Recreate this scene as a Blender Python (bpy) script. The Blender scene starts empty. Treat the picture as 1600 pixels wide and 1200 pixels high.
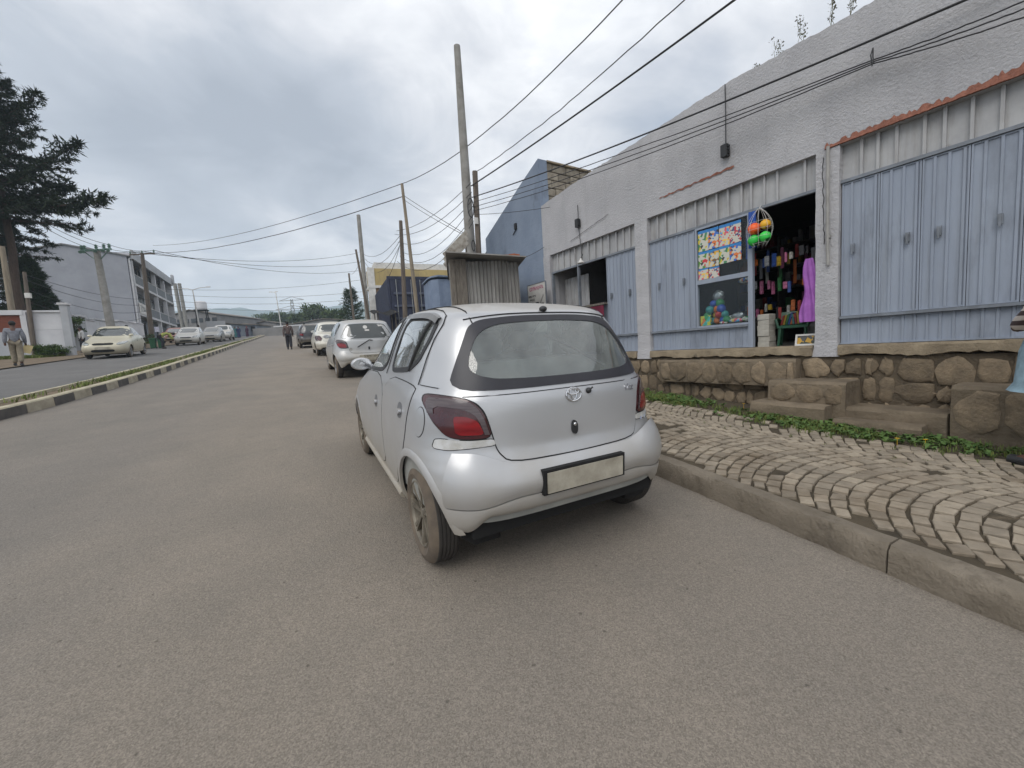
import bpy, bmesh, math, random
import numpy as np
from mathutils import Vector, Matrix
random.seed(7); rng = np.random.default_rng(11)
SC = bpy.context.scene
COL = SC.collection
# ------------------------------------------------------------------ camera, sky, sun, exposure
CAM = np.array([-1.3105, -2.2558, 1.2027])
W = np.array([[0.88185685, 0.09712412, 0.46140589],
              [-0.46737051, 0.05055613, 0.8826148],
              [-0.06239629, 0.99398742, -0.08997622]])      # columns: right, up, forward
FPX = 620.0
cd = bpy.data.cameras.new('camera'); cam = bpy.data.objects.new('camera', cd); COL.objects.link(cam)
cd.sensor_width = 36; cd.lens = 36 * FPX / 1600; cd.clip_start = 0.05; cd.clip_end = 6000
Mx = Matrix(((W[0, 0], W[0, 1], -W[0, 2], CAM[0]), (W[1, 0], W[1, 1], -W[1, 2], CAM[1]), (W[2, 0], W[2, 1], -W[2, 2], CAM[2]), (0, 0, 0, 1)))
cam.matrix_world = Mx
SC.camera = cam
SUN_EL, SUN_AZ = math.radians(47), math.radians(236)      # azimuth clockwise from +Y: behind the camera, to the left
sd = bpy.data.lights.new('sun', 'SUN'); sd.energy = 1.5; sd.angle = math.radians(38); sd.color = (1.0, 0.965, 0.91)
sun = bpy.data.objects.new('sun', sd); COL.objects.link(sun)
sdir = Vector((math.sin(SUN_AZ) * math.cos(SUN_EL), math.cos(SUN_AZ) * math.cos(SUN_EL), math.sin(SUN_EL)))
sun.rotation_euler = (-sdir).to_track_quat('-Z', 'Y').to_euler(); sun.location = (0, -20, 40)
world = bpy.data.worlds.new('World'); SC.world = world; world.use_nodes = True
def build_world():
    nt = world.node_tree; N = nt.nodes; L = nt.links; N.clear()
    out = N.new('ShaderNodeOutputWorld'); bg = N.new('ShaderNodeBackground'); L.new(bg.outputs[0], out.inputs[0])
    sky = N.new('ShaderNodeTexSky'); sky.sky_type = 'NISHITA'; sky.sun_disc = False
    sky.sun_elevation = SUN_EL; sky.sun_rotation = SUN_AZ; sky.air_density = 1.0; sky.dust_density = 2.0
    tc = N.new('ShaderNodeTexCoord'); sep = N.new('ShaderNodeSeparateXYZ'); L.new(tc.outputs['Generated'], sep.inputs[0])
    def math_(op, a, b=None, c=None):
        n = N.new('ShaderNodeMath'); n.operation = op
        for i, x in enumerate((a, b, c)):
            if x is None: continue
            if isinstance(x, (int, float)): n.inputs[i].default_value = x
            else: L.new(x, n.inputs[i])
        return n.outputs[0]
    zc = math_('ADD', math_('MAXIMUM', sep.outputs[2], 0.0), 0.22)
    cx = math_('DIVIDE', sep.outputs[0], zc); cy = math_('DIVIDE', sep.outputs[1], zc)
    cmb = N.new('ShaderNodeCombineXYZ'); L.new(cx, cmb.inputs[0]); L.new(cy, cmb.inputs[1])
    def noise(sc, det, off, rough=.55, dist=0):
        mp = N.new('ShaderNodeMapping'); mp.inputs['Location'].default_value = off; L.new(cmb.outputs[0], mp.inputs[0])
        n = N.new('ShaderNodeTexNoise'); n.inputs['Scale'].default_value = sc; n.inputs['Detail'].default_value = det
        n.inputs['Roughness'].default_value = rough; n.inputs['Distortion'].default_value = dist
        L.new(mp.outputs[0], n.inputs['Vector']); return n.outputs[0]
    n1 = noise(0.95, 8, (3.1, 1.7, 0), .52, .4); n2 = noise(2.4, 8, (8.2, 5.1, 2.0), .58, .6)
    # one broad heavier cloud bank ahead to the left, as in the sky over the street
    dv = W @ np.array([(395 - 800) / FPX, (600 - 215) / FPX, 1.0]); zz = max(dv[2] / np.linalg.norm(dv), 0) + .22; dv = dv / np.linalg.norm(dv)
    bx_, by_ = dv[0] / zz, dv[1] / zz
    ddx = math_('SUBTRACT', cx, float(bx_)); ddy = math_('SUBTRACT', cy, float(by_))
    d2 = math_('ADD', math_('MULTIPLY', math_('MULTIPLY', ddx, ddx), 4.2), math_('MULTIPLY', math_('MULTIPLY', ddy, ddy), 5.5))
    bank = math_('MULTIPLY', math_('POWER', 2.718, math_('MULTIPLY', d2, -1.0)), 0.26)
    v = math_('ADD', math_('MULTIPLY', n1, .6), math_('MULTIPLY', n2, .4))
    v = math_('SUBTRACT', v, bank)
    cr = N.new('ShaderNodeValToRGB'); L.new(v, cr.inputs[0]); e = cr.color_ramp.elements
    e[0].position = .24; e[0].color = (.45, .49, .56, 1)
    e[1].position = .575; e[1].color = (1.25, 1.25, 1.26, 1)
    m = e.new(.36); m.color = (.60, .64, .71, 1)
    m = e.new(.455); m.color = (.86, .875, .92, 1)
    # brighter, whiter veil towards the horizon
    hz = math_('POWER', math_('SUBTRACT', 1.0, math_('MAXIMUM', sep.outputs[2], 0.0)), 7.0)
    mixh = N.new('ShaderNodeMixRGB'); L.new(math_('MULTIPLY', hz, .7), mixh.inputs[0]); L.new(cr.outputs[0], mixh.inputs[1]); mixh.inputs[2].default_value = (1.12, 1.12, 1.12, 1)
    # thin spots where blue sky shows between the clouds
    n3 = noise(1.1, 7, (-2.3, 4.6, 1.0), .55, .3)
    cr2 = N.new('ShaderNodeValToRGB'); L.new(n3, cr2.inputs[0]); cr2.color_ramp.elements[0].position = .60; cr2.color_ramp.elements[1].position = .74
    cr2.color_ramp.elements[1].color = (.5, .5, .5, 1)
    skm = N.new('ShaderNodeMixRGB'); skm.blend_type = 'MULTIPLY'; skm.inputs[0].default_value = 1; L.new(sky.outputs[0], skm.inputs[1]); skm.inputs[2].default_value = (.12, .12, .12, 1)
    mix = N.new('ShaderNodeMixRGB'); L.new(cr2.outputs[0], mix.inputs[0]); L.new(mixh.outputs[0], mix.inputs[1]); L.new(skm.outputs[0], mix.inputs[2])
    L.new(mix.outputs[0], bg.inputs[0]); bg.inputs[1].default_value = .84
build_world()
vs = SC.view_settings; vs.view_transform = 'Standard'; vs.look = 'None'; vs.exposure = 0.22; vs.gamma = 1.0
try: vs.use_curve_mapping = False
except Exception: pass
SC.cycles.max_bounces = 7; SC.cycles.transparent_max_bounces = 12; SC.cycles.volume_bounces = 1
SC.cycles.use_adaptive_sampling = True; SC.cycles.use_denoising = True
# ------------------------------------------------------------------ measuring helpers
def ray(u, v): return W @ np.array([(u - 800) / FPX, (600 - v) / FPX, 1.0])
def dep(u, v, D): return CAM + D * ray(u, v)
def onpl(u, v, P, N):
    d = ray(u, v); return CAM + d * (((np.asarray(P) - CAM) @ N) / (d @ N))
GY = [-100, -20, 2, 4, 9, 18, 26, 80, 140, 300, 900]; GZ = [-5.67, -1.134, .113, .27, .70, 1.40, 2.0, 6.05, 8.0, 8.0, 4.0]
def G(y): return float(np.interp(y, GY, GZ))
def gnd(u, v, h=0.0):
    d = ray(u, v); t = 0.5
    while t < 600:
        P = CAM + t * d
        if P[2] < G(P[1]) + h: return P
        t += max(.01, t * .002)
    return CAM + t * d
def lin(c): return tuple((x / 255 / 12.92) if x / 255 <= .04045 else ((x / 255 + .055) / 1.055) ** 2.4 for x in c)
# ------------------------------------------------------------------ materials
MATS = {}
def M(name, c1, c2=None, sc=6.0, rough=.8, bump=0.0, bsc=60.0, metal=0.0, spec=.5, det=8, coat=0.0, rnd=0.0, wpos=False, c3=None, sc3=1.0, th3=.55, w3=.12, stretch=None, rrnd=0.0, lo=.32, hi=.68):
    """procedural: two colours mixed by noise, optional third colour in patches, fine bump, per-piece variation"""
    if name in MATS: return MATS[name]
    m = bpy.data.materials.new(name); m.use_nodes = True; nt = m.node_tree; N = nt.nodes; L = nt.links
    b = N['Principled BSDF']
    b.inputs['Roughness'].default_value = rough; b.inputs['Metallic'].default_value = metal
    b.inputs['Specular IOR Level'].default_value = spec
    if coat: b.inputs['Coat Weight'].default_value = coat; b.inputs['Coat Roughness'].default_value = .08
    c1 = tuple(c1) + (1,); c2 = tuple(c2 or [x * .8 for x in c1[:3]])[:3] + (1,)
    if wpos:
        g = N.new('ShaderNodeNewGeometry'); vec = g.outputs['Position']
    else:
        t = N.new('ShaderNodeTexCoord'); vec = t.outputs['Object']
    if stretch:
        mp = N.new('ShaderNodeMapping'); mp.inputs['Scale'].default_value = stretch; L.new(vec, mp.inputs[0]); vec2 = mp.outputs[0]
    else: vec2 = vec
    n = N.new('ShaderNodeTexNoise'); n.inputs['Scale'].default_value = sc; n.inputs['Detail'].default_value = det; n.inputs['Roughness'].default_value = .6
    L.new(vec2, n.inputs['Vector'])
    cr = N.new('ShaderNodeValToRGB'); L.new(n.outputs[0], cr.inputs[0])
    cr.color_ramp.elements[0].position = lo; cr.color_ramp.elements[0].color = c1
    cr.color_ramp.elements[1].position = hi; cr.color_ramp.elements[1].color = c2
    col = cr.outputs[0]
    if c3 is not None:
        n3 = N.new('ShaderNodeTexNoise'); n3.inputs['Scale'].default_value = sc3; n3.inputs['Detail'].default_value = 9; n3.inputs['Roughness'].default_value = .65
        L.new(vec2, n3.inputs['Vector'])
        r3 = N.new('ShaderNodeValToRGB'); L.new(n3.outputs[0], r3.inputs[0]); r3.color_ramp.elements[0].position = th3; r3.color_ramp.elements[1].position = th3 + w3
        mx = N.new('ShaderNodeMixRGB'); L.new(r3.outputs[0], mx.inputs[0]); L.new(col, mx.inputs[1]); mx.inputs[2].default_value = tuple(c3) + (1,)
        col = mx.outputs[0]
    if rnd:
        oi = N.new('ShaderNodeObjectInfo'); g2 = N.new('ShaderNodeNewGeometry')
        ad = N.new('ShaderNodeMath'); ad.operation = 'ADD'; L.new(oi.outputs['Random'], ad.inputs[0]); L.new(g2.outputs['Random Per Island'], ad.inputs[1])
        fr = N.new('ShaderNodeMath'); fr.operation = 'FRACT'; L.new(ad.outputs[0], fr.inputs[0])
        mr = N.new('ShaderNodeMapRange'); L.new(fr.outputs[0], mr.inputs[0]); mr.inputs[3].default_value = 1 - rnd; mr.inputs[4].default_value = 1 + rnd
        hs = N.new('ShaderNodeHueSaturation'); L.new(col, hs.inputs['Color']); L.new(mr.outputs[0], hs.inputs['Value'])
        col = hs.outputs[0]
    L.new(col, b.inputs['Base Color'])
    if rrnd:
        rr = N.new('ShaderNodeMapRange'); L.new(n.outputs[0], rr.inputs[0]); rr.inputs[3].default_value = max(0.02, rough - rrnd); rr.inputs[4].default_value = min(1, rough + rrnd); L.new(rr.outputs[0], b.inputs['Roughness'])
    if bump:
        nb = N.new('ShaderNodeTexNoise'); nb.inputs['Scale'].default_value = bsc; nb.inputs['Detail'].default_value = 6; nb.inputs['Roughness'].default_value = .65
        L.new(vec, nb.inputs['Vector']); bp = N.new('ShaderNodeBump'); bp.inputs['Strength'].default_value = bump; bp.inputs['Distance'].default_value = .02
        L.new(nb.outputs[0], bp.inputs['Height']); L.new(bp.outputs[0], b.inputs['Normal'])
    MATS[name] = m; return m
def Mglass(name, tint=(.8, .9, .88), dust=.12, dust_sheen=(.35, .36, .34), ior=1.5, refl=1.4):
    if name in MATS: return MATS[name]
    m = bpy.data.materials.new(name); m.use_nodes = True; nt = m.node_tree; N = nt.nodes; L = nt.links; N.clear()
    o = N.new('ShaderNodeOutputMaterial'); tr = N.new('ShaderNodeBsdfTransparent'); tr.inputs[0].default_value = tint + (1,)
    gl = N.new('ShaderNodeBsdfGlossy'); gl.inputs['Roughness'].default_value = .03; gl.inputs[0].default_value = (1, 1, 1, 1)
    fr = N.new('ShaderNodeFresnel'); fr.inputs[0].default_value = ior
    ml = N.new('ShaderNodeMath'); ml.operation = 'MULTIPLY_ADD'; L.new(fr.outputs[0], ml.inputs[0]); ml.inputs[1].default_value = refl; ml.inputs[2].default_value = .01; ml.use_clamp = True
    mx = N.new('ShaderNodeMixShader'); L.new(ml.outputs[0], mx.inputs[0]); L.new(tr.outputs[0], mx.inputs[1]); L.new(gl.outputs[0], mx.inputs[2])
    df = N.new('ShaderNodeBsdfDiffuse'); df.inputs[0].default_value = dust_sheen + (1,)  # dust film; on the car panes it also paints reflected sky
    tc = N.new('ShaderNodeTexCoord'); n = N.new('ShaderNodeTexNoise'); n.inputs['Scale'].default_value = 5; n.inputs['Detail'].default_value = 7; L.new(tc.outputs['Object'], n.inputs['Vector'])
    mr = N.new('ShaderNodeMapRange'); L.new(n.outputs[0], mr.inputs[0]); mr.inputs[1].default_value = .3; mr.inputs[2].default_value = .75; mr.inputs[3].default_value = dust * .35; mr.inputs[4].default_value = dust * 1.5
    m2 = N.new('ShaderNodeMixShader'); L.new(mr.outputs[0], m2.inputs[0]); L.new(mx.outputs[0], m2.inputs[1]); L.new(df.outputs[0], m2.inputs[2])
    L.new(m2.outputs[0], o.inputs[0]); MATS[name] = m; return m
# ------------------------------------------------------------------ mesh builder
class MB:
    def __init__(s): s.v = []; s.f = []; s.m = []; s.cm = 0
    def mat(s, i): s.cm = i; return s
    def add(s, vs_, fs):
        o = len(s.v); s.v.extend([tuple(map(float, p)) for p in vs_]); s.f.extend([tuple(i + o for i in f) for f in fs]); s.m.extend([s.cm] * len(fs)); return s
    def box(s, x0, x1, y0, y1, z0, z1):
        return s.add([(x0, y0, z0), (x1, y0, z0), (x1, y1, z0), (x0, y1, z0), (x0, y0, z1), (x1, y0, z1), (x1, y1, z1), (x0, y1, z1)],
                     [(0, 3, 2, 1), (4, 5, 6, 7), (0, 1, 5, 4), (1, 2, 6, 5), (2, 3, 7, 6), (3, 0, 4, 7)])
    def bevbox(s, x0, x1, y0, y1, z0, z1, b=.02, j=0.0):
        r = lambda: random.uniform(-j, j)
        bot = [(x0, y0), (x1, y0), (x1, y1), (x0, y1)]; ins = [(x0 + b, y0 + b), (x1 - b, y0 + b), (x1 - b, y1 - b), (x0 + b, y1 - b)]
        vv = [(x, y, z0) for x, y in bot] + [(x + r(), y + r(), z1 - b + r()) for x, y in bot] + [(x + r(), y + r(), z1 + r() * .6) for x, y in ins]
        ff = [(3, 2, 1, 0)] + [(i, (i + 1) % 4, 4 + (i + 1) % 4, 4 + i) for i in range(4)] + [(4 + i, 4 + (i + 1) % 4, 8 + (i + 1) % 4, 8 + i) for i in range(4)] + [(8, 9, 10, 11)]
        return s.add(vv, ff)
    def obox(s, c, ax, ay, az):
        c, ax, ay, az = map(np.asarray, (c, ax, ay, az)); vv = []
        for k in (-1, 1):
            for a, b_ in ((-1, -1), (1, -1), (1, 1), (-1, 1)): vv.append(c + a * ax + b_ * ay + k * az)
        return s.add(vv, [(0, 3, 2, 1), (4, 5, 6, 7), (0, 1, 5, 4), (1, 2, 6, 5), (2, 3, 7, 6), (3, 0, 4, 7)])
    def tube(s, path, r, n=8, cap=True):
        P = [np.asarray(p, float) for p in path]; k = len(P); rr = r if hasattr(r, '__len__') else [r] * k
        vv = []; up = None
        for i in range(k):
            t = P[min(i + 1, k - 1)] - P[max(i - 1, 0)]; t = t / (np.linalg.norm(t) + 1e-12)
            if up is None:
                a = np.array([0, 0, 1.]) if abs(t[2]) < .9 else np.array([1., 0, 0])
                up = np.cross(t, a)
            up = up - t * (up @ t); up /= np.linalg.norm(up) + 1e-12; w = np.cross(t, up)
            for j in range(n):
                a = 2 * math.pi * j / n; vv.append(P[i] + rr[i] * (math.cos(a) * up + math.sin(a) * w))
        ff = [(i * n + j, i * n + (j + 1) % n, (i + 1) * n + (j + 1) % n, (i + 1) * n + j) for i in range(k - 1) for j in range(n)]
        if cap: ff += [tuple(range(n))[::-1], tuple((k - 1) * n + j for j in range(n))]
        return s.add(vv, ff)
    def lathe(s, prof, n=24, axis='z', c=(0, 0, 0), close=False):
        vv = []; k = len(prof)
        for i in range(n):
            a = 2 * math.pi * i / n
            for r, h in prof:
                p = (r * math.cos(a), r * math.sin(a), h) if axis == 'z' else ((h, r * math.cos(a), r * math.sin(a)) if axis == 'x' else (r * math.cos(a), h, r * math.sin(a)))
                vv.append((p[0] + c[0], p[1] + c[1], p[2] + c[2]))
        ff = []
        for i in range(n):
            for j in range(k - 1 if not close else k):
                a, b = i * k + j, i * k + (j + 1) % k; c2, d = ((i + 1) % n) * k + (j + 1) % k, ((i + 1) % n) * k + j
                ff.append((a, d, c2, b))
        return s.add(vv, ff)
    def ball(s, c, r, n=10, m=7, sc=(1, 1, 1)):
        prof = [(max(1e-4, r * math.sin(math.pi * i / m)), -r * math.cos(math.pi * i / m)) for i in range(m + 1)]
        o = len(s.v); s.lathe(prof, n, 'z', (0, 0, 0))
        for i in range(o, len(s.v)):
            p = s.v[i]; s.v[i] = (p[0] * sc[0] + c[0], p[1] * sc[1] + c[1], p[2] * sc[2] + c[2])
        return s
    def prism(s, pts, f, d0, d1):
        """closed 2-D outline pts mapped by f(a,b,d) to 3-D between depths d0 and d1"""
        k = len(pts); vv = [f(a, b, d0) for a, b in pts] + [f(a, b, d1) for a, b in pts]
        ff = [tuple(range(k)), tuple(range(2 * k - 1, k - 1, -1))] + [(i, k + i, k + (i + 1) % k, (i + 1) % k) for i in range(k)]
        return s.add(vv, ff)
    def grid(s, fn, nu, nv):
        vv = [fn(i / nu, j / nv) for j in range(nv + 1) for i in range(nu + 1)]
        return s.add(vv, [(j * (nu + 1) + i, j * (nu + 1) + i + 1, (j + 1) * (nu + 1) + i + 1, (j + 1) * (nu + 1) + i) for j in range(nv) for i in range(nu)])
    def mesh(s, name, mats, smooth=False, auto=None):
        me = bpy.data.meshes.new(name); me.from_pydata(s.v, [], s.f)
        for m in (mats if isinstance(mats, (list, tuple)) else [mats]): me.materials.append(m)
        if s.m and max(s.m): me.polygons.foreach_set('material_index', s.m)
        if smooth or auto:
            me.polygons.foreach_set('use_smooth', [True] * len(me.polygons))
        me.validate(); me.update()
        if auto:
            bm = bmesh.new(); bm.from_mesh(me); bmesh.ops.recalc_face_normals(bm, faces=bm.faces)
            for e_ in bm.edges:
                if len(e_.link_faces) == 2 and e_.calc_face_angle(0) > auto: e_.smooth = False
            bm.to_mesh(me); bm.free()
        return me
    def build(s, name, mats, parent=None, smooth=False, auto=None, fix=True):
        if smooth and not auto: auto = .8
        me = s.mesh(name, mats, smooth, auto)
        if fix and not auto:
            bm = bmesh.new(); bm.from_mesh(me); bmesh.ops.recalc_face_normals(bm, faces=bm.faces); bm.to_mesh(me); bm.free()
        return link(name, me, parent)
def link(name, me, parent=None):
    o = bpy.data.objects.new(name, me); COL.objects.link(o)
    if parent is not None: o.parent = parent
    return o
LABELS = {}
def tag(o, label, cat, group=None, kind=None):
    if label in LABELS and not (group and LABELS[label] == group): print('DUPLICATE LABEL', label)
    LABELS[label] = group
    o['label'] = label
    if cat: o['category'] = cat
    if group: o['group'] = group
    if kind: o['kind'] = kind
    return o
def thing(name, label, cat, loc=(0, 0, 0), rz=0.0, group=None):
    o = bpy.data.objects.new(name, None); COL.objects.link(o); o.location = tuple(map(float, loc)); o.rotation_euler = (0, 0, rz); o.empty_display_size = .2
    return tag(o, label, cat, group)
def struct(o, label=None):
    o['kind'] = 'structure'
    if label: o['label'] = label
    return o
def stuff(o, label, cat): return tag(o, label, cat, None, 'stuff')
def text(name, body, size, mat, parent, mtx, ext=.002, align='CENTER', shear=0.0):
    cu = bpy.data.curves.new(name, 'FONT'); cu.body = body; cu.size = size; cu.extrude = ext; cu.align_x = align; cu.align_y = 'CENTER'; cu.shear = shear; cu.resolution_u = 2
    t = bpy.data.objects.new(name, cu); COL.objects.link(t)
    bpy.context.view_layer.update()
    me = bpy.data.meshes.new_from_object(t.evaluated_get(bpy.context.evaluated_depsgraph_get()))
    bpy.data.objects.remove(t); me.materials.clear(); me.materials.append(mat); me.transform(Matrix(mtx))
    return link(name, me, parent)
def copy_tree(o, parent=None):
    c = o.copy(); COL.objects.link(c)
    if parent is not None: c.parent = parent
    for ch in list(o.children): copy_tree(ch, c)
    return c
def jit(a): return random.uniform(-a, a)
# ================================================================== GROUND, ROAD, MEDIAN, PAVEMENT
m_asph = M('asphalt', lin((138, 129, 118)), lin((125, 118, 109)), sc=1.3, rough=.92, bump=.5, bsc=80, wpos=True, c3=lin((126, 119, 111)), sc3=.22, th3=.48, w3=.30, spec=.25)
m_asph2 = M('asphalt_grey', lin((112, 110, 108)), lin((98, 97, 96)), sc=.8, rough=.9, bump=.4, bsc=60, wpos=True, spec=.25)
m_soil = M('soil', lin((120, 105, 86)), lin((92, 80, 64)), sc=3, rough=.95, bump=.6, bsc=35, wpos=True)
m_terr = M('terrain_grass', lin((96, 92, 70)), lin((72, 82, 52)), sc=.15, rough=.95, wpos=True)
m_kerb = M('kerb_concrete', lin((136, 126, 112)), lin((108, 99, 86)), sc=4, rough=.95, bump=1.0, bsc=38, wpos=True, c3=lin((74, 66, 56)), sc3=3.2, th3=.54, w3=.16)
def addspeckle(m, sc, dark, light, amt):
    """fine aggregate: light and dark grains in the asphalt"""
    nt = m.node_tree; N = nt.nodes; L = nt.links; b = N['Principled BSDF']; src = b.inputs['Base Color'].links[0].from_socket
    g = N.new('ShaderNodeNewGeometry'); v = N.new('ShaderNodeTexVoronoi'); v.inputs['Scale'].default_value = sc; L.new(g.outputs['Position'], v.inputs['Vector'])
    s_ = N.new('ShaderNodeSeparateColor'); L.new(v.outputs['Color'], s_.inputs[0])
    cr = N.new('ShaderNodeValToRGB'); L.new(s_.outputs[0], cr.inputs[0]); e = cr.color_ramp.elements
    e[0].position = 0; e[0].color = (dark, dark, dark, 1); e[1].position = 1; e[1].color = (light, light, light, 1)
    mx = N.new('ShaderNodeMixRGB'); mx.blend_type = 'MULTIPLY'; mx.inputs[0].default_value = amt; L.new(src, mx.inputs[1]); L.new(cr.outputs[0], mx.inputs[2])
    L.new(mx.outputs[0], b.inputs['Base Color'])
def addspots(m, sc, r, k):
    """oil drips and small dark stones: rare round spots"""
    nt = m.node_tree; N = nt.nodes; L = nt.links; b = N['Principled BSDF']; src = b.inputs['Base Color'].links[0].from_socket
    g = N.new('ShaderNodeNewGeometry'); nz = N.new('ShaderNodeTexNoise'); nz.inputs['Scale'].default_value = sc * 6; L.new(g.outputs['Position'], nz.inputs['Vector'])
    mp = N.new('ShaderNodeVectorMath'); mp.operation = 'MULTIPLY_ADD'; L.new(nz.outputs['Color'], mp.inputs[0]); mp.inputs[1].default_value = (.06 / sc, .06 / sc, 0); L.new(g.outputs['Position'], mp.inputs[2])
    v = N.new('ShaderNodeTexVoronoi'); v.inputs['Scale'].default_value = sc; v.voronoi_dimensions = '2D'; L.new(mp.outputs[0], v.inputs['Vector'])
    mr = N.new('ShaderNodeMapRange'); L.new(v.outputs['Distance'], mr.inputs[0]); mr.inputs[1].default_value = r * .5; mr.inputs[2].default_value = r; mr.inputs[3].default_value = k; mr.inputs[4].default_value = 1
    mx = N.new('ShaderNodeMixRGB'); mx.blend_type = 'MULTIPLY'; mx.inputs[0].default_value = 1; L.new(src, mx.inputs[1]); L.new(mr.outputs[0], mx.inputs[2]); L.new(mx.outputs[0], b.inputs['Base Color'])
def addtracks(m):
    """greyer, cleaner lane worn by traffic against the dusty kerb side"""
    nt = m.node_tree; N = nt.nodes; L = nt.links; b = N['Principled BSDF']; src = b.inputs['Base Color'].links[0].from_socket
    g = N.new('ShaderNodeNewGeometry'); sp = N.new('ShaderNodeSeparateXYZ'); L.new(g.outputs['Position'], sp.inputs[0]); nz = N.new('ShaderNodeTexNoise'); nz.inputs['Scale'].default_value = .6; nz.inputs['Detail'].default_value = 7; L.new(g.outputs['Position'], nz.inputs['Vector'])
    ma = N.new('ShaderNodeMath'); ma.operation = 'MULTIPLY_ADD'; L.new(nz.outputs[0], ma.inputs[0]); ma.inputs[1].default_value = 1.6; L.new(sp.outputs[0], ma.inputs[2])
    mr = N.new('ShaderNodeMapRange'); mr.interpolation_type = 'SMOOTHSTEP'; L.new(ma.outputs[0], mr.inputs[0]); mr.inputs[1].default_value = -2.9; mr.inputs[2].default_value = -.9; mr.inputs[3].default_value = .75; mr.inputs[4].default_value = 0
    mx = N.new('ShaderNodeMixRGB'); mx.blend_type = 'MULTIPLY'; L.new(mr.outputs[0], mx.inputs[0]); L.new(src, mx.inputs[1]); mx.inputs[2].default_value = (.84, .88, .94, 1); L.new(mx.outputs[0], b.inputs['Base Color'])
addspeckle(m_asph, 230, .55, 1.45, .55); addspeckle(m_asph, 85, .85, 1.15, .45); addspots(m_asph, 2.3, .022, .6); addtracks(m_asph); addspeckle(m_asph2, 90, .7, 1.3, .6)
YS = sorted(set([-14, -8, -4, -2, 0, 2, 4, 6, 9, 12, 15, 18, 22, 26, 30, 36, 42, 50, 58, 66, 74, 82]))
KERB = ([-14, -1.85, .18, 4, 9, 17, 24, 40, 82], [.62, 1.225, 1.335, 1.5, 1.6, 1.5, 1.15, .5, -.6])
MED = ([-14, 0, 5, 7.4, 8.2, 10.2, 14.2, 22.9, 40.7, 54, 82], [-7.0, -6.3, -5.95, -5.72, -5.54, -5.37, -5.26, -5.37, -5.8, -5.95, -6.6])
def kx(y): return float(np.interp(y, *KERB))
def mx_(y): return float(np.interp(y, *MED))
def strip(fx0, fx1, dz, ys, nx=1, fz=None):
    b = MB(); vv = []
    for y in ys:
        for i in range(nx + 1):
            x = fx0(y) + (fx1(y) - fx0(y)) * i / nx; vv.append((x, y, G(y) + dz + (fz(x, y) if fz else 0)))
    n = nx + 1
    b.add(vv, [(j * n + i, j * n + i + 1, (j + 1) * n + i + 1, (j + 1) * n + i) for j in range(len(ys) - 1) for i in range(nx)])
    return b
# terrain sheet out to the hills
def terr_z(x, y):
    z = G(y) - .08
    if y > 95: z += -6.0 * min(1, (y - 95) / 120)
    return z
b = MB(); gx = [-1600, -800, -400, -200, -100, -60, -40, -30, -20, -14, -10, -6, 0, 4, 8, 14, 24, 40, 80, 160, 400, 900, 1800]
gy = [-300, -150, -60, -30] + YS[:-1] + [80, 88, 96, 110, 130, 160, 200, 260, 330, 420, 560, 760, 1000, 1400, 2000]
vv = [(x, y, terr_z(x, y)) for y in gy for x in gx]; n = len(gx)
b.add(vv, [(j * n + i, j * n + i + 1, (j + 1) * n + i + 1, (j + 1) * n + i) for j in range(len(gy) - 1) for i in range(n - 1)])
struct(b.build('terrain', m_terr))
struct(strip(lambda y: mx_(y) - .1, lambda y: kx(y) + .12, 0, YS).build('road', m_asph), 'near carriageway of dusty grey-brown asphalt')
struct(strip(lambda y: -10.9 - .012 * max(y - 30, 0), lambda y: mx_(y) - .45, .1, YS).build('left_road', m_asph2), 'far carriageway of grey asphalt beyond the kerbed median')
struct(strip(lambda y: -16, lambda y: -10.9 - .012 * max(y - 30, 0), .14, YS, 2).build('dirt_verge', m_soil), 'bare earth verge along the left walls')
# end of the road: it bends away behind a low grey embankment
# ---- right kerb of concrete lengths
kerb = bpy.data.objects.new('kerb', None); COL.objects.link(kerb); struct(kerb, 'rough concrete kerb between the road and the cobbled pavement')
def kerb_len(y0, y1, fx, w, h, dz, name, mat, parent, jag=.009, ny=5):
    b = MB(); rows = []
    for i in range(ny + 1):
        y = y0 + (y1 - y0) * i / ny; x = fx(y); z = G(y) + dz; r = lambda a=jag: random.uniform(-a, a)
        rows.append([(x + r(), y, z - .05), (x + r(), y, z + h * .5 + r()), (x + .012 + r(), y, z + h - .02 + r()), (x + .03 + r(), y, z + h + r()), (x + w, y, z + h + r(.003)), (x + w, y, z - .05)])
    vv = [p for R_ in rows for p in R_]; k = 6
    ff = [(i * k + j, i * k + j + 1, (i + 1) * k + j + 1, (i + 1) * k + j) for i in range(ny) for j in range(k - 1)] + [tuple(range(k)), tuple(ny * k + j for j in range(k))[::-1]]
    return b.add(vv, ff).build(name, mat, parent, auto=.7)
y = -9.0
while y < 30:
    l = 1.9 if y < 8 else 3.0
    kerb_len(y + .004, y + l - .004, kx, .14, .15, 0, 'kerb_stone', m_kerb, kerb, ny=34 if y < 3 else 3); y += l
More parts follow.
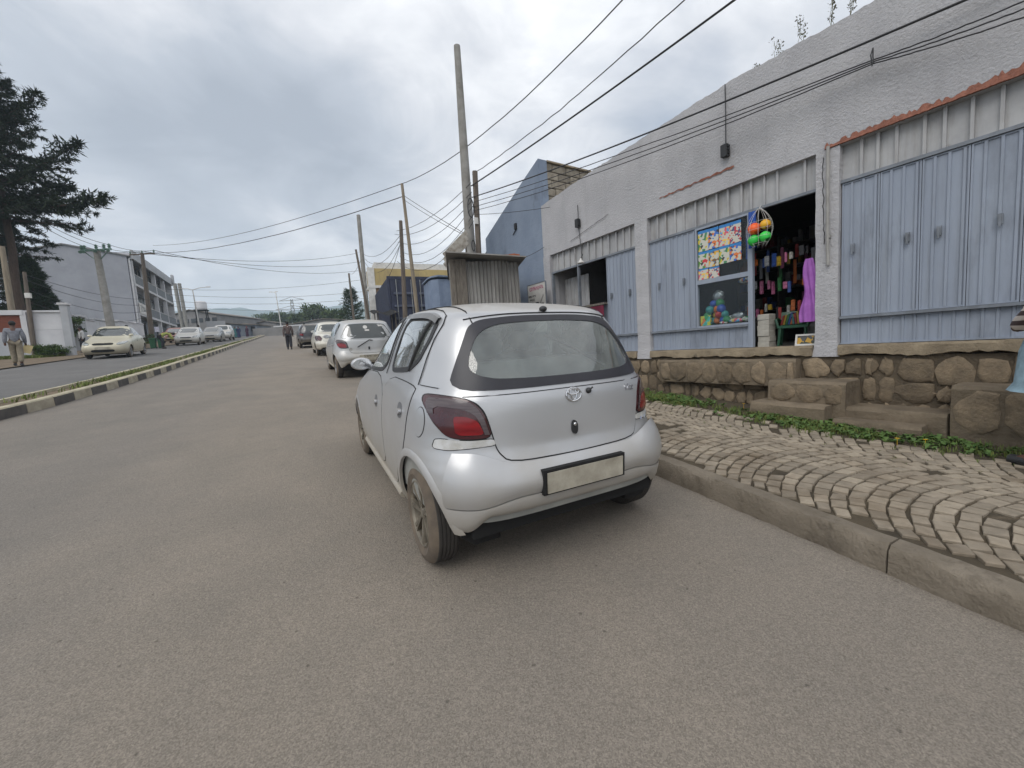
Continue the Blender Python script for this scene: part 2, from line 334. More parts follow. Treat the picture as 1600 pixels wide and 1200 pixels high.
# ---- median: painted kerb stones, earth and grass on top
med = bpy.data.objects.new('median', None); COL.objects.link(med); struct(med, 'narrow grassy median with black and white painted kerb stones')
m_kw = M('kerb_paint_white', lin((176, 168, 150)), lin((140, 132, 116)), sc=6, rough=.9, bump=.4, wpos=True)
m_kb = M('kerb_paint_black', lin((70, 68, 68)), lin((96, 92, 88)), sc=6, rough=.9, bump=.4, wpos=True)
m_kt = M('kerb_top_paint', lin((190, 182, 158)), lin((150, 142, 122)), sc=5, rough=.9, bump=.3, wpos=True)
y = 1.0; k = 0
while y < 78:
    l = .62 if y < 40 else 1.24
    bb = MB()
    for i in range(3):
        pass
    ya, yb = y + .006, y + l - .006
    def rowm(yy):
        x = mx_(yy); z = G(yy); return [(x, yy, z - .03), (x - .012, yy, z + .165), (x - .03, yy, z + .185), (x - .15, yy, z + .19), (x - .15, yy, z - .03)]
    vv = rowm(ya) + rowm(yb); ff = [(j, j + 1, 6 + j, 5 + j) for j in range(4)] + [(0, 1, 2, 3, 4), (9, 8, 7, 6, 5)]
    bb.add(vv, ff); bb.m = [0, 1, 1, 0, 0, 0]
    bb.build('kerb_stone', [(m_kb, m_kw)[k % 2], m_kt], med); k += 1; y += l
y = 1.0
while y < 78:
    kerb_len(y + .01, y + 2.5, lambda yy: mx_(yy) - .62, .12, .13, .1, 'kerb_stone', m_kt, med, ny=2); y += 2.5
strip(lambda y: mx_(y) - .51, lambda y: mx_(y) - .14, .17, [1, 2, 4, 6, 9, 12, 15, 18, 22, 26, 30, 36, 42, 50, 58, 66, 74, 78], 2).build('earth_fill', m_soil, med)
m_grass = M('grass_blades', lin((74, 96, 40)), lin((112, 118, 60)), sc=9, rough=.8, wpos=True, rnd=.25)
m_leaf = M('weed_leaves', lin((58, 88, 36)), lin((88, 112, 52)), sc=12, rough=.7, wpos=True, rnd=.25)
def blades(b, x, y, z, h, n, spread=.05, w=.006):
    for _ in range(n):
        a = random.uniform(0, 6.283); px, py = x + jit(spread), y + jit(spread); hh = h * random.uniform(.5, 1.2); ln = random.uniform(.2, .9) * hh
        dx, dy = math.cos(a), math.sin(a); wx, wy = -dy * w, dx * w
        b.add([(px - wx, py - wy, z - .01), (px + wx, py + wy, z - .01), (px + dx * ln * .45 + wx * .7, py + dy * ln * .45 + wy * .7, z + hh * .65), (px + dx * ln * .45 - wx * .7, py + dy * ln * .45 - wy * .7, z + hh * .65), (px + dx * ln, py + dy * ln, z + hh * .9)],
              [(0, 1, 2, 3), (3, 2, 4)])
b = MB(); y = 6.0
while y < 60:
    d = .55 + .45 * math.sin(y * .9) * math.sin(y * .37 + 1)
    if random.random() < d: blades(b, mx_(y) - random.uniform(.2, .5), y, G(y) + .17, .10, 9, .09, .009)
    y += .05 if y < 25 else .14
stuff(b.build('median_grass', m_grass, fix=False), 'thin grass growing along the top of the median', 'grass')
# ---- pavement: earth base and fan-laid cobbles
m_joint = M('joint_earth', lin((86, 76, 60)), lin((60, 53, 42)), sc=5, rough=.97, bump=.7, bsc=60, wpos=True, c3=lin((128, 113, 94)), sc3=1.2, th3=.58)
VERGE = ([-14, -1.4, -.2, .7, 2.2, 6, 14], [3.75, 3.66, 3.44, 3.5, 3.5, 3.5, 3.5])
def vx(y): return float(np.interp(y, *VERGE))
PYS = [-9, -4, -2, 0, 2, 4, 6, 9, 13]
pav = strip(lambda y: kx(y) + .1, lambda y: 4.6, .134, PYS, 4).build('pavement', m_joint); struct(pav, 'cobbled pavement laid in fan pattern with earth in the joints')
m_cob = M('cobble', lin((160, 148, 131)), lin((136, 126, 111)), sc=14, rough=.85, bump=.45, bsc=90, wpos=True, rnd=.20, c3=lin((112, 98, 80)), sc3=1.6, th3=.50, w3=.22)
def cob_shape(s):
    random.seed(s); hw, hl = .5, .5
    base = [(-hw, -hl), (hw, -hl), (hw, hl), (-hw, hl)]; base = [(x + jit(.07), y + jit(.07)) for x, y in base]
    cx = sum(p[0] for p in base) / 4; cy = sum(p[1] for p in base) / 4
    top = [(cx + (x - cx) * .92, cy + (y - cy) * .92) for x, y in base]
    vv = [(x, y, -.03) for x, y in base] + [(x, y, -.004) for x, y in base] + [(x, y, jit(.0012)) for x, y in top]
    ff = [(i, (i + 1) % 4, 4 + (i + 1) % 4, 4 + i) for i in range(4)] + [(4 + i, 4 + (i + 1) % 4, 8 + (i + 1) % 4, 8 + i) for i in range(4)] + [(8, 9, 10, 11)]
    return vv, ff
CS = [cob_shape(s) for s in range(10)]; random.seed(21)
cob_me = []
for vv, ff in CS:
    t = MB(); t.add(vv, ff); cob_me.append(t.mesh('cobble', m_cob))
Pd, Rr = 1.62, 1.30; phm = math.asin(Pd / 2 / Rr); stones = []
for j in range(-1, 3):
    xc = 1.45 + j * Pd + .75
    for k in range(-70, 90):
        nst = int(2 * phm * Rr / .128); off = random.random() * .5
        for i in range(nst + 1):
            ph = -phm + 2 * phm * (i + off * .6) / nst
            if ph > phm: continue
            x = xc + Rr * math.sin(ph); y = k * .099 + Rr * (math.cos(ph) - .7) - .2
            if x < kx(y) + .19 or x > vx(y) - .05 + jit(.06) or y < -5 or y > 5.5: continue
            miss = .02 + (.38 if (y > .55 and x < 2.3 + jit(.3)) else 0) + (.25 if x > vx(y) - .35 else 0)
            if random.random() < miss: continue
            stones.append((x, y, -ph, random.uniform(.102, .118), random.uniform(.080, .090) * math.cos(ph) ** .9))
def vis(x, y):
    c = W.T @ (np.array([x, y, G(y) + .15]) - CAM)
    if c[2] < .3: return 0
    u, v = 800 + FPX * c[0] / c[2], 600 - FPX * c[1] / c[2]
    return 1 / c[2] ** 2 if (1030 < u < 1600 and v < 1200) else 0
stones.sort(key=lambda s: -vis(s[0], s[1]))
bst = MB()
for q, (x, y, a, sl, sw) in enumerate(stones):
    z = G(y) + .15 + jit(.0025); i = random.randrange(10); sg = random.choice((0, math.pi))
    if q < 300:
        o = link('cobble', cob_me[i], pav); o.location = (x, y, z); o.rotation_euler = (math.atan(.057) + jit(.014), jit(.018), a + sg + jit(.05)); o.scale = (sl, sw, 1.0)
    else:
        ca, sa = math.cos(a + sg), math.sin(a + sg); t1, t2 = jit(.015), jit(.015)
        bst.add([(x + ca * px * sl - sa * py * sw, y + sa * px * sl + ca * py * sw, z + pz + t1 * px * sl + t2 * py * sw + .057 * (sa * px * sl + ca * py * sw)) for px, py, pz in CS[i][0]], CS[i][1])
o = bst.build('cobbles', m_cob, pav, fix=False); o['kind'] = 'stuff'
# weeds and grass along the foot of the plinth, and grass between stones
b = MB(); bl = MB(); n_ = 0
for i in range(2600):
    y = random.uniform(-3.2, 4.5); x = vx(y) + random.gauss(.12, .16)
    if x < vx(y) - .3 or x > 4.05: continue
    dens = .12 + .8 * (math.sin(y * 3.1 + 1.2) * .5 + .5) ** 1.6
    if random.random() > dens: continue
    blades(b, x, y, G(y) + .14, .055, 7, .04, .004)
for i in range(620):
    y = random.gauss(random.choice((-2.2, -.9, -.3, .4, 1.9)), .28); x = vx(y) + random.gauss(.22, .2)
    if x > 4.0: continue
    for _ in range(5):
        a = random.uniform(0, 6.283); r = random.uniform(.02, .07); z0 = G(y) + .145; el = random.uniform(.2, .8)
        dx, dy = math.cos(a), math.sin(a); wv = r * .3
        bl.add([(x, y, z0), (x + dx * r * .5 - dy * wv, y + dy * r * .5 + dx * wv, z0 + r * el), (x + dx * r, y + dy * r, z0 + r * el * .8), (x + dx * r * .5 + dy * wv, y + dy * r * .5 - dx * wv, z0 + r * el)], [(0, 1, 2, 3)])
for q in range(0, 900):
    x, y, a, sl, sw = random.choice(stones)
    if x > vx(y) - .7 and random.random() < .5: blades(b, x + jit(.05), y + .045, G(y) + .14, .03, 3, .02, .003)
stuff(b.build('verge_grass', m_grass, fix=False), 'short green grass along the foot of the stone plinth', 'grass')
stuff(bl.build('verge_weeds', m_leaf, fix=False), 'low leafy weeds growing between pavement and stone steps', 'weeds')
m_yel = M('yellow_petals', lin((214, 176, 40)), lin((200, 160, 30)), rough=.6)
for i, (u, v) in enumerate(((1162, 632), (1296, 638), (1464, 660), (1402, 687), (1446, 689))):
    P = gnd(u, v, .2); b = MB()
    for k in range(8):
        a = k * math.pi / 4; b.add([(0, 0, .012), (.014 * math.cos(a - .3), .014 * math.sin(a - .3), .016), (.02 * math.cos(a), .02 * math.sin(a), .012), (.014 * math.cos(a + .3), .014 * math.sin(a + .3), .016)], [(0, 1, 2, 3)])
    b.tube([(0, 0, -.06), (0, 0, .012)], .002, 5)
    o = b.build('flower', m_yel); o.location = P
    tag(o, ['yellow flower in the grass left of the stone steps', 'yellow flower in the weeds right of the lowest step', 'yellow flower beside the dark drain gap in the plinth', 'left yellow flower at the edge of the cobbles', 'right yellow flower at the edge of the cobbles'][i], 'flower', 'small yellow flowers in the verge')
# ================================================================== SHOP BUILDING (local frame: x to the right along the front, y into the building, z up)
SH_RZ = math.atan2(-.99766, .06836)
SHP = (4.18, 2.83, 0.0)
def sh2w(x, y, z):
    return np.array([SHP[0] + .06836 * x + .99766 * y, SHP[1] - .99766 * x + .06836 * y, z])
m_plast = M('stippled_plaster', lin((188, 187, 189)), lin((173, 172, 175)), sc=1.6, rough=.93, bump=1.0, bsc=34, c3=lin((160, 159, 161)), sc3=.7, th3=.55, w3=.25, spec=.2)
m_steel = M('blue_grey_door_paint', lin((150, 158, 171)), lin((139, 147, 161)), sc=2.5, rough=.55, bump=.12, bsc=14, c3=lin((118, 124, 134)), sc3=2.2, th3=.55, w3=.16, spec=.35, stretch=(1, 1, .25))
m_lint = M('grey_panel_paint', lin((176, 176, 176)), lin((150, 150, 152)), sc=3, rough=.6, bump=.12, bsc=12, c3=lin((116, 108, 98)), sc3=2.6, th3=.62, w3=.14)
m_bar = M('steel_bar_paint', lin((128, 134, 143)), lin((100, 104, 110)), sc=5, rough=.55, bump=.1)
m_sill = M('sill_concrete', lin((154, 140, 118)), lin((120, 108, 90)), sc=5, rough=.95, bump=.9, bsc=40, c3=lin((86, 78, 66)), sc3=3.2, th3=.62, w3=.1)
m_red = M('exposed_red_render', lin((158, 106, 88)), lin((122, 80, 66)), sc=14, rough=.95, bump=.9, bsc=50)
m_crack = M('crack_shadow', lin((84, 76, 72)), lin((60, 56, 54)), rough=1)
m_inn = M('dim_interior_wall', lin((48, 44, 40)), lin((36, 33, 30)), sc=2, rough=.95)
m_wood = M('weathered_wood', lin((122, 115, 106)), lin((86, 81, 75)), sc=8, rough=.9, bump=.5, bsc=30, stretch=(6, 6, .7), wpos=True)
m_blk = M('black_plastic', (.025, .026, .028), (.018, .018, .02), rough=.5)
m_grey = M('grey_conduit', lin((158, 156, 152)), lin((134, 132, 128)), rough=.6)
m_pane = Mglass('shop_glass', (.9, .93, .93), .015, (.3, .31, .31), 1.45, .25)
m_roofc = M('roof_concrete', lin((140, 138, 134)), lin((112, 110, 108)), sc=2, rough=.95, bump=.5)
def addstreaks(m, col, amt, sx=2.6, sz=.22, th=.52):
    nt = m.node_tree; N = nt.nodes; L = nt.links; b = N['Principled BSDF']; src = b.inputs['Base Color'].links[0].from_socket
    tc = N.new('ShaderNodeTexCoord'); mp = N.new('ShaderNodeMapping'); mp.inputs['Scale'].default_value = (sx, sx, sz); L.new(tc.outputs['Object'], mp.inputs[0]); n = N.new('ShaderNodeTexNoise'); n.inputs['Scale'].default_value = 2.2; n.inputs['Detail'].default_value = 9; n.inputs['Roughness'].default_value = .68; L.new(mp.outputs[0], n.inputs['Vector'])
    mr = N.new('ShaderNodeMapRange'); L.new(n.outputs[0], mr.inputs[0]); mr.inputs[1].default_value = th; mr.inputs[2].default_value = th + .22; mr.inputs[3].default_value = 0; mr.inputs[4].default_value = amt
    mx = N.new('ShaderNodeMixRGB'); mx.blend_type = 'MULTIPLY'; L.new(mr.outputs[0], mx.inputs[0]); L.new(src, mx.inputs[1]); mx.inputs[2].default_value = col + (1,); L.new(mx.outputs[0], b.inputs['Base Color'])
addstreaks(m_plast, (.70, .69, .68), .35); addstreaks(m_steel, (.74, .72, .68), .7, 7, .35, .50); addstreaks(m_lint, (.6, .55, .5), .7, 5, .5, .5)
shop = thing('shop_building', 'long low plastered shop building with blue-grey steel doors and flat roof', 'building', SHP, SH_RZ)
XL, XR = -3.01, 9.0
def roofz(x): return float(np.interp(x, [-3.01, -1.2, 1.4, 3.0, 9.0], [4.46, 4.58, 4.68, 4.60, 4.5]))
def upper_wall():
    b = MB(); nx = 240; top = []
    for i in range(nx + 1):
        x = XL + (XR - XL) * i / nx; z = roofz(x)
        top.append((x, z + .006 * math.sin(x * 9) + jit(.007)))
    nz = 8
    vv = []
    for j in range(nz + 1):
        for x, zt in top:
            z = 3.28 + (zt - 3.28) * j / nz; vv.append((x, .0015 * math.sin(x * 2.3 + z * 3), z))
    k = nx + 1; b.add(vv, [(j * k + i, j * k + i + 1, (j + 1) * k + i + 1, (j + 1) * k + i) for j in range(nz) for i in range(nx)])
    b.add([(x, .0, z) for x, z in top] + [(x, .24, z - .01) for x, z in top], [(i, i + 1, k + i + 1, k + i) for i in range(nx)])
    b.add([(XL, 0, 3.28), (XR, 0, 3.28), (XR, .24, 3.28), (XL, .24, 3.28)], [(0, 1, 2, 3)])
    b.add([(x, .24, 3.28) for x, z in top] + [(x, .24, z - .01) for x, z in top], [(i, i + 1, k + i + 1, k + i) for i in range(nx)])
    b.add([(XL, 0, 3.28), (XL, .24, 3.28), (XL, .24, top[0][1]), (XL, 0, top[0][1])], [(0, 1, 2, 3)])
    return b
upper_wall().build('front_wall', m_plast, shop, smooth=False)
PIL = [(-3.01, -2.77), (-.285, -.01), (2.47, 2.70), (5.35, 5.60), (8.75, 9.0)]
for i, (a, c) in enumerate(PIL):
    b = MB(); n = 24; rows = []
    zb = .86 if i else .3
    for j in range(n + 1):
        z = zb + (3.279 - zb) * j / n; fl = .02 * max(0, 1 - (z - zb) / .18) + jit(.003)
        rows += [(a - fl, .22, z), (a - fl + jit(.002), -.014 - fl, z), ((a + c) / 2, -.018 - fl + jit(.003), z), (c + fl + jit(.002), -.014 - fl, z), (c + fl, .22, z)]
    b.add(rows, [(j * 5 + k, j * 5 + k + 1, (j + 1) * 5 + k + 1, (j + 1) * 5 + k) for j in range(n) for k in range(4)])
    b.build('pillar', m_plast, shop)
# body of the building behind the front
b = MB(); b.box(XL, XL + .2, .24, 6.0, .2, 4.45); b.build('side_wall', m_plast, shop)
b = MB(); b.box(XR - .2, XR, .24, 6.0, -.6, 4.45); b.build('side_wall', m_plast, shop)
b = MB(); b.box(XL, XR, 6.0, 6.2, -.5, 4.4); b.build('rear_wall', m_plast, shop)
b = MB(); b.box(XL + .2, XR - .2, .25, 6.0, 4.16, 4.30); b.build('roof', m_roofc, shop)
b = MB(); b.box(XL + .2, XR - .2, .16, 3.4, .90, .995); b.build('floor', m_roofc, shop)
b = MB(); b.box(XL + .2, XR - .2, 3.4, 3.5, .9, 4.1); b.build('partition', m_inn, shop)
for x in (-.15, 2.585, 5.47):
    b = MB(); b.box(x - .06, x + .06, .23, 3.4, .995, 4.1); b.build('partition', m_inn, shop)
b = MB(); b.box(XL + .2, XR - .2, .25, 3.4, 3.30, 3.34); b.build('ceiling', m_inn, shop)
# sill slabs
def sill(x0, x1):
    b = MB(); n = int((x1 - x0) / .06); rows = []
    for i in range(n + 1):
        x = x0 + (x1 - x0) * i / n; e = .012 * math.sin(x * 7) + jit(.012)
        rows += [(x, .2, 1.0), (x, -.045 + jit(.004), .998 + jit(.003)), (x, -.06 + jit(.006), .975), (x, -.06 + jit(.008), .885 + e), (x, -.02, .878 + e), (x, .2, .86)]
    b.add(rows, [(i * 6 + k, i * 6 + k + 1, (i + 1) * 6 + k + 1, (i + 1) * 6 + k) for i in range(n) for k in range(5)] + [(0, 1, 2, 3, 4, 5), tuple(n * 6 + q for q in (5, 4, 3, 2, 1, 0))])
    return b
for a, c in ((-2.77, -.30), (.005, 2.455), (2.715, 5.34), (5.61, 8.74)): sill(a, c).build('sill', m_sill, shop, auto=.6)
# panels over the doors: each sheet between battens is a piece
def overdoor(x0, x1, cuts):
    xs = [x0] + cuts + [x1]
    for a, c in zip(xs[:-1], xs[1:]):
        b = MB(); t = jit(.006)
        b.add([(a, .075 + t, 2.89), (c, .075 - t, 2.89), (c, .085 - t, 3.285), (a, .085 + t, 3.285)], [(0, 1, 2, 3)]); b.build('panel', m_lint, shop)
    for c in cuts:
        b = MB(); b.box(c - .013, c + .013, .045, .075, 2.885, 3.28); b.build('batten', m_lint, shop)
    b = MB(); b.box(x0, x1, .02, .07, 2.855, 2.89); b.build('head_rail', m_bar, shop)
overdoor(-2.77, -.285, [-2.55, -2.36, -2.15, -1.96, -1.77, -1.55, -1.36, -1.17, -.98, -.78, -.6, -.45])
overdoor(-.01, 2.47, [.16, .32, .50, .66, .86, 1.02, 1.20, 1.37, 1.56, 1.69, 1.86, 2.02, 2.33])
overdoor(2.70, 5.35, [2.88, 3.02, 3.17, 3.38, 3.52, 3.70, 3.88, 4.05, 4.25, 4.45, 4.65, 4.85, 5.1])
overdoor(5.60, 8.75, [5.8 + .2 * i for i in range(15)])
# ribbed steel sheet leaf
def sheet(b, x0, x1, z0, z1, y, pitch=.094, rib=.014):
    n = max(1, int(round((x1 - x0) / pitch))); p = (x1 - x0) / n; pr = []
    for i in range(n):
        a = x0 + i * p
        pr += [(a, y), (a + p * .62, y + jit(.001)), (a + p * .66, y - rib), (a + p * .86, y - rib), (a + p * .90, y)]
    pr.append((x1, y)); k = len(pr)
    b.add([(x, yy, z0) for x, yy in pr] + [(x, yy, z1) for x, yy in pr], [(i, i + 1, k + i + 1, k + i) for i in range(k - 1)])
def leaf(x0, x1, z0, z1, hx=None, name='door_leaf', y=.05, lab=None):
    b = MB(); sheet(b, x0 + .012, x1 - .012, z0 + .012, z1 - .012, y)
    for (a, c, d, e) in ((x0, x0 + .014, z0, z1), (x1 - .014, x1, z0, z1)): b.box(a, c, y - .012, y + .03, d, e)
    b.box(x0 + .014, x1 - .014, y - .012, y + .03, z0, z0 + .014); b.box(x0 + .014, x1 - .014, y - .012, y + .03, z1 - .014, z1)
    o = b.build(name, m_steel, shop)
    if lab: o['label'] = lab
    for h in (hx or []):
        hb = MB(); hb.box(h - .017, h + .017, y - .04, y - .013, 2.055, 2.15); hb.box(h - .008, h + .008, y - .052, y - .04, 2.03, 2.13); hb.build('hasp', m_bar, o)
    return o
leaf(-1.05, -.665, 1.335, 2.85, [-.93]); leaf(-.66, -.29, 1.335, 2.85, [-.47])
leaf(.0, .435, 1.335, 2.85, [.18]); leaf(.44, .862, 1.335, 2.85, [.65])
leaf(2.712, 3.045, 1.335, 2.85, [2.82]); leaf(3.05, 3.37, 1.335, 2.85, [3.28]); leaf(3.375, 3.70, 1.335, 2.85, [3.51]); leaf(3.705, 4.03, 1.335, 2.85, [3.90])
leaf(4.035, 4.36, 1.335, 2.85, [4.2]); leaf(4.365, 4.69, 1.335, 2.85, [4.5]); leaf(4.695, 5.02, 1.335, 2.85, [4.8]); leaf(5.025, 5.34, 1.335, 2.85)
for i in range(6): leaf(5.62 + i * .52, 5.62 + i * .52 + .515, 1.335, 2.85, [5.62 + i * .52 + .25])
for a, c in ((-1.05, -.29), (.0, 1.655), (2.712, 5.34), (5.62, 8.74)):
    b = MB(); sheet(b, a, c, 1.012, 1.30, .055, .094, .01); b.box(a, c, .02, .06, 1.004, 1.02); b.build('kick_panel', m_steel, shop)
    b = MB(); b.box(a, c, .0, .05, 1.302, 1.332); b.build('bottom_rail', m_bar, shop)
# shop 1: half open front with counter board
b = MB(); b.box(-2.77, -2.73, .02, .08, 1.0, 2.855); b.box(-1.88, -1.845, .02, .08, 1.0, 2.855); b.build('frame_post', m_bar, shop)
b = MB(); sheet(b, -2.70, -1.89, 1.02, 2.72, .35, .11, .02); b.build('folded_shutter', m_lint, shop)
b = MB(); b.box(-1.845, -1.055, -.05, .10, 1.95, 1.99); b.build('counter_board', m_wood, shop)
b = MB(); sheet(b, -1.84, -1.06, 1.02, 1.94, .08); b.build('counter_front', m_steel, shop)
m_ban = M('maroon_banner', lin((120, 34, 58)), lin((92, 24, 48)), sc=4, rough=.6)
m_whi = M('white_paint', lin((214, 212, 208)), lin((190, 188, 184)), sc=6, rough=.6)
m_wred = M('red_paint', lin((196, 44, 52)), lin((176, 36, 44)), rough=.6)
bn = MB().box(-1.80, -1.07, -.062, -.054, 1.55, 1.935).build('counter_banner', m_ban); bn.parent = None
bn.location = SHP; bn.rotation_euler = (0, 0, SH_RZ); tag(bn, 'maroon printed banner hanging under the open counter of the far shop', 'banner')
def fmat(x, y, z, s=1.0): return ((s, 0, 0, x), (0, 0, -1, y), (0, s, 0, z), (0, 0, 0, 1))
text('lettering', 'ሱቅ', .11, m_wred, bn, fmat(-1.50, -.064, 1.86)); text('lettering', 'ማርኬት', .11, m_whi, bn, fmat(-1.33, -.064, 1.74))
# shop 2: window frame, panes, door jamb
for (x0, x1, z0, z1) in ((.866, .892, 1.335, 2.853), (1.655, 1.72, 1.003, 2.853), (.892, 1.655, 2.0, 2.065), (.892, 1.655, 2.825, 2.853), (.892, 1.655, 1.333, 1.36)):
    b = MB(); b.box(x0, x1, .015, .07, z0, z1); b.build('window_frame', m_steel, shop)
for (z0, z1) in ((2.065, 2.825), (1.36, 2.0)):
    b = MB(); b.box(.892, 1.655, .045, .049, z0, z1); b.build('window_pane', m_pane, shop)
# scars on the plaster where red render shows
def scar(pts, w):
    b = MB(); k = len(pts); up = []; dn = []
    for i, (x, z) in enumerate(pts):
        ww = w * (.35 + random.random()) * min(1, (i + .3) / 2, (k - i) / 2); up.append((x, -.0115, z + ww)); dn.append((x, -.0115, z - ww * random.random()))
    b.add(up + dn, [(i, i + 1, k + i + 1, k + i) for i in range(k - 1)]); return b
scar([(.25 + i * .032, 3.515 + .006 * math.sin(i * 1.3) + .0004 * i + jit(.005)) for i in range(40)], .02).build('render_scar', m_red, shop, fix=False)
scar([(1.085 + jit(.004), 3.50 - .02 * i) for i in range(12)], .0).build('crack', m_crack, shop, fix=False)
b = MB(); k = 150; lo = []; hi = []
for i in range(k + 1):
    x = 2.56 + 2.9 * i / k; lo.append((x, -.03 + jit(.003), 3.285 + jit(.003))); hi.append((x, -.012, 3.33 + .03 * math.sin(x * 5) * math.sin(x * 2) + random.random() * .05))
b.add(lo + hi, [(i, i + 1, k + 2 + i, k + 1 + i) for i in range(k)]); b.add(lo + [(p[0], .05, 3.283) for p in lo], [(i, i + 1, k + 2 + i, k + 1 + i) for i in range(k)]); b.build('broken_lintel_edge', m_red, shop, fix=False)
scar([(-.22 + jit(.006), 3.05 - .03 * i) for i in range(16)], .0035).build('crack', m_crack, shop, fix=False)
for (x0, z0, x1, z1) in ((2.54, 3.2, 2.56, 2.2), (-2.0, 3.4, -.9, 3.62)):
    n = 22; b = MB(); pts = [(x0 + (x1 - x0) * i / n + jit(.008), -.02, z0 + (z1 - z0) * i / n + jit(.008)) for i in range(n + 1)]; b.tube(pts, .004, 5); b.build('loose_cable', m_blk, shop)
# meter boxes with drop cables, conduit, lamp
for x, zt, zb in ((1.395, 4.66, 3.86), (-1.72, 4.06, 3.78)):
    b = MB(); b.bevbox(x - .045, x + .045, -.09, -.013, zb - .17, zb, .012); o = b.build('meter_box', m_blk, shop); b = MB()
    for q in (0, 1, 2): b.box(x + .045, x + .058, -.075, -.03, zb - .14 + q * .045, zb - .115 + q * .045)
    b.build('clip', m_blk, o); b = MB(); b.tube([(x, -.03, zt), (x + .004, -.03, (zt + zb) / 2), (x, -.03, zb)], .007, 6); b.build('drop_cable', m_blk, shop)
b = MB(); b.tube([(-1.72, -.03, 3.62), (-1.69, -.03, 3.35), (-1.66, -.03, 2.95)], .006, 6); b.build('drop_cable', m_blk, shop)
b = MB(); b.tube([(2.60, -.045, 3.30), (2.60, -.045, 3.0), (2.605, -.05, 2.3), (2.61, -.045, 1.95)], .018, 8); b.box(2.59, 2.63, -.06, -.02, 2.26, 2.30); b.build('conduit', m_grey, shop)
b = MB(); b.lathe([(.012, .10), (.02, .07), (.075, 0), (.07, 0), (.001, .05)], 14); o = b.build('lamp_shade', m_whi, shop, smooth=True); o.location = (-1.62, -.10, 2.86)
b = MB(); b.tube([(-1.62, -.10, 2.96), (-1.62, -.05, 3.02), (-1.64, -.02, 3.05)], .006, 6); b.build('lamp_arm', m_blk, shop)
# cables stapled along the front are separate; tufts of weeds on the roof edge
for i, (u, v, h) in enumerate(((1213, 78, .22), (1252, 52, .30), (1296, 28, .42), (1328, 8, .30), (1178, 98, .09))):
    q = onpl(u, v, sh2w(0, .1, 0), np.array([.99766, .06836, 0])); lx = -((q - np.array(SHP)) @ np.array([-.06836, .99766, 0]))
    zt = roofz(lx)
    b = MB(); 
    for s_ in range(3 if h > .2 else 1):
        dx = jit(.05); P = [(dx, 0, -.03)]
        for k in range(5): P.append((P[-1][0] + jit(.02), jit(.02), h * (k + 1) / 5 * random.uniform(.9, 1.05)))
        b.tube(P, .0025, 4)
        for p in P[2:]:
            for _ in range(7):
                a = random.uniform(0, 6.28); r = random.uniform(.01, .03); c = (p[0] + jit(.03), p[1] + jit(.03), p[2] + jit(.03))
                b.add([c, (c[0] + r * math.cos(a), c[1] + r * math.sin(a), c[2] + r * .6), (c[0] + r * math.cos(a + .7), c[1] + r * math.sin(a + .7), c[2] + r * .1)], [(0, 1, 2)])
    w_ = sh2w(lx, .12, zt); o = b.build('roof_weed', M('dry_weed', lin((104, 108, 70)), lin((84, 76, 60)), rough=.8, wpos=True), fix=False); o.location = tuple(w_)
    tag(o, ['small weed sprouting from the shop roof edge, left of the taller ones', 'slim weed on the shop roof edge, second from the left', 'tallest weed on the shop roof edge', 'bushy weed on the shop roof edge nearest the photo top', 'tiny tuft on the shop roof edge, leftmost'][i], 'weed', 'weeds on the roof edge')
# ------------------------------------------------------------------ stone plinth and steps
m_stone = M('plinth_stone', lin((140, 124, 102)), lin((108, 96, 80)), sc=9, rough=.95, bump=1.0, bsc=34, rnd=.30, c3=lin((70, 65, 58)), sc3=2.4, th3=.60, w3=.12, wpos=True)
m_mort = M('plinth_mortar', lin((104, 92, 76)), lin((72, 64, 53)), sc=7, rough=.97, bump=1.0, bsc=40, wpos=True)
plinth = thing('stone_plinth', 'rubble stone plinth under the shop fronts, brown stones in dark mortar', 'wall', SHP, SH_RZ)
def gl(x): return G(2.83 - .99766 * x)                       # road height along the front
b = MB(); n = 60; rows = []
for i in range(n + 1):
    x = XL + (XR - XL) * i / n; rows += [(x, .10, .90), (x, -.012 + jit(.012), .872 + jit(.01)), (x, -.02 + jit(.015), .6), (x, -.03, gl(x) - .1), (x, .10, gl(x) - .1)]
b.add(rows, [(i * 5 + k, i * 5 + k + 1, (i + 1) * 5 + k + 1, (i + 1) * 5 + k) for i in range(n) for k in range(4)]); b.build('mortar', m_mort, plinth)
def rubble(poly, y, depth, parent, name='stone', mat=None):
    """one rounded rubble stone from an outline in (x,z)"""
    k = len(poly); cx = sum(p[0] for p in poly) / k; cz = sum(p[1] for p in poly) / k; b = MB(); vv = []
    for sc_, dy in ((1.0, 0.03), (1.0, -depth * .35), (.90, -depth * .8), (.6, -depth)):
        for x, z in poly: vv.append((cx + (x - cx) * sc_ + jit(.003), y + dy + jit(.004), cz + (z - cz) * sc_ + jit(.003)))
    vv.append((cx, y - depth + jit(.006), cz))
    ff = [(r * k + i, r * k + (i + 1) % k, (r + 1) * k + (i + 1) % k, (r + 1) * k + i) for r in range(3) for i in range(k)] + [(3 * k + i, 3 * k + (i + 1) % k, 4 * k) for i in range(k)]
    return b.add(vv, ff).build(name, mat or m_stone, parent, auto=.9)
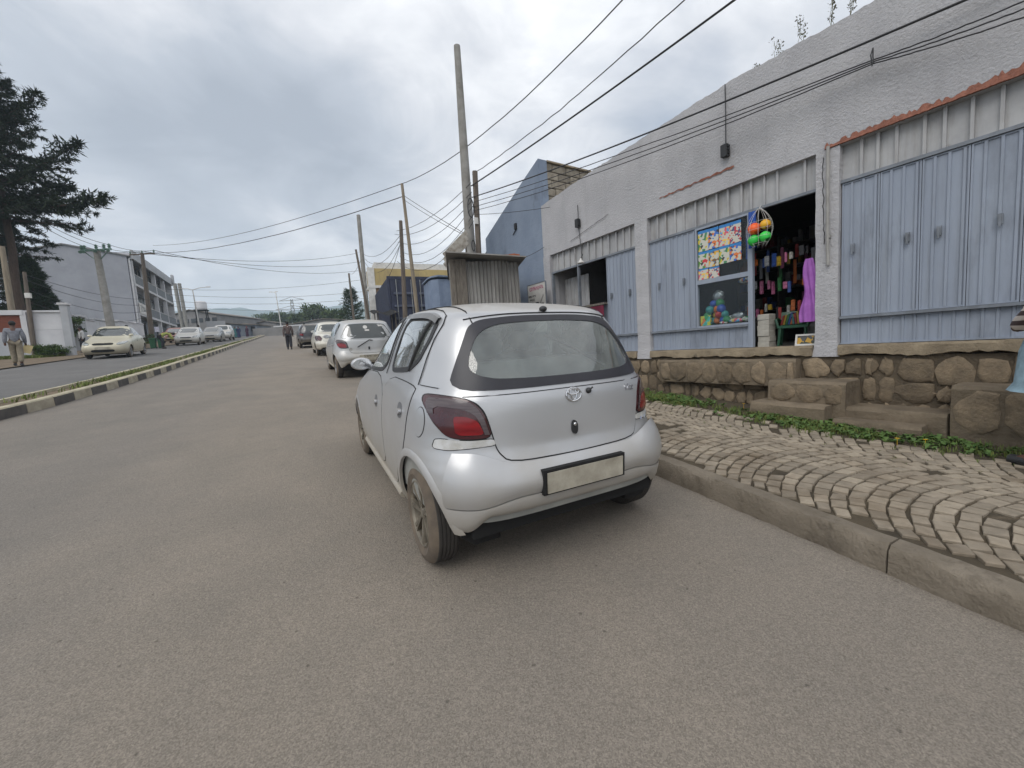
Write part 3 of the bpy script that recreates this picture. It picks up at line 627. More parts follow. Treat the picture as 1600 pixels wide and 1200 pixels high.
def stone_poly(x0, x1, z0, z1, g=.005):
    x0 += g; x1 -= g; z0 += g; z1 -= g; c = min(x1 - x0, z1 - z0) * .42; q = lambda: jit(.026)
    r = random.random
    return [(x0 + c * r() + .01, z0 + abs(q())), ((x0 + x1) / 2 + q(), z0 + q() * .6), (x1 - c * r() - .01, z0 + abs(q())), (x1 - abs(q()), z0 + c * r() + .01), (x1 + q() * .6, (z0 + z1) / 2 + q()), (x1 - abs(q()), z1 - c * r() - .01), (x1 - c * r() - .01, z1 - abs(q())), ((x0 + x1) / 2 + q(), z1 + q() * .6), (x0 + c * r() + .01, z1 - abs(q())), (x0 + abs(q()), z1 - c * r() - .01), (x0 + q() * .6, (z0 + z1) / 2 + q()), (x0 + abs(q()), z0 + c * r() + .01)]
x = -3.0
while x < 6.2:
    zb = gl(x) + .10; zt = .845; H = zt - zb; nr = 3 if H > .55 else 2
    wcol = random.uniform(.24, .42); zs = [zb]
    for k in range(1, nr): zs.append(zb + H * k / nr + jit(.05))
    zs.append(zt)
    for k in range(nr):
        parts = 1 if random.random() < .55 else 2
        xs = [x] + ([x + wcol * random.uniform(.38, .62)] if parts == 2 else []) + [x + wcol]
        for a, c in zip(xs[:-1], xs[1:]):
            if random.random() < .95: rubble(stone_poly(a + jit(.012), c + jit(.012), zs[k], zs[k + 1]), -.018, random.uniform(.014, .034), plinth)
    x += wcol
steps = thing('stone_steps', 'worn stone steps and blocks set before the plinth below the open shop', 'steps', SHP, SH_RZ)
m_step = M('step_concrete', lin((128, 115, 97)), lin((100, 89, 74)), sc=4, rough=.95, bump=.8, bsc=30, rnd=.1, c3=lin((84, 74, 60)), sc3=2.0, th3=.6, w3=.12, wpos=True)
def step(x0, x1, y0, z0, z1, y1=0.0, name='step', stones=True):
    b = MB(); n = max(3, int((x1 - x0) / .12)); rows = []
    for i in range(n + 1):
        xx = x0 + (x1 - x0) * i / n
        rows += [(xx + jit(.004), y1, z1 + jit(.004)), (xx + jit(.004), y0 + .03, z1 + jit(.006)), (xx + jit(.004), y0 + jit(.008), z1 - .03), (xx + jit(.004), y0 + jit(.012), (z0 + z1) / 2), (xx, y0 + .01 + jit(.01), z0)]
    b.add(rows, [(i * 5 + k, i * 5 + k + 1, (i + 1) * 5 + k + 1, (i + 1) * 5 + k) for i in range(n) for k in range(4)] + [(0, 1, 2, 3, 4), tuple(n * 5 + q for q in (4, 3, 2, 1, 0))])
    # end cheeks reach back to the wall
    for xx in (x0, x1): b.add([(xx, y0 + .005, z0), (xx, y1, z0), (xx, y1, z1), (xx, y0 + .02, z1)], [(0, 1, 2, 3)])
    o = b.build(name, m_step, steps, auto=.7)
    return o
def lx_of(u, v, off):
    q = onpl(u, v, sh2w(0, off, 0), np.array([.99766, .06836, 0])); d = q - np.array(SHP); return d @ np.array([.06836, -.99766, 0]), q[2]
for (uL, uR, vt, vb, off, nm) in ((1030, 1243, 563, 600, -.16, 'ledge'), (1200, 1322, 594, 632, -.42, 'step'), (1172, 1288, 627, 652, -.62, 'step'), (1318, 1480, 636, 652, -.42, 'slab'), (1487, 1700, 603, 690, -.40, 'step'), (1300, 1440, 655, 668, -.62, 'slab')):
    xa, z1 = lx_of(uL, vt, off); xb, _ = lx_of(uR, vt, off); _, z0 = lx_of((uL + uR) / 2, vb, off)
    o = step(xa, xb, off, min(z0, gl((xa + xb) / 2) + .05) if nm != 'ledge' else z0, z1, 0.0, nm)
    if nm == 'ledge' or (nm == 'step' and off > -.55):
        zz = gl((xa + xb) / 2) + .16 if nm == 'step' else z0 - .12; xx = xa + .02
        while xx < xb - .1:
            w_ = min(random.uniform(.18, .30), xb - .01 - xx); rubble(stone_poly(xx, xx + w_, max(zz, z0 + .02) if nm == 'step' else z0 + .01, z1 - .03, .004), off + .004, .022, steps); xx += w_
# ------------------------------------------------------------------ goods in and around the shop (top-level things)
SHM = Matrix.Translation(SHP) @ Matrix.Rotation(SH_RZ, 4, 'Z')
def put(o, x, y, z, rz=0.0):
    o.matrix_world = SHM @ Matrix.Translation((x, y, z)) @ Matrix.Rotation(rz, 4, 'Z'); return o
def Mprint(name, pal, sc):
    if name in MATS: return MATS[name]
    m = bpy.data.materials.new(name); m.use_nodes = True; N = m.node_tree.nodes; L = m.node_tree.links; b = N['Principled BSDF']; b.inputs['Roughness'].default_value = .45
    tc = N.new('ShaderNodeTexCoord'); v = N.new('ShaderNodeTexVoronoi'); v.inputs['Scale'].default_value = sc; L.new(tc.outputs['Object'], v.inputs['Vector'])
    s_ = N.new('ShaderNodeSeparateColor'); L.new(v.outputs['Color'], s_.inputs[0]); cr = N.new('ShaderNodeValToRGB'); cr.color_ramp.interpolation = 'CONSTANT'; L.new(s_.outputs[0], cr.inputs[0])
    e = cr.color_ramp.elements; e[0].color = pal[0] + (1,); e[0].position = 0; e[1].position = 1 / len(pal); e[1].color = pal[1] + (1,)
    for i, c in enumerate(pal[2:], 2): x = e.new(i / len(pal)); x.color = c + (1,)
    L.new(cr.outputs[0], b.inputs['Base Color']); MATS[name] = m; return m
W_, K_ = lin((196, 194, 182)), lin((60, 56, 60))
pals = [[W_, lin((70, 130, 90)), W_, lin((200, 180, 60)), K_, W_], [W_, lin((60, 110, 190)), lin((220, 120, 60)), W_, K_], [W_, lin((210, 90, 110)), lin((230, 190, 90)), W_, lin((90, 160, 200))], [W_, lin((190, 60, 70)), W_, lin((80, 80, 120)), W_], [W_, lin((90, 140, 60)), lin((200, 60, 60)), W_, K_, W_], [W_, lin((220, 170, 60)), lin((120, 90, 60)), W_, lin((70, 130, 170))]]
m_hd = M('print_blue_header', lin((60, 140, 200)), lin((40, 110, 180)), sc=30, rough=.45)
prow = [(.905, 2.495, .165, .31), (1.073, 2.50, .160, .30), (1.238, 2.50, .155, .30), (1.396, 2.50, .165, .30), (.905, 2.24, .165, .25), (1.073, 2.235, .160, .255), (1.238, 2.245, .155, .25), (1.396, 2.25, .165, .245), (.905, 2.07, .160, .165), (1.073, 2.07, .16, .16)]
names_ = ['topmost row, leftmost', 'topmost row, second from left', 'topmost row, third from left', 'topmost row, rightmost', 'middle row, leftmost', 'middle row, second from left', 'middle row, third from left', 'middle row, rightmost', 'bottom row, left one', 'bottom row, right one']
for i, (x, z, w, h) in enumerate(prow):
    b = MB(); b.box(0, w, 0, .004, 0, h * .86); b.mat(1).box(0, w, -.0005, .0035, h * .861, h); o = b.build('toy_poster', [Mprint('toy_print_%d' % (i % 6), pals[i % 6], 26 + 5 * (i % 4)), m_hd])
    put(o, x, .033, z); o.rotation_euler.rotate_axis('Y', jit(.02)); tag(o, 'colourful printed toy card in the shop window, ' + names_[i], 'poster', 'toy cards in the shop window')
m_bluec = M('blue_cloth', lin((40, 92, 180)), lin((28, 66, 140)), sc=5, rough=.7)
def cloth(w, h, amp, n=10, m=12):
    b = MB(); b.grid(lambda a, c: (a * w + amp * .3 * math.sin(c * 7), amp * math.sin(a * 13 + c * 3), c * h), n, m); b.grid(lambda a, c: (a * w + amp * .3 * math.sin(c * 7), .012 + amp * math.sin(a * 13 + c * 3), c * h), n, m); return b
o = cloth(.075, .40, .008).build('blue_bag', m_bluec, smooth=True); put(o, 1.575, .12, 2.25); tag(o, 'blue bag hanging inside the window right of the toy cards', 'bag')
o = cloth(.10, .48, .01).build('blue_cloth', m_bluec, smooth=True); put(o, 1.69, -.03, 2.36); tag(o, 'blue cloth hanging on the door jamb beside the netted balls', 'cloth')
def Mball(name, c, d):
    return Mprint(name, [c, c, c, d, c], 17)
bl_ = [(1.805, 2.585, .078, 'orange', lin((236, 96, 34)), lin((200, 60, 20))), (1.945, 2.605, .064, 'yellow', lin((226, 170, 40)), lin((150, 50, 40))), (1.80, 2.435, .074, 'green', lin((44, 190, 70)), lin((16, 70, 30))), (1.94, 2.45, .070, 'bright green', lin((60, 205, 80)), lin((20, 90, 40)))]
for x, z, r, nm, c, d in bl_:
    o = MB().ball((0, 0, 0), r, 20, 14).build('play_ball', Mball('ball_' + nm.replace(' ', '_'), c, d), smooth=True); put(o, x, -.10, z)
    tag(o, {'orange': 'orange ball in the net hanging at the shop door', 'yellow': 'yellow and brown ball in the net at the shop door', 'green': 'green ball at lower left of the hanging net', 'bright green': 'green ball at lower right of the hanging net'}[nm], 'ball', 'balls hanging in a net')
b = MB()
for k in range(9):
    a = k * 2 * math.pi / 9; P = []
    for i in range(9):
        t = i / 8; r = .17 * math.sin(math.pi * min(1, t * .85 + .02)) ** .8; P.append((1.87 + r * math.cos(a) * .98, -.10 + r * .55 * math.sin(a), 2.83 - t * .49))
    b.tube(P, .0022, 4)
for t in (.35, .55, .75, .92):
    r = .17 * math.sin(math.pi * min(1, t * .85 + .02)) ** .8; b.tube([(1.87 + r * .98 * math.cos(a), -.10 + r * .55 * math.sin(a), 2.83 - t * .49) for a in np.linspace(0, 2 * math.pi, 16)], .002, 4)
b.tube([(1.87, -.10, 2.83), (1.86, -.05, 2.87), (1.86, .03, 2.87)], .004, 5)
o = b.build('ball_net', m_whi); o.location = SHP; o.rotation_euler = (0, 0, SH_RZ); tag(o, 'white string net holding four balls at the shop door', 'net')
# display behind the lower pane
o = MB().bevbox(0, .75, 0, .5, 0, .36, .01).build('display_counter', m_inn); put(o, .9, .10, 1.0); tag(o, 'low dark display counter behind the lower window pane', 'counter')
cols = [('red', (190, 50, 44)), ('yellow', (222, 180, 50)), ('green', (50, 140, 84)), ('blue', (44, 84, 180)), ('orange', (226, 120, 40)), ('teal', (60, 150, 150))]
random.seed(5); cnt = 0
for lay in range(4):
    for k in range(5 - lay):
        nm, c = cols[(cnt * 5 + lay) % 6]; r = random.uniform(.050, .066)
        o = MB().ball((0, 0, 0), r, 12, 8).build('toy_ball', M('toy_' + nm, lin(c), lin([x * .85 for x in c]), rough=.35), smooth=True); put(o, .955 + k * .082 + lay * .035 + jit(.01), .14 + jit(.02) + (k % 2) * .05, 1.425 + lay * .088)
        tag(o, nm + ' toy ball in the heap behind the lower shop window', 'ball', 'heap of ' + nm + ' toy balls'); cnt += 1
def crumple(w, d, h, amp, n=7):
    b = MB(); b.ball((0, 0, 0), 1, 14, 10); b.v = [(x * w * (1 + jit(amp)), y * d * (1 + jit(amp)), z * h * (1 + jit(amp))) for x, y, z in b.v]; return b
m_sil = M('silver_film', lin((186, 188, 190)), lin((120, 122, 126)), sc=18, rough=.25, metal=.6)
packs = [(1.12, .2, 1.80, .09, .06, .09, m_sil, 'crumpled silver plastic bag on top of the toy balls'), (1.30, .2, 1.42, .07, .05, .06, m_whi, 'white and grey ball in a bag beside the toy balls'), (1.43, .17, 1.47, .10, .05, .05, m_sil, 'silver wrapped pack at the back of the window display'), (1.42, .14, 1.40, .12, .05, .035, Mprint('pack_a', pals[2], 24), 'pink and white packed goods in the middle of the window display'), (1.57, .15, 1.41, .08, .06, .04, Mprint('pack_b', pals[0], 24), 'green printed pack at the right end of the window display'), (1.24, .12, 1.385, .07, .03, .025, Mprint('pack_c', pals[3], 26), 'red printed pack at the front of the window display'), (1.52, .18, 1.97, .09, .03, .035, Mprint('pack_d', pals[1], 30), 'colourful bag of small toys hanging under the window bar')]
for x, y, z, w, d, h, m, lb in packs:
    o = crumple(w, d, h, .16).build('packed_goods', m, smooth=True); put(o, x, y, z); tag(o, lb, 'packet', 'goods in the shop window')
o = MB().box(0, .16, 0, .03, 0, .15).build('toy_box', Mprint('box_print', [lin((90, 190, 180)), lin((220, 210, 80)), lin((230, 130, 60)), lin((60, 160, 90))], 16)); put(o, .90, .07, 1.365); tag(o, 'square turquoise and yellow toy box at the window corner', 'box')
m_wall0 = M('carton_white', lin((178, 174, 164)), lin((150, 146, 138)), sc=8, rough=.8)
# doorway goods
for k in range(6):
    o = MB().bevbox(0, .15, 0, .18, 0, .074, .006, .002).build('carton', m_wall0); put(o, 1.735 + jit(.008), .10 + jit(.01), 1.0 + k * .0755, jit(.03)); tag(o, 'white carton in the stack at the doorway, ' + ['lowest', 'second from the bottom', 'third from the bottom', 'fourth from the bottom', 'second from the top', 'topmost'][k], 'carton', 'white cartons stacked in the doorway')
ch = thing('plastic_chair', 'dark green moulded plastic chair standing in the shop doorway', 'chair'); put(ch, 2.08, .36, 1.0, .3)
m_gp = M('green_plastic', lin((24, 74, 50)), lin((18, 58, 40)), rough=.35)
for sx in (-1, 1):
    for sy in (-1, 1): MB().tube([(sx * .16, sy * .14, 0), (sx * .14, sy * .12, .25)], [.016, .02], 8).build('leg', m_gp, ch)
    MB().tube([(sx * .16, -.13, .25), (sx * .19, -.12, .36), (sx * .19, .05, .38), (sx * .16, .14, .34)], .016, 8).build('armrest', m_gp, ch)
MB().bevbox(-.17, .17, -.15, .15, .24, .275, .012).build('seat', m_gp, ch)
MB().grid(lambda a, c: ((a - .5) * .33, .14 + .03 * (1 - (2 * a - 1) ** 2) + c * .06, .27 + c * .2), 8, 4).build('backrest', m_gp, ch, smooth=True)
random.seed(31)
for k in range(9):
    nm, c = cols[k % 6]; o = MB().box(0, .022, 0, .12, 0, random.uniform(.13, .18)).build('book', M('book_' + nm, lin([x * .6 for x in c]), lin([x * .5 for x in c]), rough=.6)); put(o, 1.94 + k * .03, .30, 1.29, 0); o.rotation_euler.rotate_axis('Y', .25 if k < 5 else -.1)
    tag(o, nm + ' thin book standing on the green chair, ' + ('left half' if k < 5 else 'right half') + ' of the row' + ('' if k < 6 else ' end'), 'book', 'books standing on the chair')
def frame_pic(w, h, fw, mat_f, mat_p, name, lab, cat):
    t = thing(name, lab, cat)
    for (a, c, d, e) in ((0, w, 0, fw), (0, w, h - fw, h), (0, fw, fw, h - fw), (w - fw, w, fw, h - fw)): MB().box(a, c, 0, .02, d, e).build('frame_bar', mat_f, t)
    MB().box(fw, w - fw, .012, .018, fw, h - fw).build('picture', mat_p, t); return t
t = frame_pic(.22, .38, .02, m_whi, Mprint('pic_a', [lin((70, 74, 70)), lin((120, 116, 104)), lin((90, 84, 80))], 14), 'picture_frame', 'tall white framed picture leaning behind the green chair', 'picture'); t.matrix_world = SHM @ Matrix.Translation((2.12, .55, 1.12)) @ Matrix.Rotation(-.2, 4, 'X')
t = frame_pic(.26, .15, .022, m_whi, Mprint('pic_b', [lin((60, 66, 54)), lin((190, 150, 60)), lin((84, 84, 84))], 18), 'picture_frame', 'small white framed picture standing on the doorway floor', 'picture'); t.matrix_world = SHM @ Matrix.Translation((2.20, .10, 1.0)) @ Matrix.Rotation(-.2, 4, 'X')
o = crumple(.13, .10, .15, .12).build('sack', M('grey_sack', lin((120, 118, 116)), lin((90, 88, 86)), rough=.7), smooth=True); put(o, 2.32, .45, 1.15); tag(o, 'pale grey sack on the floor inside the shop door', 'sack')
m_pur = M('purple_fabric', lin((168, 104, 184)), lin((134, 72, 152)), sc=6, rough=.65)
b = MB()
def _gar(a, c):
    wv = .035 + .075 * (1 - c) ** .6 + .03 * math.sin(c * 9) * (1 - c); return ((a - .5) * 2 * wv + .012 * math.sin(c * 5), .018 * math.sin(a * 15 + c * 4) * (1.15 - c), c * .78)
b.grid(_gar, 18, 22); b.grid(lambda a, c: tuple(np.array(_gar(a, c)) + np.array([0, .025, 0])), 18, 22)
o = b.build('purple_garment', m_pur, smooth=True); put(o, 2.40, .02, 1.30); tag(o, 'purple garment hanging at the right side of the shop doorway', 'garment')
# shelves of goods in the dim back
random.seed(77)
sh = thing('shop_shelf', 'tall shelf crowded with small goods at the back of the open shop', 'shelf'); put(sh, .15, 2.5, 1.0)
for k in range(5): MB().box(0, 1.5, 0, .35, .25 + k * .38, .27 + k * .38).build('shelf_board', m_wood, sh)
for x in (0, .75, 1.47): MB().box(x, x + .03, 0, .35, 0, 1.95).build('upright', m_wood, sh)
gnm = ['white', 'red', 'yellow', 'green', 'blue', 'silver', 'orange', 'pink', 'black']; gc = [(200, 198, 190), (170, 50, 46), (200, 166, 50), (60, 130, 70), (50, 84, 160), (150, 152, 156), (206, 110, 44), (200, 110, 150), (50, 48, 50)]
for k in range(5):
    x = .04; pos = 0
    while x < 1.44:
        w = random.uniform(.04, .10); h = random.uniform(.06, .27); q = random.randrange(9)
        if abs(x - .74) > .05 and not (x < .75 < x + w):
            o = MB().bevbox(0, w, 0, .12, 0, h, .008, .003).build('packaged_item', M('item_' + gnm[q], lin([v * .85 for v in gc[q]]), lin([v * .7 for v in gc[q]]), sc=20, rough=.6)); put(o, .15 + x, 2.5 + jit(.02) + .03, 1.0 + .271 + k * .38)
            tag(o, gnm[q] + ' packaged item on the back shelf, ' + ['lowest', 'second', 'middle', 'fourth', 'top'][k] + ' board', 'packet', 'goods on the back shelf, %s, %d' % (gnm[q], k))
        x += w + random.uniform(.01, .06)
hn = ['upper', 'middle', 'lower']; random.seed(19)
for row in range(3):
    for k in range(11):
        x = 1.50 - .10 * row + .078 * k + jit(.02); h = random.uniform(.07, .20); q = random.randrange(9); w = random.uniform(.025, .055)
        o = MB().bevbox(0, w, 0, .03, 0, h, .006, .004).build('hanging_packet', M('pack_' + gnm[q], lin(gc[q]), lin([v * .55 for v in gc[q]]), sc=45, rough=.45)); put(o, x, .38 + .16 * row + jit(.05), 2.28 - .34 * row - h + jit(.05), jit(.4)); tag(o, gnm[q] + ' packet hanging in the open doorway, ' + hn[row] + ' row', 'packet', 'packets in the doorway, %s %s' % (gnm[q], hn[row]))
for k in range(10):
    x = 1.78 + .065 * k; h = random.uniform(.12, .35); q = (k * 4 + 1) % 9
    o = cloth(.04, h, .006, 4, 4).build('hanging_goods', M('item_' + gnm[q], lin(gc[q])), smooth=True); put(o, x - .5, .9 + .05 * (k % 3), 2.45 - h - .1 * (k % 3)); tag(o, '%s cloth item hanging deep inside the open shop, %s from the left' % (gnm[q], ['first', 'second', 'third', 'fourth', 'fifth', 'sixth', 'seventh', 'eighth', 'ninth', 'tenth'][k]), 'hanging goods', 'goods hanging inside the shop')
MB  # end of shop
# ================================================================== CARS (local: x right, y forward, z up, origin on the ground under the rear axle)
def pchip(xs, ys):
    xs = np.asarray(xs, float); ys = np.asarray(ys, float); h = np.diff(xs); d = np.diff(ys) / h; m = np.zeros(len(xs))
    for i in range(1, len(xs) - 1):
        if d[i - 1] * d[i] > 0: m[i] = 2 * d[i - 1] * d[i] / (d[i - 1] + d[i])
    m[0] = d[0]; m[-1] = d[-1]
    def f(x):
        x = min(max(x, xs[0]), xs[-1]); i = min(int(np.searchsorted(xs, x, 'right')) - 1, len(xs) - 2); i = max(i, 0); t = (x - xs[i]) / h[i]
        return (2 * t**3 - 3 * t**2 + 1) * ys[i] + (t**3 - 2 * t**2 + t) * h[i] * m[i] + (-2 * t**3 + 3 * t**2) * ys[i + 1] + (t**3 - t**2) * h[i] * m[i + 1]
    return f
def inside(poly, x, y):
    c = False; j = len(poly) - 1
    for i in range(len(poly)):
        (xi, yi), (xj, yj) = poly[i], poly[j]
        if (yi > y) != (yj > y) and x < (xj - xi) * (y - yi) / (yj - yi) + xi: c = not c
        j = i
    return c
def chaikin(p, it=3, k=.25):
    for _ in range(it):
        q = []
        for i in range(len(p)):
            a, b = p[i], p[(i + 1) % len(p)]
            q += [(a[0] + (b[0] - a[0]) * k, a[1] + (b[1] - a[1]) * k), (a[0] + (b[0] - a[0]) * (1 - k), a[1] + (b[1] - a[1]) * (1 - k))]
        p = q
    return p
def grow(p, d):
    """offset a closed outline outwards by d"""
    A = sum(p[i][0] * p[(i + 1) % len(p)][1] - p[(i + 1) % len(p)][0] * p[i][1] for i in range(len(p))); s = 1 if A > 0 else -1; q = []
    for i in range(len(p)):
        a, b = p[i - 1], p[(i + 1) % len(p)]; tx, ty = b[0] - a[0], b[1] - a[1]; l = math.hypot(tx, ty) + 1e-9; q.append((p[i][0] + s * ty / l * d, p[i][1] - s * tx / l * d))
    return q
def mirror(p): return [(-x, z) for x, z in p][::-1]
class Shell:
    dn = 2.0
    def __init__(s, rows, y0):
        z = [r[0] for r in rows]; s.w = pchip(z, [r[1] for r in rows]); s.r = pchip(z, [r[2] for r in rows]); s.f = pchip(z, [r[3] for r in rows]); s.n = pchip(z, [r[4] for r in rows]); s.y0 = y0; s.z0 = z[0]; s.z1 = z[-1]
    def side(s, y, z):
        e = (s.y0 - s.r(z)) if y < s.y0 else (s.f(z) - s.y0); t = min(abs(y - s.y0) / max(e, 1e-4), .9995); n = s.n(z) + (0 if y < s.y0 else s.dn); return s.w(z) * (1 - t**n) ** (1 / n)
    def end(s, x, z, rear):
        w = s.w(z); t = min(abs(x) / w, .9995); n = s.n(z); k = (1 - t**n) ** (1 / n)
        return s.y0 - (s.y0 - s.r(z)) * k if rear else s.y0 + (s.f(z) - s.y0) * (1 - t**(n + s.dn)) ** (1 / (n + s.dn))
    def raw(s, face, a, z):
        if face == 'L': return np.array([-s.side(a, z), a, z])
        if face == 'R': return np.array([s.side(a, z), a, z])
        if face == 'B': return np.array([a, s.end(a, z, True), z])
        return np.array([a, s.end(a, z, False), z])
    def pt(s, face, a, z, off=0.0):
        p = s.raw(face, a, z)
        if not off: return p
        e = .012; da = s.raw(face, a + e, z) - s.raw(face, a - e, z); dz = s.raw(face, a, min(z + e, s.z1)) - s.raw(face, a, max(z - e, s.z0)); n = np.cross(da, dz); l = np.linalg.norm(n)
        if l < 1e-9: return p
        n /= l; ref = {'L': (-1, 0, .2), 'R': (1, 0, .2), 'B': (0, -1, .2), 'F': (0, 1, .2)}[face]
        if n @ np.array(ref) < 0: n = -n
        return p + n * off
    def patch(s, b, face, poly, off, K=6, skirt=.012):
        k = len(poly); cx = sum(p[0] for p in poly) / k; cz = sum(p[1] for p in poly) / k; vv = [s.pt(face, a, z, off - skirt) for a, z in poly]
        for r in range(K):
            t = 1 - r / K; vv += [s.pt(face, cx + (a - cx) * t, cz + (z - cz) * t, off) for a, z in poly]
        vv.append(s.pt(face, cx, cz, off))
        ff = [(r * k + i, r * k + (i + 1) % k, (r + 1) * k + (i + 1) % k, (r + 1) * k + i) for r in range(K) for i in range(k)] + [(K * k + i, K * k + (i + 1) % k, (K + 1) * k) for i in range(k)]
        b.add(vv, ff); return b
    def ring(s, b, face, pa, pb, off, off2=None, skirt=.012, K=8):
        """band between two closed outlines"""
        def res(p):
            P = np.array(p + [p[0]]); d = np.r_[0, np.cumsum(np.hypot(*np.diff(P, axis=0).T))]; return P, d
        N = 168; cx = sum(p[0] for p in pb) / len(pb); cz = sum(p[1] for p in pb) / len(pb)
        def byang(p):
            out = []
            for i in range(N):
                a = 2 * math.pi * i / N; dx, dz = math.cos(a), math.sin(a); best = None
                for j in range(len(p)):
                    (x1, y1), (x2, y2) = p[j], p[(j + 1) % len(p)]; ex, ey = x2 - x1, y2 - y1; den = dx * ey - dz * ex
                    if abs(den) < 1e-12: continue
                    t = ((x1 - cx) * ey - (y1 - cz) * ex) / den; u = ((x1 - cx) * dz - (y1 - cz) * dx) / den
                    if t > 0 and -1e-6 <= u <= 1 + 1e-6: best = t if best is None else max(best, t)
                out.append((cx + dx * (best or .001), cz + dz * (best or .001)))
            return out
        A, B = byang(pa), byang(pb); vv = [s.pt(face, a, z, off - skirt) for a, z in A]; o2 = off if off2 is None else off2
        for r in range(K + 1):
            t = r / K; vv += [s.pt(face, A[i][0] + (B[i][0] - A[i][0]) * t, A[i][1] + (B[i][1] - A[i][1]) * t, off + (o2 - off) * t) for i in range(N)]
        vv += [s.pt(face, a, z, o2 - skirt) for a, z in B]
        b.add(vv, [(r * N + i, r * N + (i + 1) % N, (r + 1) * N + (i + 1) % N, (r + 1) * N + i) for r in range(K + 2) for i in range(N)]); return b
    def body(s, nz, nr, off=0.0, holes=None, zmax=None):
        """closed shell from stacked plan outlines; holes(x,y,z) skips faces"""
        zs = list(np.linspace(s.z0, s.z1 - .06, nz)) + list(s.z1 - .06 * (1 - np.linspace(0, 1, max(6, nz // 8) + 1)[1:]) ** 2)
        th = np.linspace(0, math.pi / 2, 400); zr = .6; n = s.n(zr); x = s.w(zr) * np.sin(th) ** (2 / n)
        def samp(rear):
            L_ = (s.y0 - s.r(zr)) if rear else (s.f(zr) - s.y0); y = L_ * np.cos(th) ** (2 / n); d = np.r_[0, np.cumsum(np.hypot(np.diff(x), np.diff(y)))]; k = max(8, int(d[-1] / nr)); return np.interp(np.linspace(0, d[-1], k + 1), d, th)
        tr, tf = samp(True), samp(False); vv = []; cols = None
        for z in zs:
            w, r, f, n = s.w(z), s.r(z), s.f(z), s.n(z); q = []
            for t in tr: q.append((w * math.sin(t) ** (2 / n), s.y0 - (s.y0 - r) * math.cos(t) ** (2 / n)))
            n2 = n + s.dn
            for t in tf[::-1][1:]: q.append((w * max(math.sin(t), 0) ** (2 / n2), s.y0 + (f - s.y0) * math.cos(t) ** (2 / n2)))
            q = q + [(-a, c) for a, c in q[-2:0:-1]]; cols = len(q)
            vv += [(a, c, z) for a, c in q]
        V = np.array(vv).reshape(len(zs), cols, 3)
        if off:
            dz = np.gradient(V, axis=0); da = np.roll(V, -1, 1) - np.roll(V, 1, 1); nn = np.cross(da, dz); nn /= np.linalg.norm(nn, axis=2, keepdims=True) + 1e-9; V = V + nn * off * np.sign((nn * (V - np.array([0, s.y0, .7]))).sum(2, keepdims=True))
        b = MB(); ff = []
        for j in range(len(zs) - 1):
            for i in range(cols):
                i2 = (i + 1) % cols
                if holes is not None:
                    c = (V[j, i] + V[j, i2] + V[j + 1, i] + V[j + 1, i2]) / 4
                    if holes(c): continue
                ff.append((j * cols + i, j * cols + i2, (j + 1) * cols + i2, (j + 1) * cols + i))
        ff.append(tuple((len(zs) - 1) * cols + i for i in range(cols)))
        b.add(V.reshape(-1, 3), ff); return b
def carpaint(name, c, metal=.55, rough=.32, dust=lin((150, 140, 122)), dz=.35, flake=True, dent=.0):
    if name in MATS: return MATS[name]
    m = M(name, c, [x * .93 for x in c], sc=1.2, rough=rough, metal=metal, coat=.6, bump=dent, bsc=2.2)
    nt = m.node_tree; N = nt.nodes; L = nt.links; b = N['Principled BSDF']; src = b.inputs['Base Color'].links[0].from_socket
    tc = N.new('ShaderNodeTexCoord'); sp = N.new('ShaderNodeSeparateXYZ'); L.new(tc.outputs['Object'], sp.inputs[0]); n = N.new('ShaderNodeTexNoise'); n.inputs['Scale'].default_value = 4; n.inputs['Detail'].default_value = 8; L.new(tc.outputs['Object'], n.inputs[0])
    ma = N.new('ShaderNodeMath'); ma.operation = 'MULTIPLY_ADD'; L.new(n.outputs[0], ma.inputs[0]); ma.inputs[1].default_value = -.45; L.new(sp.outputs[2], ma.inputs[2])
    mr = N.new('ShaderNodeMapRange'); L.new(ma.outputs[0], mr.inputs[0]); mr.inputs[1].default_value = dz - .30; mr.inputs[2].default_value = dz + .25; mr.inputs[3].default_value = .85; mr.inputs[4].default_value = .08
    mx = N.new('ShaderNodeMixRGB'); L.new(mr.outputs[0], mx.inputs[0]); L.new(src, mx.inputs[1]); mx.inputs[2].default_value = tuple(dust) + (1,); L.new(mx.outputs[0], b.inputs['Base Color'])
    # dust that has settled on upward faces
    ge = N.new('ShaderNodeNewGeometry'); sn = N.new('ShaderNodeSeparateXYZ'); L.new(ge.outputs['True Normal'], sn.inputs[0]); tr_ = N.new('ShaderNodeMapRange'); L.new(sn.outputs[2], tr_.inputs[0]); tr_.inputs[1].default_value = .80; tr_.inputs[2].default_value = .97; tr_.inputs[3].default_value = 0; tr_.inputs[4].default_value = .55
    mm = N.new('ShaderNodeMath'); mm.operation = 'MAXIMUM'; L.new(tr_.outputs[0], mm.inputs[0]); L.new(mr.outputs[0], mm.inputs[1]); L.new(mm.outputs[0], mx.inputs[0]); mr = mm
    r2 = N.new('ShaderNodeMapRange'); L.new(mr.outputs[0], r2.inputs[0]); r2.inputs[3].default_value = rough - .04; r2.inputs[4].default_value = .85; L.new(r2.outputs[0], b.inputs['Roughness'])
    r3 = N.new('ShaderNodeMapRange'); L.new(mr.outputs[0], r3.inputs[0]); r3.inputs[3].default_value = metal; r3.inputs[4].default_value = 0; L.new(r3.outputs[0], b.inputs['Metallic'])
    r4 = N.new('ShaderNodeMapRange'); L.new(mr.outputs[0], r4.inputs[0]); r4.inputs[3].default_value = .5; r4.inputs[4].default_value = 0; L.new(r4.outputs[0], b.inputs['Coat Weight'])
    return m
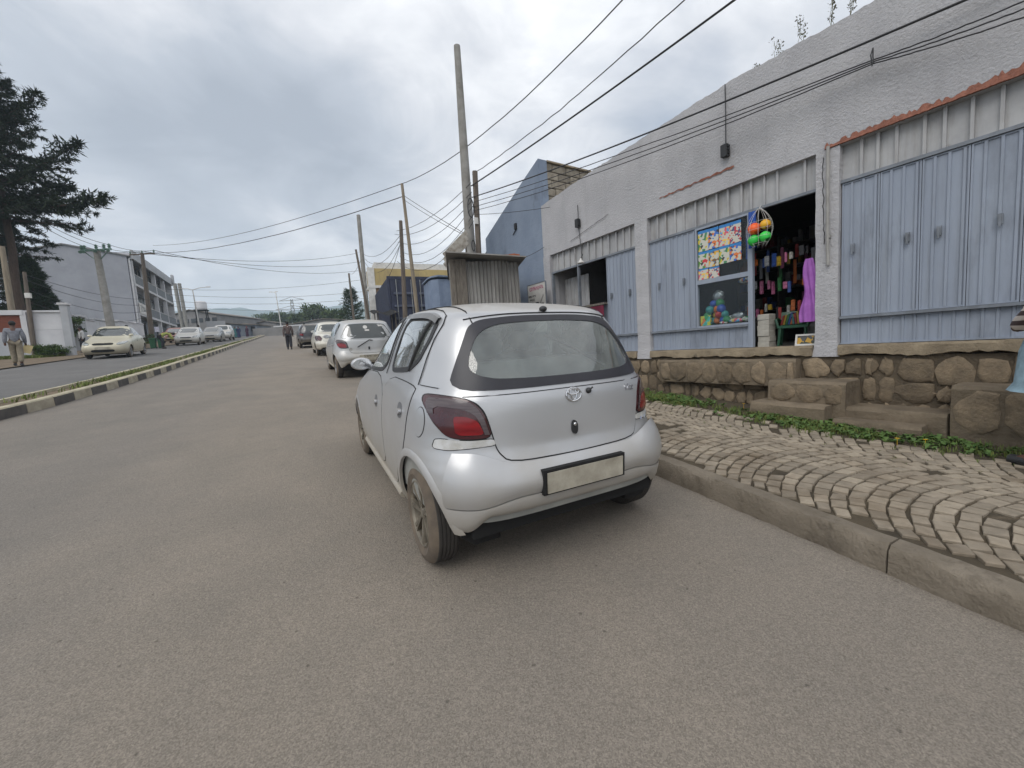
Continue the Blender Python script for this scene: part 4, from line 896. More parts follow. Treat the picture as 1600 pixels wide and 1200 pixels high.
m_seam = M('panel_gap', (.02, .02, .022), (.015, .015, .015), rough=.8)
m_rub = M('window_rubber', (.03, .031, .033), (.022, .022, .024), rough=.55)
m_frit = M('dark_glass_border', (.030, .030, .036), (.042, .042, .050), sc=3, rough=.32, spec=.3)
m_tyre = M('tyre_rubber', lin((62, 58, 54)), lin((46, 44, 43)), sc=8, rough=.88, bump=.2)
m_tdust = M('tyre_dust', lin((112, 100, 86)), lin((84, 76, 68)), sc=9, rough=.95)
m_alloy = M('dusty_alloy', lin((146, 138, 124)), lin((98, 92, 82)), sc=12, rough=.5, metal=.5)
m_hub = M('hubcap_silver', lin((160, 160, 160)), lin((126, 126, 126)), sc=10, rough=.45, metal=.4)
m_dark = M('dark_recess', (.012, .012, .013), (.01, .01, .01), rough=.95)
m_chrome = M('chrome', (.75, .76, .78), (.6, .6, .62), rough=.15, metal=1)
m_tail = M('smoked_lens', (.070, .014, .018), (.035, .010, .013), sc=6, rough=.12, coat=.7)
m_tailt = M('grey_smoked_lens', lin((92, 82, 84)), lin((70, 60, 64)), sc=8, rough=.2, coat=.4, stretch=(1, 1, 14))
m_tred = M('red_lens', lin((146, 18, 28)), lin((104, 10, 20)), sc=4, rough=.15, coat=.6, stretch=(1, 1, 6))
m_clear = M('headlamp_lens', lin((176, 180, 178)), lin((120, 124, 124)), sc=9, rough=.12, coat=.8, metal=.2)
m_cg = Mglass('car_glass', (.84, .92, .89), .17, (.50, .56, .54), 1.5, 2.6)  # dust film raised so its colour also carries the sky reflection
m_cgs = Mglass('car_side_glass', (.55, .62, .60), .20, (.42, .45, .43), 1.5, 2.6)  # dust here doubles as painted grey-green sky reflection
m_cgd = M('far_car_glass', (.035, .042, .043), (.06, .068, .068), sc=1.5, rough=.08, coat=.8)
m_seat = M('seat_fabric', lin((116, 116, 114)), lin((92, 92, 92)), sc=9, rough=.95)
m_trim = M('cabin_trim', lin((150, 150, 144)), lin((126, 126, 122)), sc=4, rough=.9)
m_plate = M('plate_white', lin((178, 172, 158)), lin((140, 134, 120)), sc=9, rough=.6)
def wheel(parent, x, y, r, side, wdt=.175, spokes=8, detail=True, alloy=None):
    """side -1 left, +1 right; x is the outer face"""
    t = bpy.data.objects.new('wheel', None); COL.objects.link(t); t.parent = parent; t.location = (x, y, r); t.rotation_euler = (0, 0, 0 if side < 0 else math.pi)
    b = MB(); k = 48 if detail else 24
    ri = r * .66
    prof = [(ri, .012), (r * .80, -.004), (r * .90, .004), (r * .965, .022), (r * .988, .034)]
    if detail:
        for g in range(5): gx_ = .034 + (wdt - .068) * g / 5; prof += [(r, gx_ + .004), (r, gx_ + .017), (r - .007, gx_ + .018), (r - .007, gx_ + .021)]
    prof += [(r * .988, wdt - .034), (r * .965, wdt - .022), (r * .8, wdt), (ri, wdt - .012)]
    b.lathe(prof, k, 'x')
    b.m = [0 if (q % (len(prof) - 1)) > 3 else 1 for q in range(len(b.f))]
    b.build('tyre', [m_tyre, m_tdust], t, auto=.5)
    b = MB(); am = alloy or m_alloy
    b.lathe([(ri + .004, .010), (ri - .006, .004), (ri - .02, .018), (ri - .024, .11)], k, 'x')
    b.lathe([(.001, .026), (.03, .022), (.042, .03), (.046, .06)], 16, 'x')
    for i in range(spokes):
        a = 2 * math.pi * i / spokes
        for da in ((-.09, .09) if detail else (0,)):
            c, s_ = math.cos(a), math.sin(a); c2, s2 = math.cos(a + da), math.sin(a + da); rm = (ri + .03) / 2
            p0 = np.array([.032, .035 * c, .035 * s_]); p1 = np.array([.016, (ri - .012) * c2, (ri - .012) * s2]); d = p1 - p0
            n = np.array([0, -d[2], d[1]]); n /= np.linalg.norm(n); b.obox((p0 + p1) / 2, d / 2, n * (.009 if detail else .016), (.009, 0, 0))
    b.build('rim', am, t, auto=.6)
    b = MB(); b.lathe([(.001, .08), (ri - .02, .08)], 24, 'x'); b.build('brake_disc', m_dark, t)
    return t
HATCH = dict(rows=[(.20, .745, -.42, 3.00, 5), (.26, .79, -.465, 3.06, 5), (.36, .818, -.49, 3.10, 5), (.50, .83, -.497, 3.115, 5), (.60, .832, -.475, 3.10, 4.8), (.66, .832, -.447, 3.06, 4.5), (.72, .829, -.43, 2.98, 4.2), (.80, .822, -.425, 2.80, 4), (.87, .812, -.42, 2.52, 4), (.95, .796, -.412, 2.20, 3.9), (1.02, .772, -.385, 1.96, 3.8), (1.10, .745, -.345, 1.78, 3.8), (1.25, .698, -.255, 1.44, 3.9), (1.37, .648, -.175, 1.14, 3.9), (1.42, .615, -.13, 1.02, 3.9), (1.455, .56, -.02, .92, 3.8), (1.48, .45, .12, .82, 3.4), (1.497, .31, .27, .72, 3), (1.505, .17, .38, .65, 2.5)], y0=.55, wb=2.37, r=.287, track=.80)
SEDAN = dict(rows=[(.20, .76, -.72, 3.28, 5), (.28, .81, -.79, 3.36, 5), (.40, .84, -.82, 3.41, 5), (.55, .85, -.82, 3.40, 5), (.66, .85, -.79, 3.34, 4.6), (.76, .845, -.76, 3.15, 4.3), (.86, .833, -.74, 2.75, 4), (.95, .815, -.70, 2.35, 4), (1.0, .79, -.52, 2.12, 4), (1.06, .765, -.12, 1.98, 4), (1.14, .735, .05, 1.82, 4), (1.28, .67, .26, 1.56, 4), (1.38, .605, .42, 1.34, 4), (1.43, .55, .54, 1.22, 4), (1.46, .46, .66, 1.12, 3.5), (1.48, .32, .78, 1.02, 3), (1.49, .17, .85, .97, 2.5)], y0=.92, wb=2.60, r=.30, track=.815)
SUV = dict(rows=[(.32, .80, -.62, 3.22, 5), (.45, .86, -.70, 3.36, 5), (.62, .88, -.72, 3.38, 5), (.85, .88, -.71, 3.30, 4.6), (1.0, .87, -.70, 3.0, 4.4), (1.08, .86, -.69, 2.4, 4.4), (1.14, .84, -.67, 2.0, 4.4), (1.3, .78, -.62, 1.75, 4.4), (1.55, .70, -.52, 1.4, 4.4), (1.64, .64, -.42, 1.2, 4), (1.68, .52, -.2, 1.1, 3.6), (1.70, .3, .1, .9, 3)], y0=.7, wb=2.6, r=.345, track=.84)
_zm = lambda z: z if z < .95 else .95 + (z - .95) * 1.10
SEDAN['rows'] = [(_zm(z), w * .985, r, f - (.20 if z < .97 else .10), n) for z, w, r, f, n in SEDAN['rows']]; SEDAN['wb'] = 2.42; SEDAN['track'] = .80
def make_car(name, label, spec, paint, loc, heading, hi=False, kind='hatch', group=None, plate=True):
    """heading: rotation about z; the car is pitched to lie on the sloping road"""
    S = Shell(spec['rows'], spec['y0']); wb, r, tk = spec['wb'], spec['r'], spec['track']
    root = thing(name, label, 'car', (0, 0, 0), 0, group)
    fx, fy = -math.sin(heading), math.cos(heading)
    za = loc[2]; x1, y1 = loc[0] + fx * wb, loc[1] + fy * wb; off = loc[2] - G(loc[1]); zb = G(y1) + off
    F_ = Vector((fx * wb, fy * wb, zb - za)).normalized(); R_ = F_.cross(Vector((0, 0, 1))).normalized(); U_ = R_.cross(F_)
    root.matrix_world = Matrix(((R_.x, F_.x, U_.x, loc[0]), (R_.y, F_.y, U_.y, loc[1]), (R_.z, F_.z, U_.z, loc[2]), (0, 0, 0, 1)))
    q = 3 if hi else 2; K = 7 if hi else 4
    if kind == 'hatch':
        rearg = chaikin([(-.66, 1.018), (-.3, 1.014), (.3, 1.014), (.66, 1.018), (.572, 1.20), (.475, 1.375), (.2, 1.398), (-.2, 1.398), (-.475, 1.375), (-.572, 1.20)], q, .18)
        rearc = chaikin([(-.56, 1.075), (-.2, 1.06), (.2, 1.06), (.56, 1.075), (.52, 1.22), (.42, 1.345), (.15, 1.365), (-.15, 1.365), (-.42, 1.345), (-.52, 1.22)], q)
        rw = chaikin([(.70, 1.046), (.22, 1.085), (.085, 1.155), (.03, 1.27), (.03, 1.375), (.14, 1.418), (.60, 1.430)], q, .15); fw = chaikin([(.865, 1.033), (1.72, .992), (1.43, 1.145), (1.16, 1.28), (.98, 1.38), (.86, 1.425), (.72, 1.430)], q, .15)
        wsc = chaikin([(-.64, 1.04), (.64, 1.04), (.52, 1.37), (-.52, 1.37)], q, .15); sides = [rw, fw]
    elif kind == 'sedan':
        rearg = chaikin([(-.66, 1.06), (.66, 1.06), (.50, 1.375), (-.50, 1.375)], q, .15); rearc = None
        rw = chaikin([(.98, 1.04), (.30, 1.06), (.42, 1.25), (.62, 1.37), (1.0, 1.395)], q, .15); fw = chaikin([(1.03, 1.04), (1.98, 1.02), (1.80, 1.14), (1.48, 1.34), (1.36, 1.385), (1.05, 1.395)], q, .15)
        wsc = chaikin([(-.68, 1.04), (.68, 1.04), (.54, 1.375), (-.54, 1.375)], q, .15); fw = [(a - (.08 if a > 1.3 else 0), z) for a, z in fw]; rearg, rw, fw, wsc = [[(a, _zm(z)) for a, z in p] for p in (rearg, rw, fw, wsc)]; sides = [rw, fw]
    else:
        rearg = chaikin([(-.70, 1.17), (.70, 1.17), (.58, 1.58), (-.58, 1.58)], q, .15); rearc = None
        rw = chaikin([(.85, 1.14), (-.45, 1.16), (-.33, 1.58), (.82, 1.60)], q, .15); fw = chaikin([(.9, 1.14), (1.85, 1.13), (1.42, 1.58), (.88, 1.60)], q, .15)
        wsc = chaikin([(-.72, 1.18), (.72, 1.18), (.60, 1.60), (-.60, 1.60)], q, .15); sides = [rw, fw]
    arch = r + (.066 if kind == 'hatch' else .045)
    sh = [[grow(p, -.022) for p in sides], grow(rearc or rearg, -.02) if rearc is None else grow(rearc, .02), grow(wsc, -.022)]
    zcut = .41 if kind != 'suv' else .5
    def holes(c):
        x, y, z = c
        if z < r * 2.3:
            for yw in (0, wb):
                if (y - yw) ** 2 + (z - r) ** 2 < arch ** 2 and abs(x) > .4: return True
        if z < zcut and (y < -arch + .05 or (y > wb + arch - .05 and z < .30)): return True
        if hi and z > .98:
            if abs(x) > .4:
                for p in sh[0]:
                    if inside(p, y, z) and S.side(y, z) - abs(x) < .01: return True
            if y < S.y0 and inside(sh[1], x, z) and abs(S.end(x, z, True) - y) < .02: return True
            if y > S.y0 and inside(sh[2], x, z) and abs(S.end(x, z, False) - y) < .02: return True
        return False
    S.body(150 if hi else 46, .016 if hi else .045, 0, holes).build('body', paint, root, smooth=True)
    # wheel wells, floor
    b = MB()
    for yw in (0, wb):
        for sx in (-1, 1):
            n = 18; vv = []
            for i in range(n + 1):
                a = -.25 + (math.pi + .5) * i / n; cy, cz = yw + arch * math.cos(a), r + arch * math.sin(a)
                vv += [(sx * (S.side(cy, max(cz, S.z0)) - .004), cy, cz), (sx * .45, cy, cz)]
            b.add(vv, [(2 * i, 2 * i + 1, 2 * i + 3, 2 * i + 2) for i in range(n)]); b.add([(sx * .45, yw - arch, r - .08), (sx * .45, yw + arch, r - .08), (sx * .45, yw + arch, r + arch), (sx * .45, yw - arch, r + arch)], [(0, 1, 2, 3)])
    zf = S.z0
    b.box(-.6, .6, S.r(zf) + .32, S.f(zf) - .1, zf - .02, zf + .02); b.box(-.62, .62, S.r(.4) + .10, S.r(.4) + .34, zf + .06, zf + .26); b.build('underbody', m_dark, root, fix=False)  # black fill box behind the valance also stands in for under-car shade
    # arch lips
    for yw in (0, wb):
        for f in 'LR':
            n = 26; vv = []
            for i in range(n + 1):
                a = (-.42 + (math.pi + .84) * i / n) if yw else (-.42 + (math.pi + .40) * i / n)
                for rr, o in ((arch - .016, -.012), (arch - .014, .006), (arch + .012, .010), (arch + .032, .001)):
                    yy, zz = yw + rr * math.cos(a), r + rr * math.sin(a); vv.append(S.pt(f, yy, max(zz, S.z0 + .005), o))
            b = MB(); b.add(vv, [(i * 4 + k, i * 4 + k + 1, (i + 1) * 4 + k + 1, (i + 1) * 4 + k) for i in range(n) for k in range(3)]); b.build('wheel_arch', paint, root, smooth=True)
    for yw in (0, wb):
        for sx in (-1, 1): wheel(root, sx * (tk + .005), yw, r, sx, .175, 7 if hi else 5, hi, m_alloy if hi else m_hub)
    # glazing
    def glaze(face, poly, nm, clear=None, gm=None):
        o = None
        if hi:
            inner = clear or grow(poly, -.03); b = MB(); S.ring(b, face, poly, inner, .0055); o = b.build(nm, m_frit if face == 'B' else m_rub, root, auto=.5); b = MB(); S.patch(b, face, grow(inner, .012), .0015, K, .002); b.build('pane', gm or m_cg, o, smooth=True)
        else:
            b = MB(); S.patch(b, face, poly, .004, K); o = b.build(nm, m_cgd, root, smooth=True)
        return o
    for i, p in enumerate(sides):
        for f in 'LR': glaze(f, p, 'side_window', gm=m_cgs if hi else None)
    glaze('B', rearg, 'rear_window', rearc); glaze('F', wsc, 'windscreen')
    # doors: proud panels over a dark gap
    if kind == 'hatch': dr = [chaikin([(.46, .30), (.80, .30), (.80, .6), (.805, 1.025), (.03, 1.03), (.06, .96), (.10, .83), (.12, .70), (.19, .58), (.36, .47)], 2), chaikin([(.815, .30), (1.80, .32), (1.93, .55), (1.96, .75), (1.88, .93), (1.75, .985), (.82, 1.022), (.815, .6)], 2)]
    elif kind == 'sedan': dr = [chaikin([(.42, .30), (1.0, .30), (.99, 1.02), (.20, 1.02), (.26, .8), (.36, .55)], 2), chaikin([(1.02, .30), (2.02, .30), (2.12, .7), (2.0, .98), (1.01, 1.02)], 2)]
    else: dr = [chaikin([(.42, .42), (.86, .42), (.86, 1.10), (.05, 1.10), (.2, .8)], 2), chaikin([(.89, .42), (1.9, .42), (2.0, .8), (1.9, 1.08), (.89, 1.10)], 2)]
    for f in 'LR':
        for p in dr:
            b = MB(); S.patch(b, f, grow(p, .006), .0012, K, .002); g_ = b.build('door_gap', m_seam, root, smooth=True)
            b = MB(); S.patch(b, f, p, .0035, K, .002); d_ = b.build('door', paint, root, smooth=True)
            ym = min(a for a, z in p); hy = (ym + .20) if ym < .3 else ym + .23; hz_ = .86 if ym < .3 else .80
            if kind == 'suv': hz_ = 1.0
            if hi or kind != 'hatch' or True:
                b = MB(); S.patch(b, f, chaikin([(hy - .055, hz_ - .05), (hy + .055, hz_ - .05), (hy + .055, hz_ + .045), (hy - .055, hz_ + .045)], 2), .0045, 2, .002); b.build('handle_recess', M('recess_shade', lin((112, 114, 118)), lin((96, 98, 102)), rough=.4), d_, smooth=True)  # flat darker patch paints the shade of the handle recess
                b = MB(); S.patch(b, f, chaikin([(hy - .05, hz_ - .02), (hy + .045, hz_ - .03), (hy + .05, hz_ + .0), (hy - .045, hz_ + .012)], 2), .024, 3, .02); b.build('handle', paint, d_, smooth=True)
        # sill moulding
        b = MB(); ys = np.linspace(arch + .03, wb - arch - .03, 14); b.tube([S.pt(f, y, .265 if kind != 'suv' else .40, .006) for y in ys], .026, 8); b.build('sill_moulding', paint, root, smooth=True)
        # mirror
        my, mz = {'hatch': (1.70, 1.045), 'sedan': (1.80, 1.08), 'suv': (1.8, 1.2)}[kind]; sx = -1 if f == 'L' else 1; bxm = S.side(my, mz)
        b = MB(); b.ball((sx * (bxm + .13), my, mz), 1, 16, 10, (.092, .05, .058)); b.tube([(sx * (bxm - .02), my + .02, mz - .05), (sx * (bxm + .06), my + .01, mz - .03)], .028, 8); mo = b.build('mirror', paint, root, smooth=True)
        b = MB(); n = 18; vv = [(sx * (bxm + .13) + .078 * math.cos(2 * math.pi * i / n), my - .047, mz + .046 * math.sin(2 * math.pi * i / n)) for i in range(n)]; b.add(vv, [tuple(range(n))]); b.add([(x, y + .03, z) for x, y, z in vv], [tuple(range(n))]); b.build('mirror_glass', m_chrome, mo)
    # bumpers as proud bands wrapping the ends
    def bumper(rear, z0, z1, ylim, nm, offs, mat, zlow=None, ztop=0, zseam=0):
        b = MB(); nzz = len(offs) - 1; cols = 44; rows = []
        for j in range(nzz + 1):
            z = z0 + (z1 - z0) * j / nzz; xs_ = None
            e = S.end(0, z, rear); n = S.n(z); w = S.w(z); L_ = abs(e - S.y0); n = n if rear else n + S.dn; tl = abs(ylim - S.y0) / L_
            thm = math.acos(min(1, tl) ** (n / 2)) if tl < 1 else .05
            for i in range(cols + 1):
                u = -1 + 2 * i / cols; t = thm * abs(u); x = w * math.sin(t) ** (2 / n) * (1 if u >= 0 else -1); y = (S.y0 - L_ * math.cos(t) ** (2 / n)) if rear else (S.y0 + L_ * math.cos(t) ** (2 / n))
                zz = z; sx_ = min(1, max(0, (abs(x) / w - .46) / .30)); sx_ = sx_ * sx_ * (3 - 2 * sx_)
                if ztop: zz = z + ztop * sx_ * (j / nzz) ** 2
                if zseam: zz += zseam * (1 - sx_) * ((1 - j / nzz) if not zlow else j / nzz)
                if zlow: sl_ = min(1, max(0, (abs(x) / w - .66) / .16)); zz += zlow * (1 - sl_ * sl_ * (3 - 2 * sl_)) * (1 - j / nzz)
                face = 'B' if rear else 'F'
                nrm = np.array([np.sign(x) * (abs(x) / w) ** (n - 1) / w, (-1 if rear else 1) * (abs(y - S.y0) / L_) ** (n - 1) / L_, 0]); nrm /= np.linalg.norm(nrm)
                p = np.array([x, y, zz]) + nrm * offs[j]; rows.append(p)
        k = cols + 1
        b.add(rows, [(j * k + i, j * k + i + 1, (j + 1) * k + i + 1, (j + 1) * k + i) for j in range(nzz) for i in range(cols)])
        return b.build(nm, mat, root, smooth=True)
    zoff = .12 if kind == 'suv' else 0
    yl = -arch - .012 + .03
    bp = bumper(True, .445 + zoff, .645 + zoff, yl, 'rear_bumper', [.010, .018, .024, .027, .028, .026, .020, .010, -.003], paint, None, .072 if kind == 'hatch' else 0, .035 if kind == 'hatch' else 0)
    bv = bumper(True, .305 + zoff, .441 + zoff, yl, 'rear_valance', [-.01, .004, .010, .012, .014, .012], paint, .08, 0, .035 if kind == 'hatch' else 0)
    bumper(False, .225 + zoff, .60 + zoff, wb + arch - .02, 'front_bumper', [-.01, .008, .016, .02, .02, .014, 0], paint)
    # tail lamps
    if kind == 'hatch': tl_ = chaikin([(-.752, .955), (-.735, .992), (-.67, .990), (-.575, .972), (-.525, .915), (-.49, .785), (-.60, .778), (-.69, .788), (-.735, .86)], 2, .2)
    elif kind == 'sedan': tl_ = chaikin([(-.80, .90), (-.64, .92), (-.56, .80), (-.60, .70), (-.80, .70)], 2, .15)
    else: tl_ = chaikin([(-.84, 1.12), (-.74, 1.12), (-.72, .80), (-.84, .80)], 2, .2)
    for p in (tl_, mirror(tl_)):
        sg = -1 if p is tl_ else 1
        b = MB(); S.patch(b, 'B', grow(p, .006), .002, 4, .004); g_ = b.build('lamp_seal', m_seam, root, smooth=True)
        b = MB(); S.patch(b, 'B', p, .010, 6, .012); t_ = b.build('tail_lamp', m_tail, root, smooth=True)
        if kind == 'hatch':
            rp = chaikin([(-.735, .865), (-.715, .915), (-.57, .895), (-.535, .86), (-.515, .80), (-.69, .80)], 2); tp = chaikin([(-.755, .955), (-.74, .98), (-.66, .978), (-.585, .962), (-.545, .915), (-.513, .80), (-.50, .80), (-.527, .905), (-.57, .935), (-.66, .935)], 1)
            lp = chaikin([(-.655, .80), (-.655, .895), (-.60, .892), (-.555, .87), (-.528, .80)], 2, .15)
            if sg > 0: rp, tp, lp = mirror(rp), mirror(tp), mirror(lp)
            b = MB(); S.patch(b, 'B', rp, .0125, 4, .006); b.build('lens', m_tail if hi else m_tred, t_, smooth=True)
            b = MB(); S.patch(b, 'B', lp, .0145, 4, .006); b.build('lens', m_tred, t_, smooth=True)
            oe = [(-.745, .90), (-.742, .95), (-.725, .978), (-.67, .979), (-.62, .973), (-.575, .958), (-.548, .93), (-.525, .88), (-.505, .80)]
            ie = [(-.725, .90), (-.722, .925), (-.705, .938), (-.66, .936), (-.62, .93), (-.585, .915), (-.562, .895), (-.545, .86), (-.528, .80)]
            if sg > 0: oe, ie = [(-a, z) for a, z in oe], [(-a, z) for a, z in ie]
            b = MB(); vv = [];
            for (a1_, z1_), (a2_, z2_) in zip(oe, ie): vv += [S.pt('B', a1_ + (a2_ - a1_) * t / 4, z1_ + (z2_ - z1_) * t / 4, .0135) for t in range(5)]
            b.add(vv, [(i * 5 + k, i * 5 + k + 1, (i + 1) * 5 + k + 1, (i + 1) * 5 + k) for i in range(8) for k in range(4)]); b.build('lens', m_tailt, t_, smooth=True)
        else:
            rp = [(a * .97, .5 * (z + .80)) for a, z in p]; b = MB(); S.patch(b, 'B', grow(p, -.02), .0125, 4, .006); b.build('lens', m_tred if kind == 'suv' else m_tail, t_, smooth=True)
    # tailgate / boot lid
    if kind == 'hatch': tg = chaikin([(-.62, .985), (-.585, .978), (-.545, .955), (-.515, .91), (-.49, .80), (-.472, .71), (-.42, .652), (0, .642), (.42, .652), (.472, .71), (.49, .80), (.515, .91), (.545, .955), (.585, .978), (.62, .985), (.3, .988), (0, .988), (-.3, .988)], 2, .2)
    elif kind == 'sedan': tg = chaikin([(-.54, .94), (-.54, .78), (-.50, .66), (.50, .66), (.54, .78), (.54, .94)], 2, .2)
    else: tg = chaikin([(-.70, 1.14), (-.70, .78), (-.64, .62), (.64, .62), (.70, .78), (.70, 1.14)], 2, .2)
    b = MB(); S.patch(b, 'B', grow(tg, .006), .0022, K + 8, .002); b.build('tailgate_gap', m_seam, root, smooth=True)
    b = MB(); S.patch(b, 'B', tg, .0055, K + 8, .002); tgo = b.build('tailgate', paint, root, smooth=True)
    # front: head lamps, grille, lower intake
    yf = S.f(.68)
    hl = {'hatch': chaikin([(.42, .62), (.70, .66), (.76, .80), (.62, .80), (.46, .73)], 2), 'sedan': chaikin([(.46, .64), (.72, .66), (.80, .80), (.66, .79), (.50, .74)], 2), 'suv': chaikin([(.48, .82), (.80, .84), (.82, 1.0), (.52, .98)], 2)}[kind]
    for p in (hl, mirror(hl)):
        b = MB(); S.patch(b, 'F', grow(p, .007), .004, 4, .006); b.build('lamp_seal', m_seam, root, smooth=True)
        b = MB(); S.patch(b, 'F', p, .010, 5, .01); b.build('head_lamp', m_clear, root, smooth=True)
    zg = {'hatch': (.60, .68), 'sedan': (.64, .735), 'suv': (.82, .98)}[kind]
    for (hw, z0, z1, off_) in ((.36, zg[0], zg[1], .008), (.40, .33 + zoff, .44 + zoff, .026)):
        b = MB(); S.patch(b, 'F', chaikin([(-hw, z0 + .02), (-hw * .8, z0), (hw * .8, z0), (hw, z0 + .02), (hw, z1 - .01), (hw * .4, z1), (0, z1 - .012), (-hw * .4, z1), (-hw, z1 - .01)], 1), off_, 3, .012); b.build('grille', m_dark, root, smooth=True)
    if plate:
        for face, z, y_ in (('F', .50 + zoff, S.f(.5) + .03), ):
            b = MB(); b.box(-.26, .26, y_, y_ + .006, z - .055, z + .055); b.build('number_plate', m_plate, root)
    return root, S, paint
p_sil = carpaint('silver_paint', lin((188, 190, 194)), metal=.45, rough=.30, dz=.30, dent=.04)
near, S0, _ = make_car('parked_hatchback', 'nearest silver hatchback with smoked tail lamps parked by the cobbled pavement', HATCH, p_sil, (0, 0, 0), 0.0, hi=True)
def near_details():
    S = S0; r = near
    # cabin
    c = MB(); c.box(-.66, .66, -.28, 1.95, .30, .36); c.build('cabin_floor', m_trim, r)
    S.body(60, .03, -.028, lambda p: p[2] < .35 or p[2] > 1.0 and ((abs(p[0]) > .35 and any(inside(grow(w, .0), p[1], p[2]) for w in (chaikin([(.70, 1.046), (.22, 1.085), (.085, 1.155), (.03, 1.27), (.03, 1.375), (.14, 1.418), (.60, 1.430)], 3, .15), chaikin([(.865, 1.033), (1.72, .992), (1.43, 1.145), (1.16, 1.28), (.98, 1.38), (.86, 1.425), (.72, 1.430)], 3, .15)))) or (p[1] < .3 and abs(p[0]) < .58 and 1.05 < p[2] < 1.36) or (p[1] > .95 and abs(p[0]) < .62 and 1.03 < p[2] < 1.39))).build('cabin_lining', m_trim, r, smooth=True)
    def seat(x, y, w, nm):
        b = MB(); b.bevbox(x - w, x + w, y, y + .48, .45, .60, .05); o = b.build(nm, m_seat, r)
        b = MB(); b.grid(lambda a, c_: (x + (a - .5) * 2 * w * (1 - .12 * c_), y + .02 - c_ * .16 + .03 * math.sin(a * math.pi), .55 + c_ * .58), 8, 6); b.grid(lambda a, c_: (x + (a - .5) * 2 * w * (1 - .12 * c_), y - .10 - c_ * .16 - .02 * math.sin(a * math.pi), .55 + c_ * .58), 8, 6)
        b.box(x - w * .86, x + w * .86, y - .26, y - .14, 1.10, 1.135); b.build('seat_back', m_seat, o, smooth=True)
        for hx in ([x] if w < .3 else [x - .33, x + .33]):
            b = MB(); b.ball((hx, y - .20, 1.225), 1, 12, 8, (.125, .05, .085)); b.tube([(hx - .05, y - .2, 1.1), (hx - .05, y - .2, 1.2)], .006, 6); b.tube([(hx + .05, y - .2, 1.1), (hx + .05, y - .2, 1.2)], .006, 6); b.build('headrest', m_seat, o, smooth=True)
    seat(-.36, 1.0, .25, 'front_seat'); seat(.36, 1.0, .25, 'front_seat'); seat(0, .22, .60, 'rear_seat')
    b = MB(); b.bevbox(-.68, .68, 1.60, 1.95, .70, .96, .05); d_ = b.build('dashboard', m_trim, r); b = MB(); b.lathe([(.175, -.012), (.187, 0), (.175, .012), (.163, 0)], 24, 'y', (.36, 1.5, .95), True); b.tube([(.36, 1.5, .95), (.36, 1.7, .85)], .025, 8); b.box(.20, .52, 1.49, 1.51, .935, .965); b.build('steering_wheel', m_blk, d_)
    b = MB(); b.box(-.56, .56, -.30, .12, .99, 1.0); b.build('parcel_shelf', m_trim, r)
    b = MB(); b.tube([(.02, -.10, 1.28), (.18, -.16, 1.20), (.40, -.21, 1.07)], .011, 6); b.build('rod', m_blk, r)
    # quarter-light divider and wind deflectors
    for f in 'LR':
        b = MB(); b.tube([S.pt(f, .215 - .12 * t, 1.092 + .315 * t, .008) for t in np.linspace(0, 1, 8)], .010, 6); b.build('window_divider', m_rub, r, smooth=True)
        b = MB(); n = 14; pa = [(.62 - .58 * t, 1.440 - .006 * t - .035 * t ** 8) for t in np.linspace(0, 1, n)]; vv = []
        for a, z in pa: vv += [S.pt(f, a, z, .006), S.pt(f, a, z - .012, .02), S.pt(f, a + .004, z - .038, .018)]
        b.add(vv, [(i * 3 + k, i * 3 + k + 1, (i + 1) * 3 + k + 1, (i + 1) * 3 + k) for i in range(n - 1) for k in range(2)]); b.build('wind_deflector', M('smoke_grey_plastic', lin((124, 124, 124)), lin((100, 100, 100)), rough=.35), r, smooth=True)
        # upper door edge line round the rear window
        b = MB(); b.tube([S.pt(f, y, z, .0042) for y, z in [(.02, 1.03), (.017, 1.08), (.012, 1.18), (.004, 1.28), (-.005, 1.36), (.02, 1.41), (.10, 1.438), (.25, 1.456), (.64, 1.466), (.92, 1.448)]], .0032, 5); b.build('door_gap', m_seam, r)
        b = MB(); b.tube([S.pt(f, .805 - .14 * t, 1.03 + .41 * t, .004) for t in np.linspace(0, 1, 8)], .003, 5); b.build('door_gap', m_seam, r)
        b = MB(); b.tube([S.pt(f, y, z, .004) for y, z in [(.0, 1.032), (-.04, 1.031), (-.08, 1.03), (-.12, 1.028), (-.16, 1.026)]], .0025, 5); b.build('body_seam', m_seam, r)
    # roof seam lines
    for sx in (-1, 1):
        b = MB(); P = []
        for y in np.linspace(-.13, 1.0, 14):
            x = sx * (.475 - .02 * abs(y - .4)); z = 1.36
            for _ in range(40):
                zz = z + .0035
                if S.side(y, zz) < abs(x) or not (S.r(zz) < y < S.f(zz)): break
                z = zz
            P.append((x, y, z + .004))
        b.tube(P, .004, 5); b.build('roof_seam', m_seam, r)
    b = MB(); b.tube([S.pt('B', x, 1.412 - .03 * (abs(x) / .5) ** 3, .003) for x in np.linspace(-.5, .5, 20)], .0035, 5); b.build('tailgate_gap', m_seam, r)
    b = MB(); b.ball(S.pt('B', 0, 1.425, .012), 1, 12, 8, (.025, .022, .018)); b.build('washer_nozzle', m_blk, r, smooth=True)
    # emblem: three interlocking ellipses
    e = bpy.data.objects.new('emblem', None); COL.objects.link(e); e.parent = r
    def ell(cx, cz, a, c, rr):
        P = [S.pt('B', cx + a * math.cos(t), cz + c * math.sin(t), .010) for t in np.linspace(0, 2 * math.pi, 29)]; MB().tube(P, rr, 6, False).build('emblem_ring', m_chrome, e, smooth=True)
    ez = .952; ell(0, ez, .050, .034, .0045); ell(0, ez + .003, .0185, .031, .0036); ell(0, ez + .013, .036, .0135, .0036)
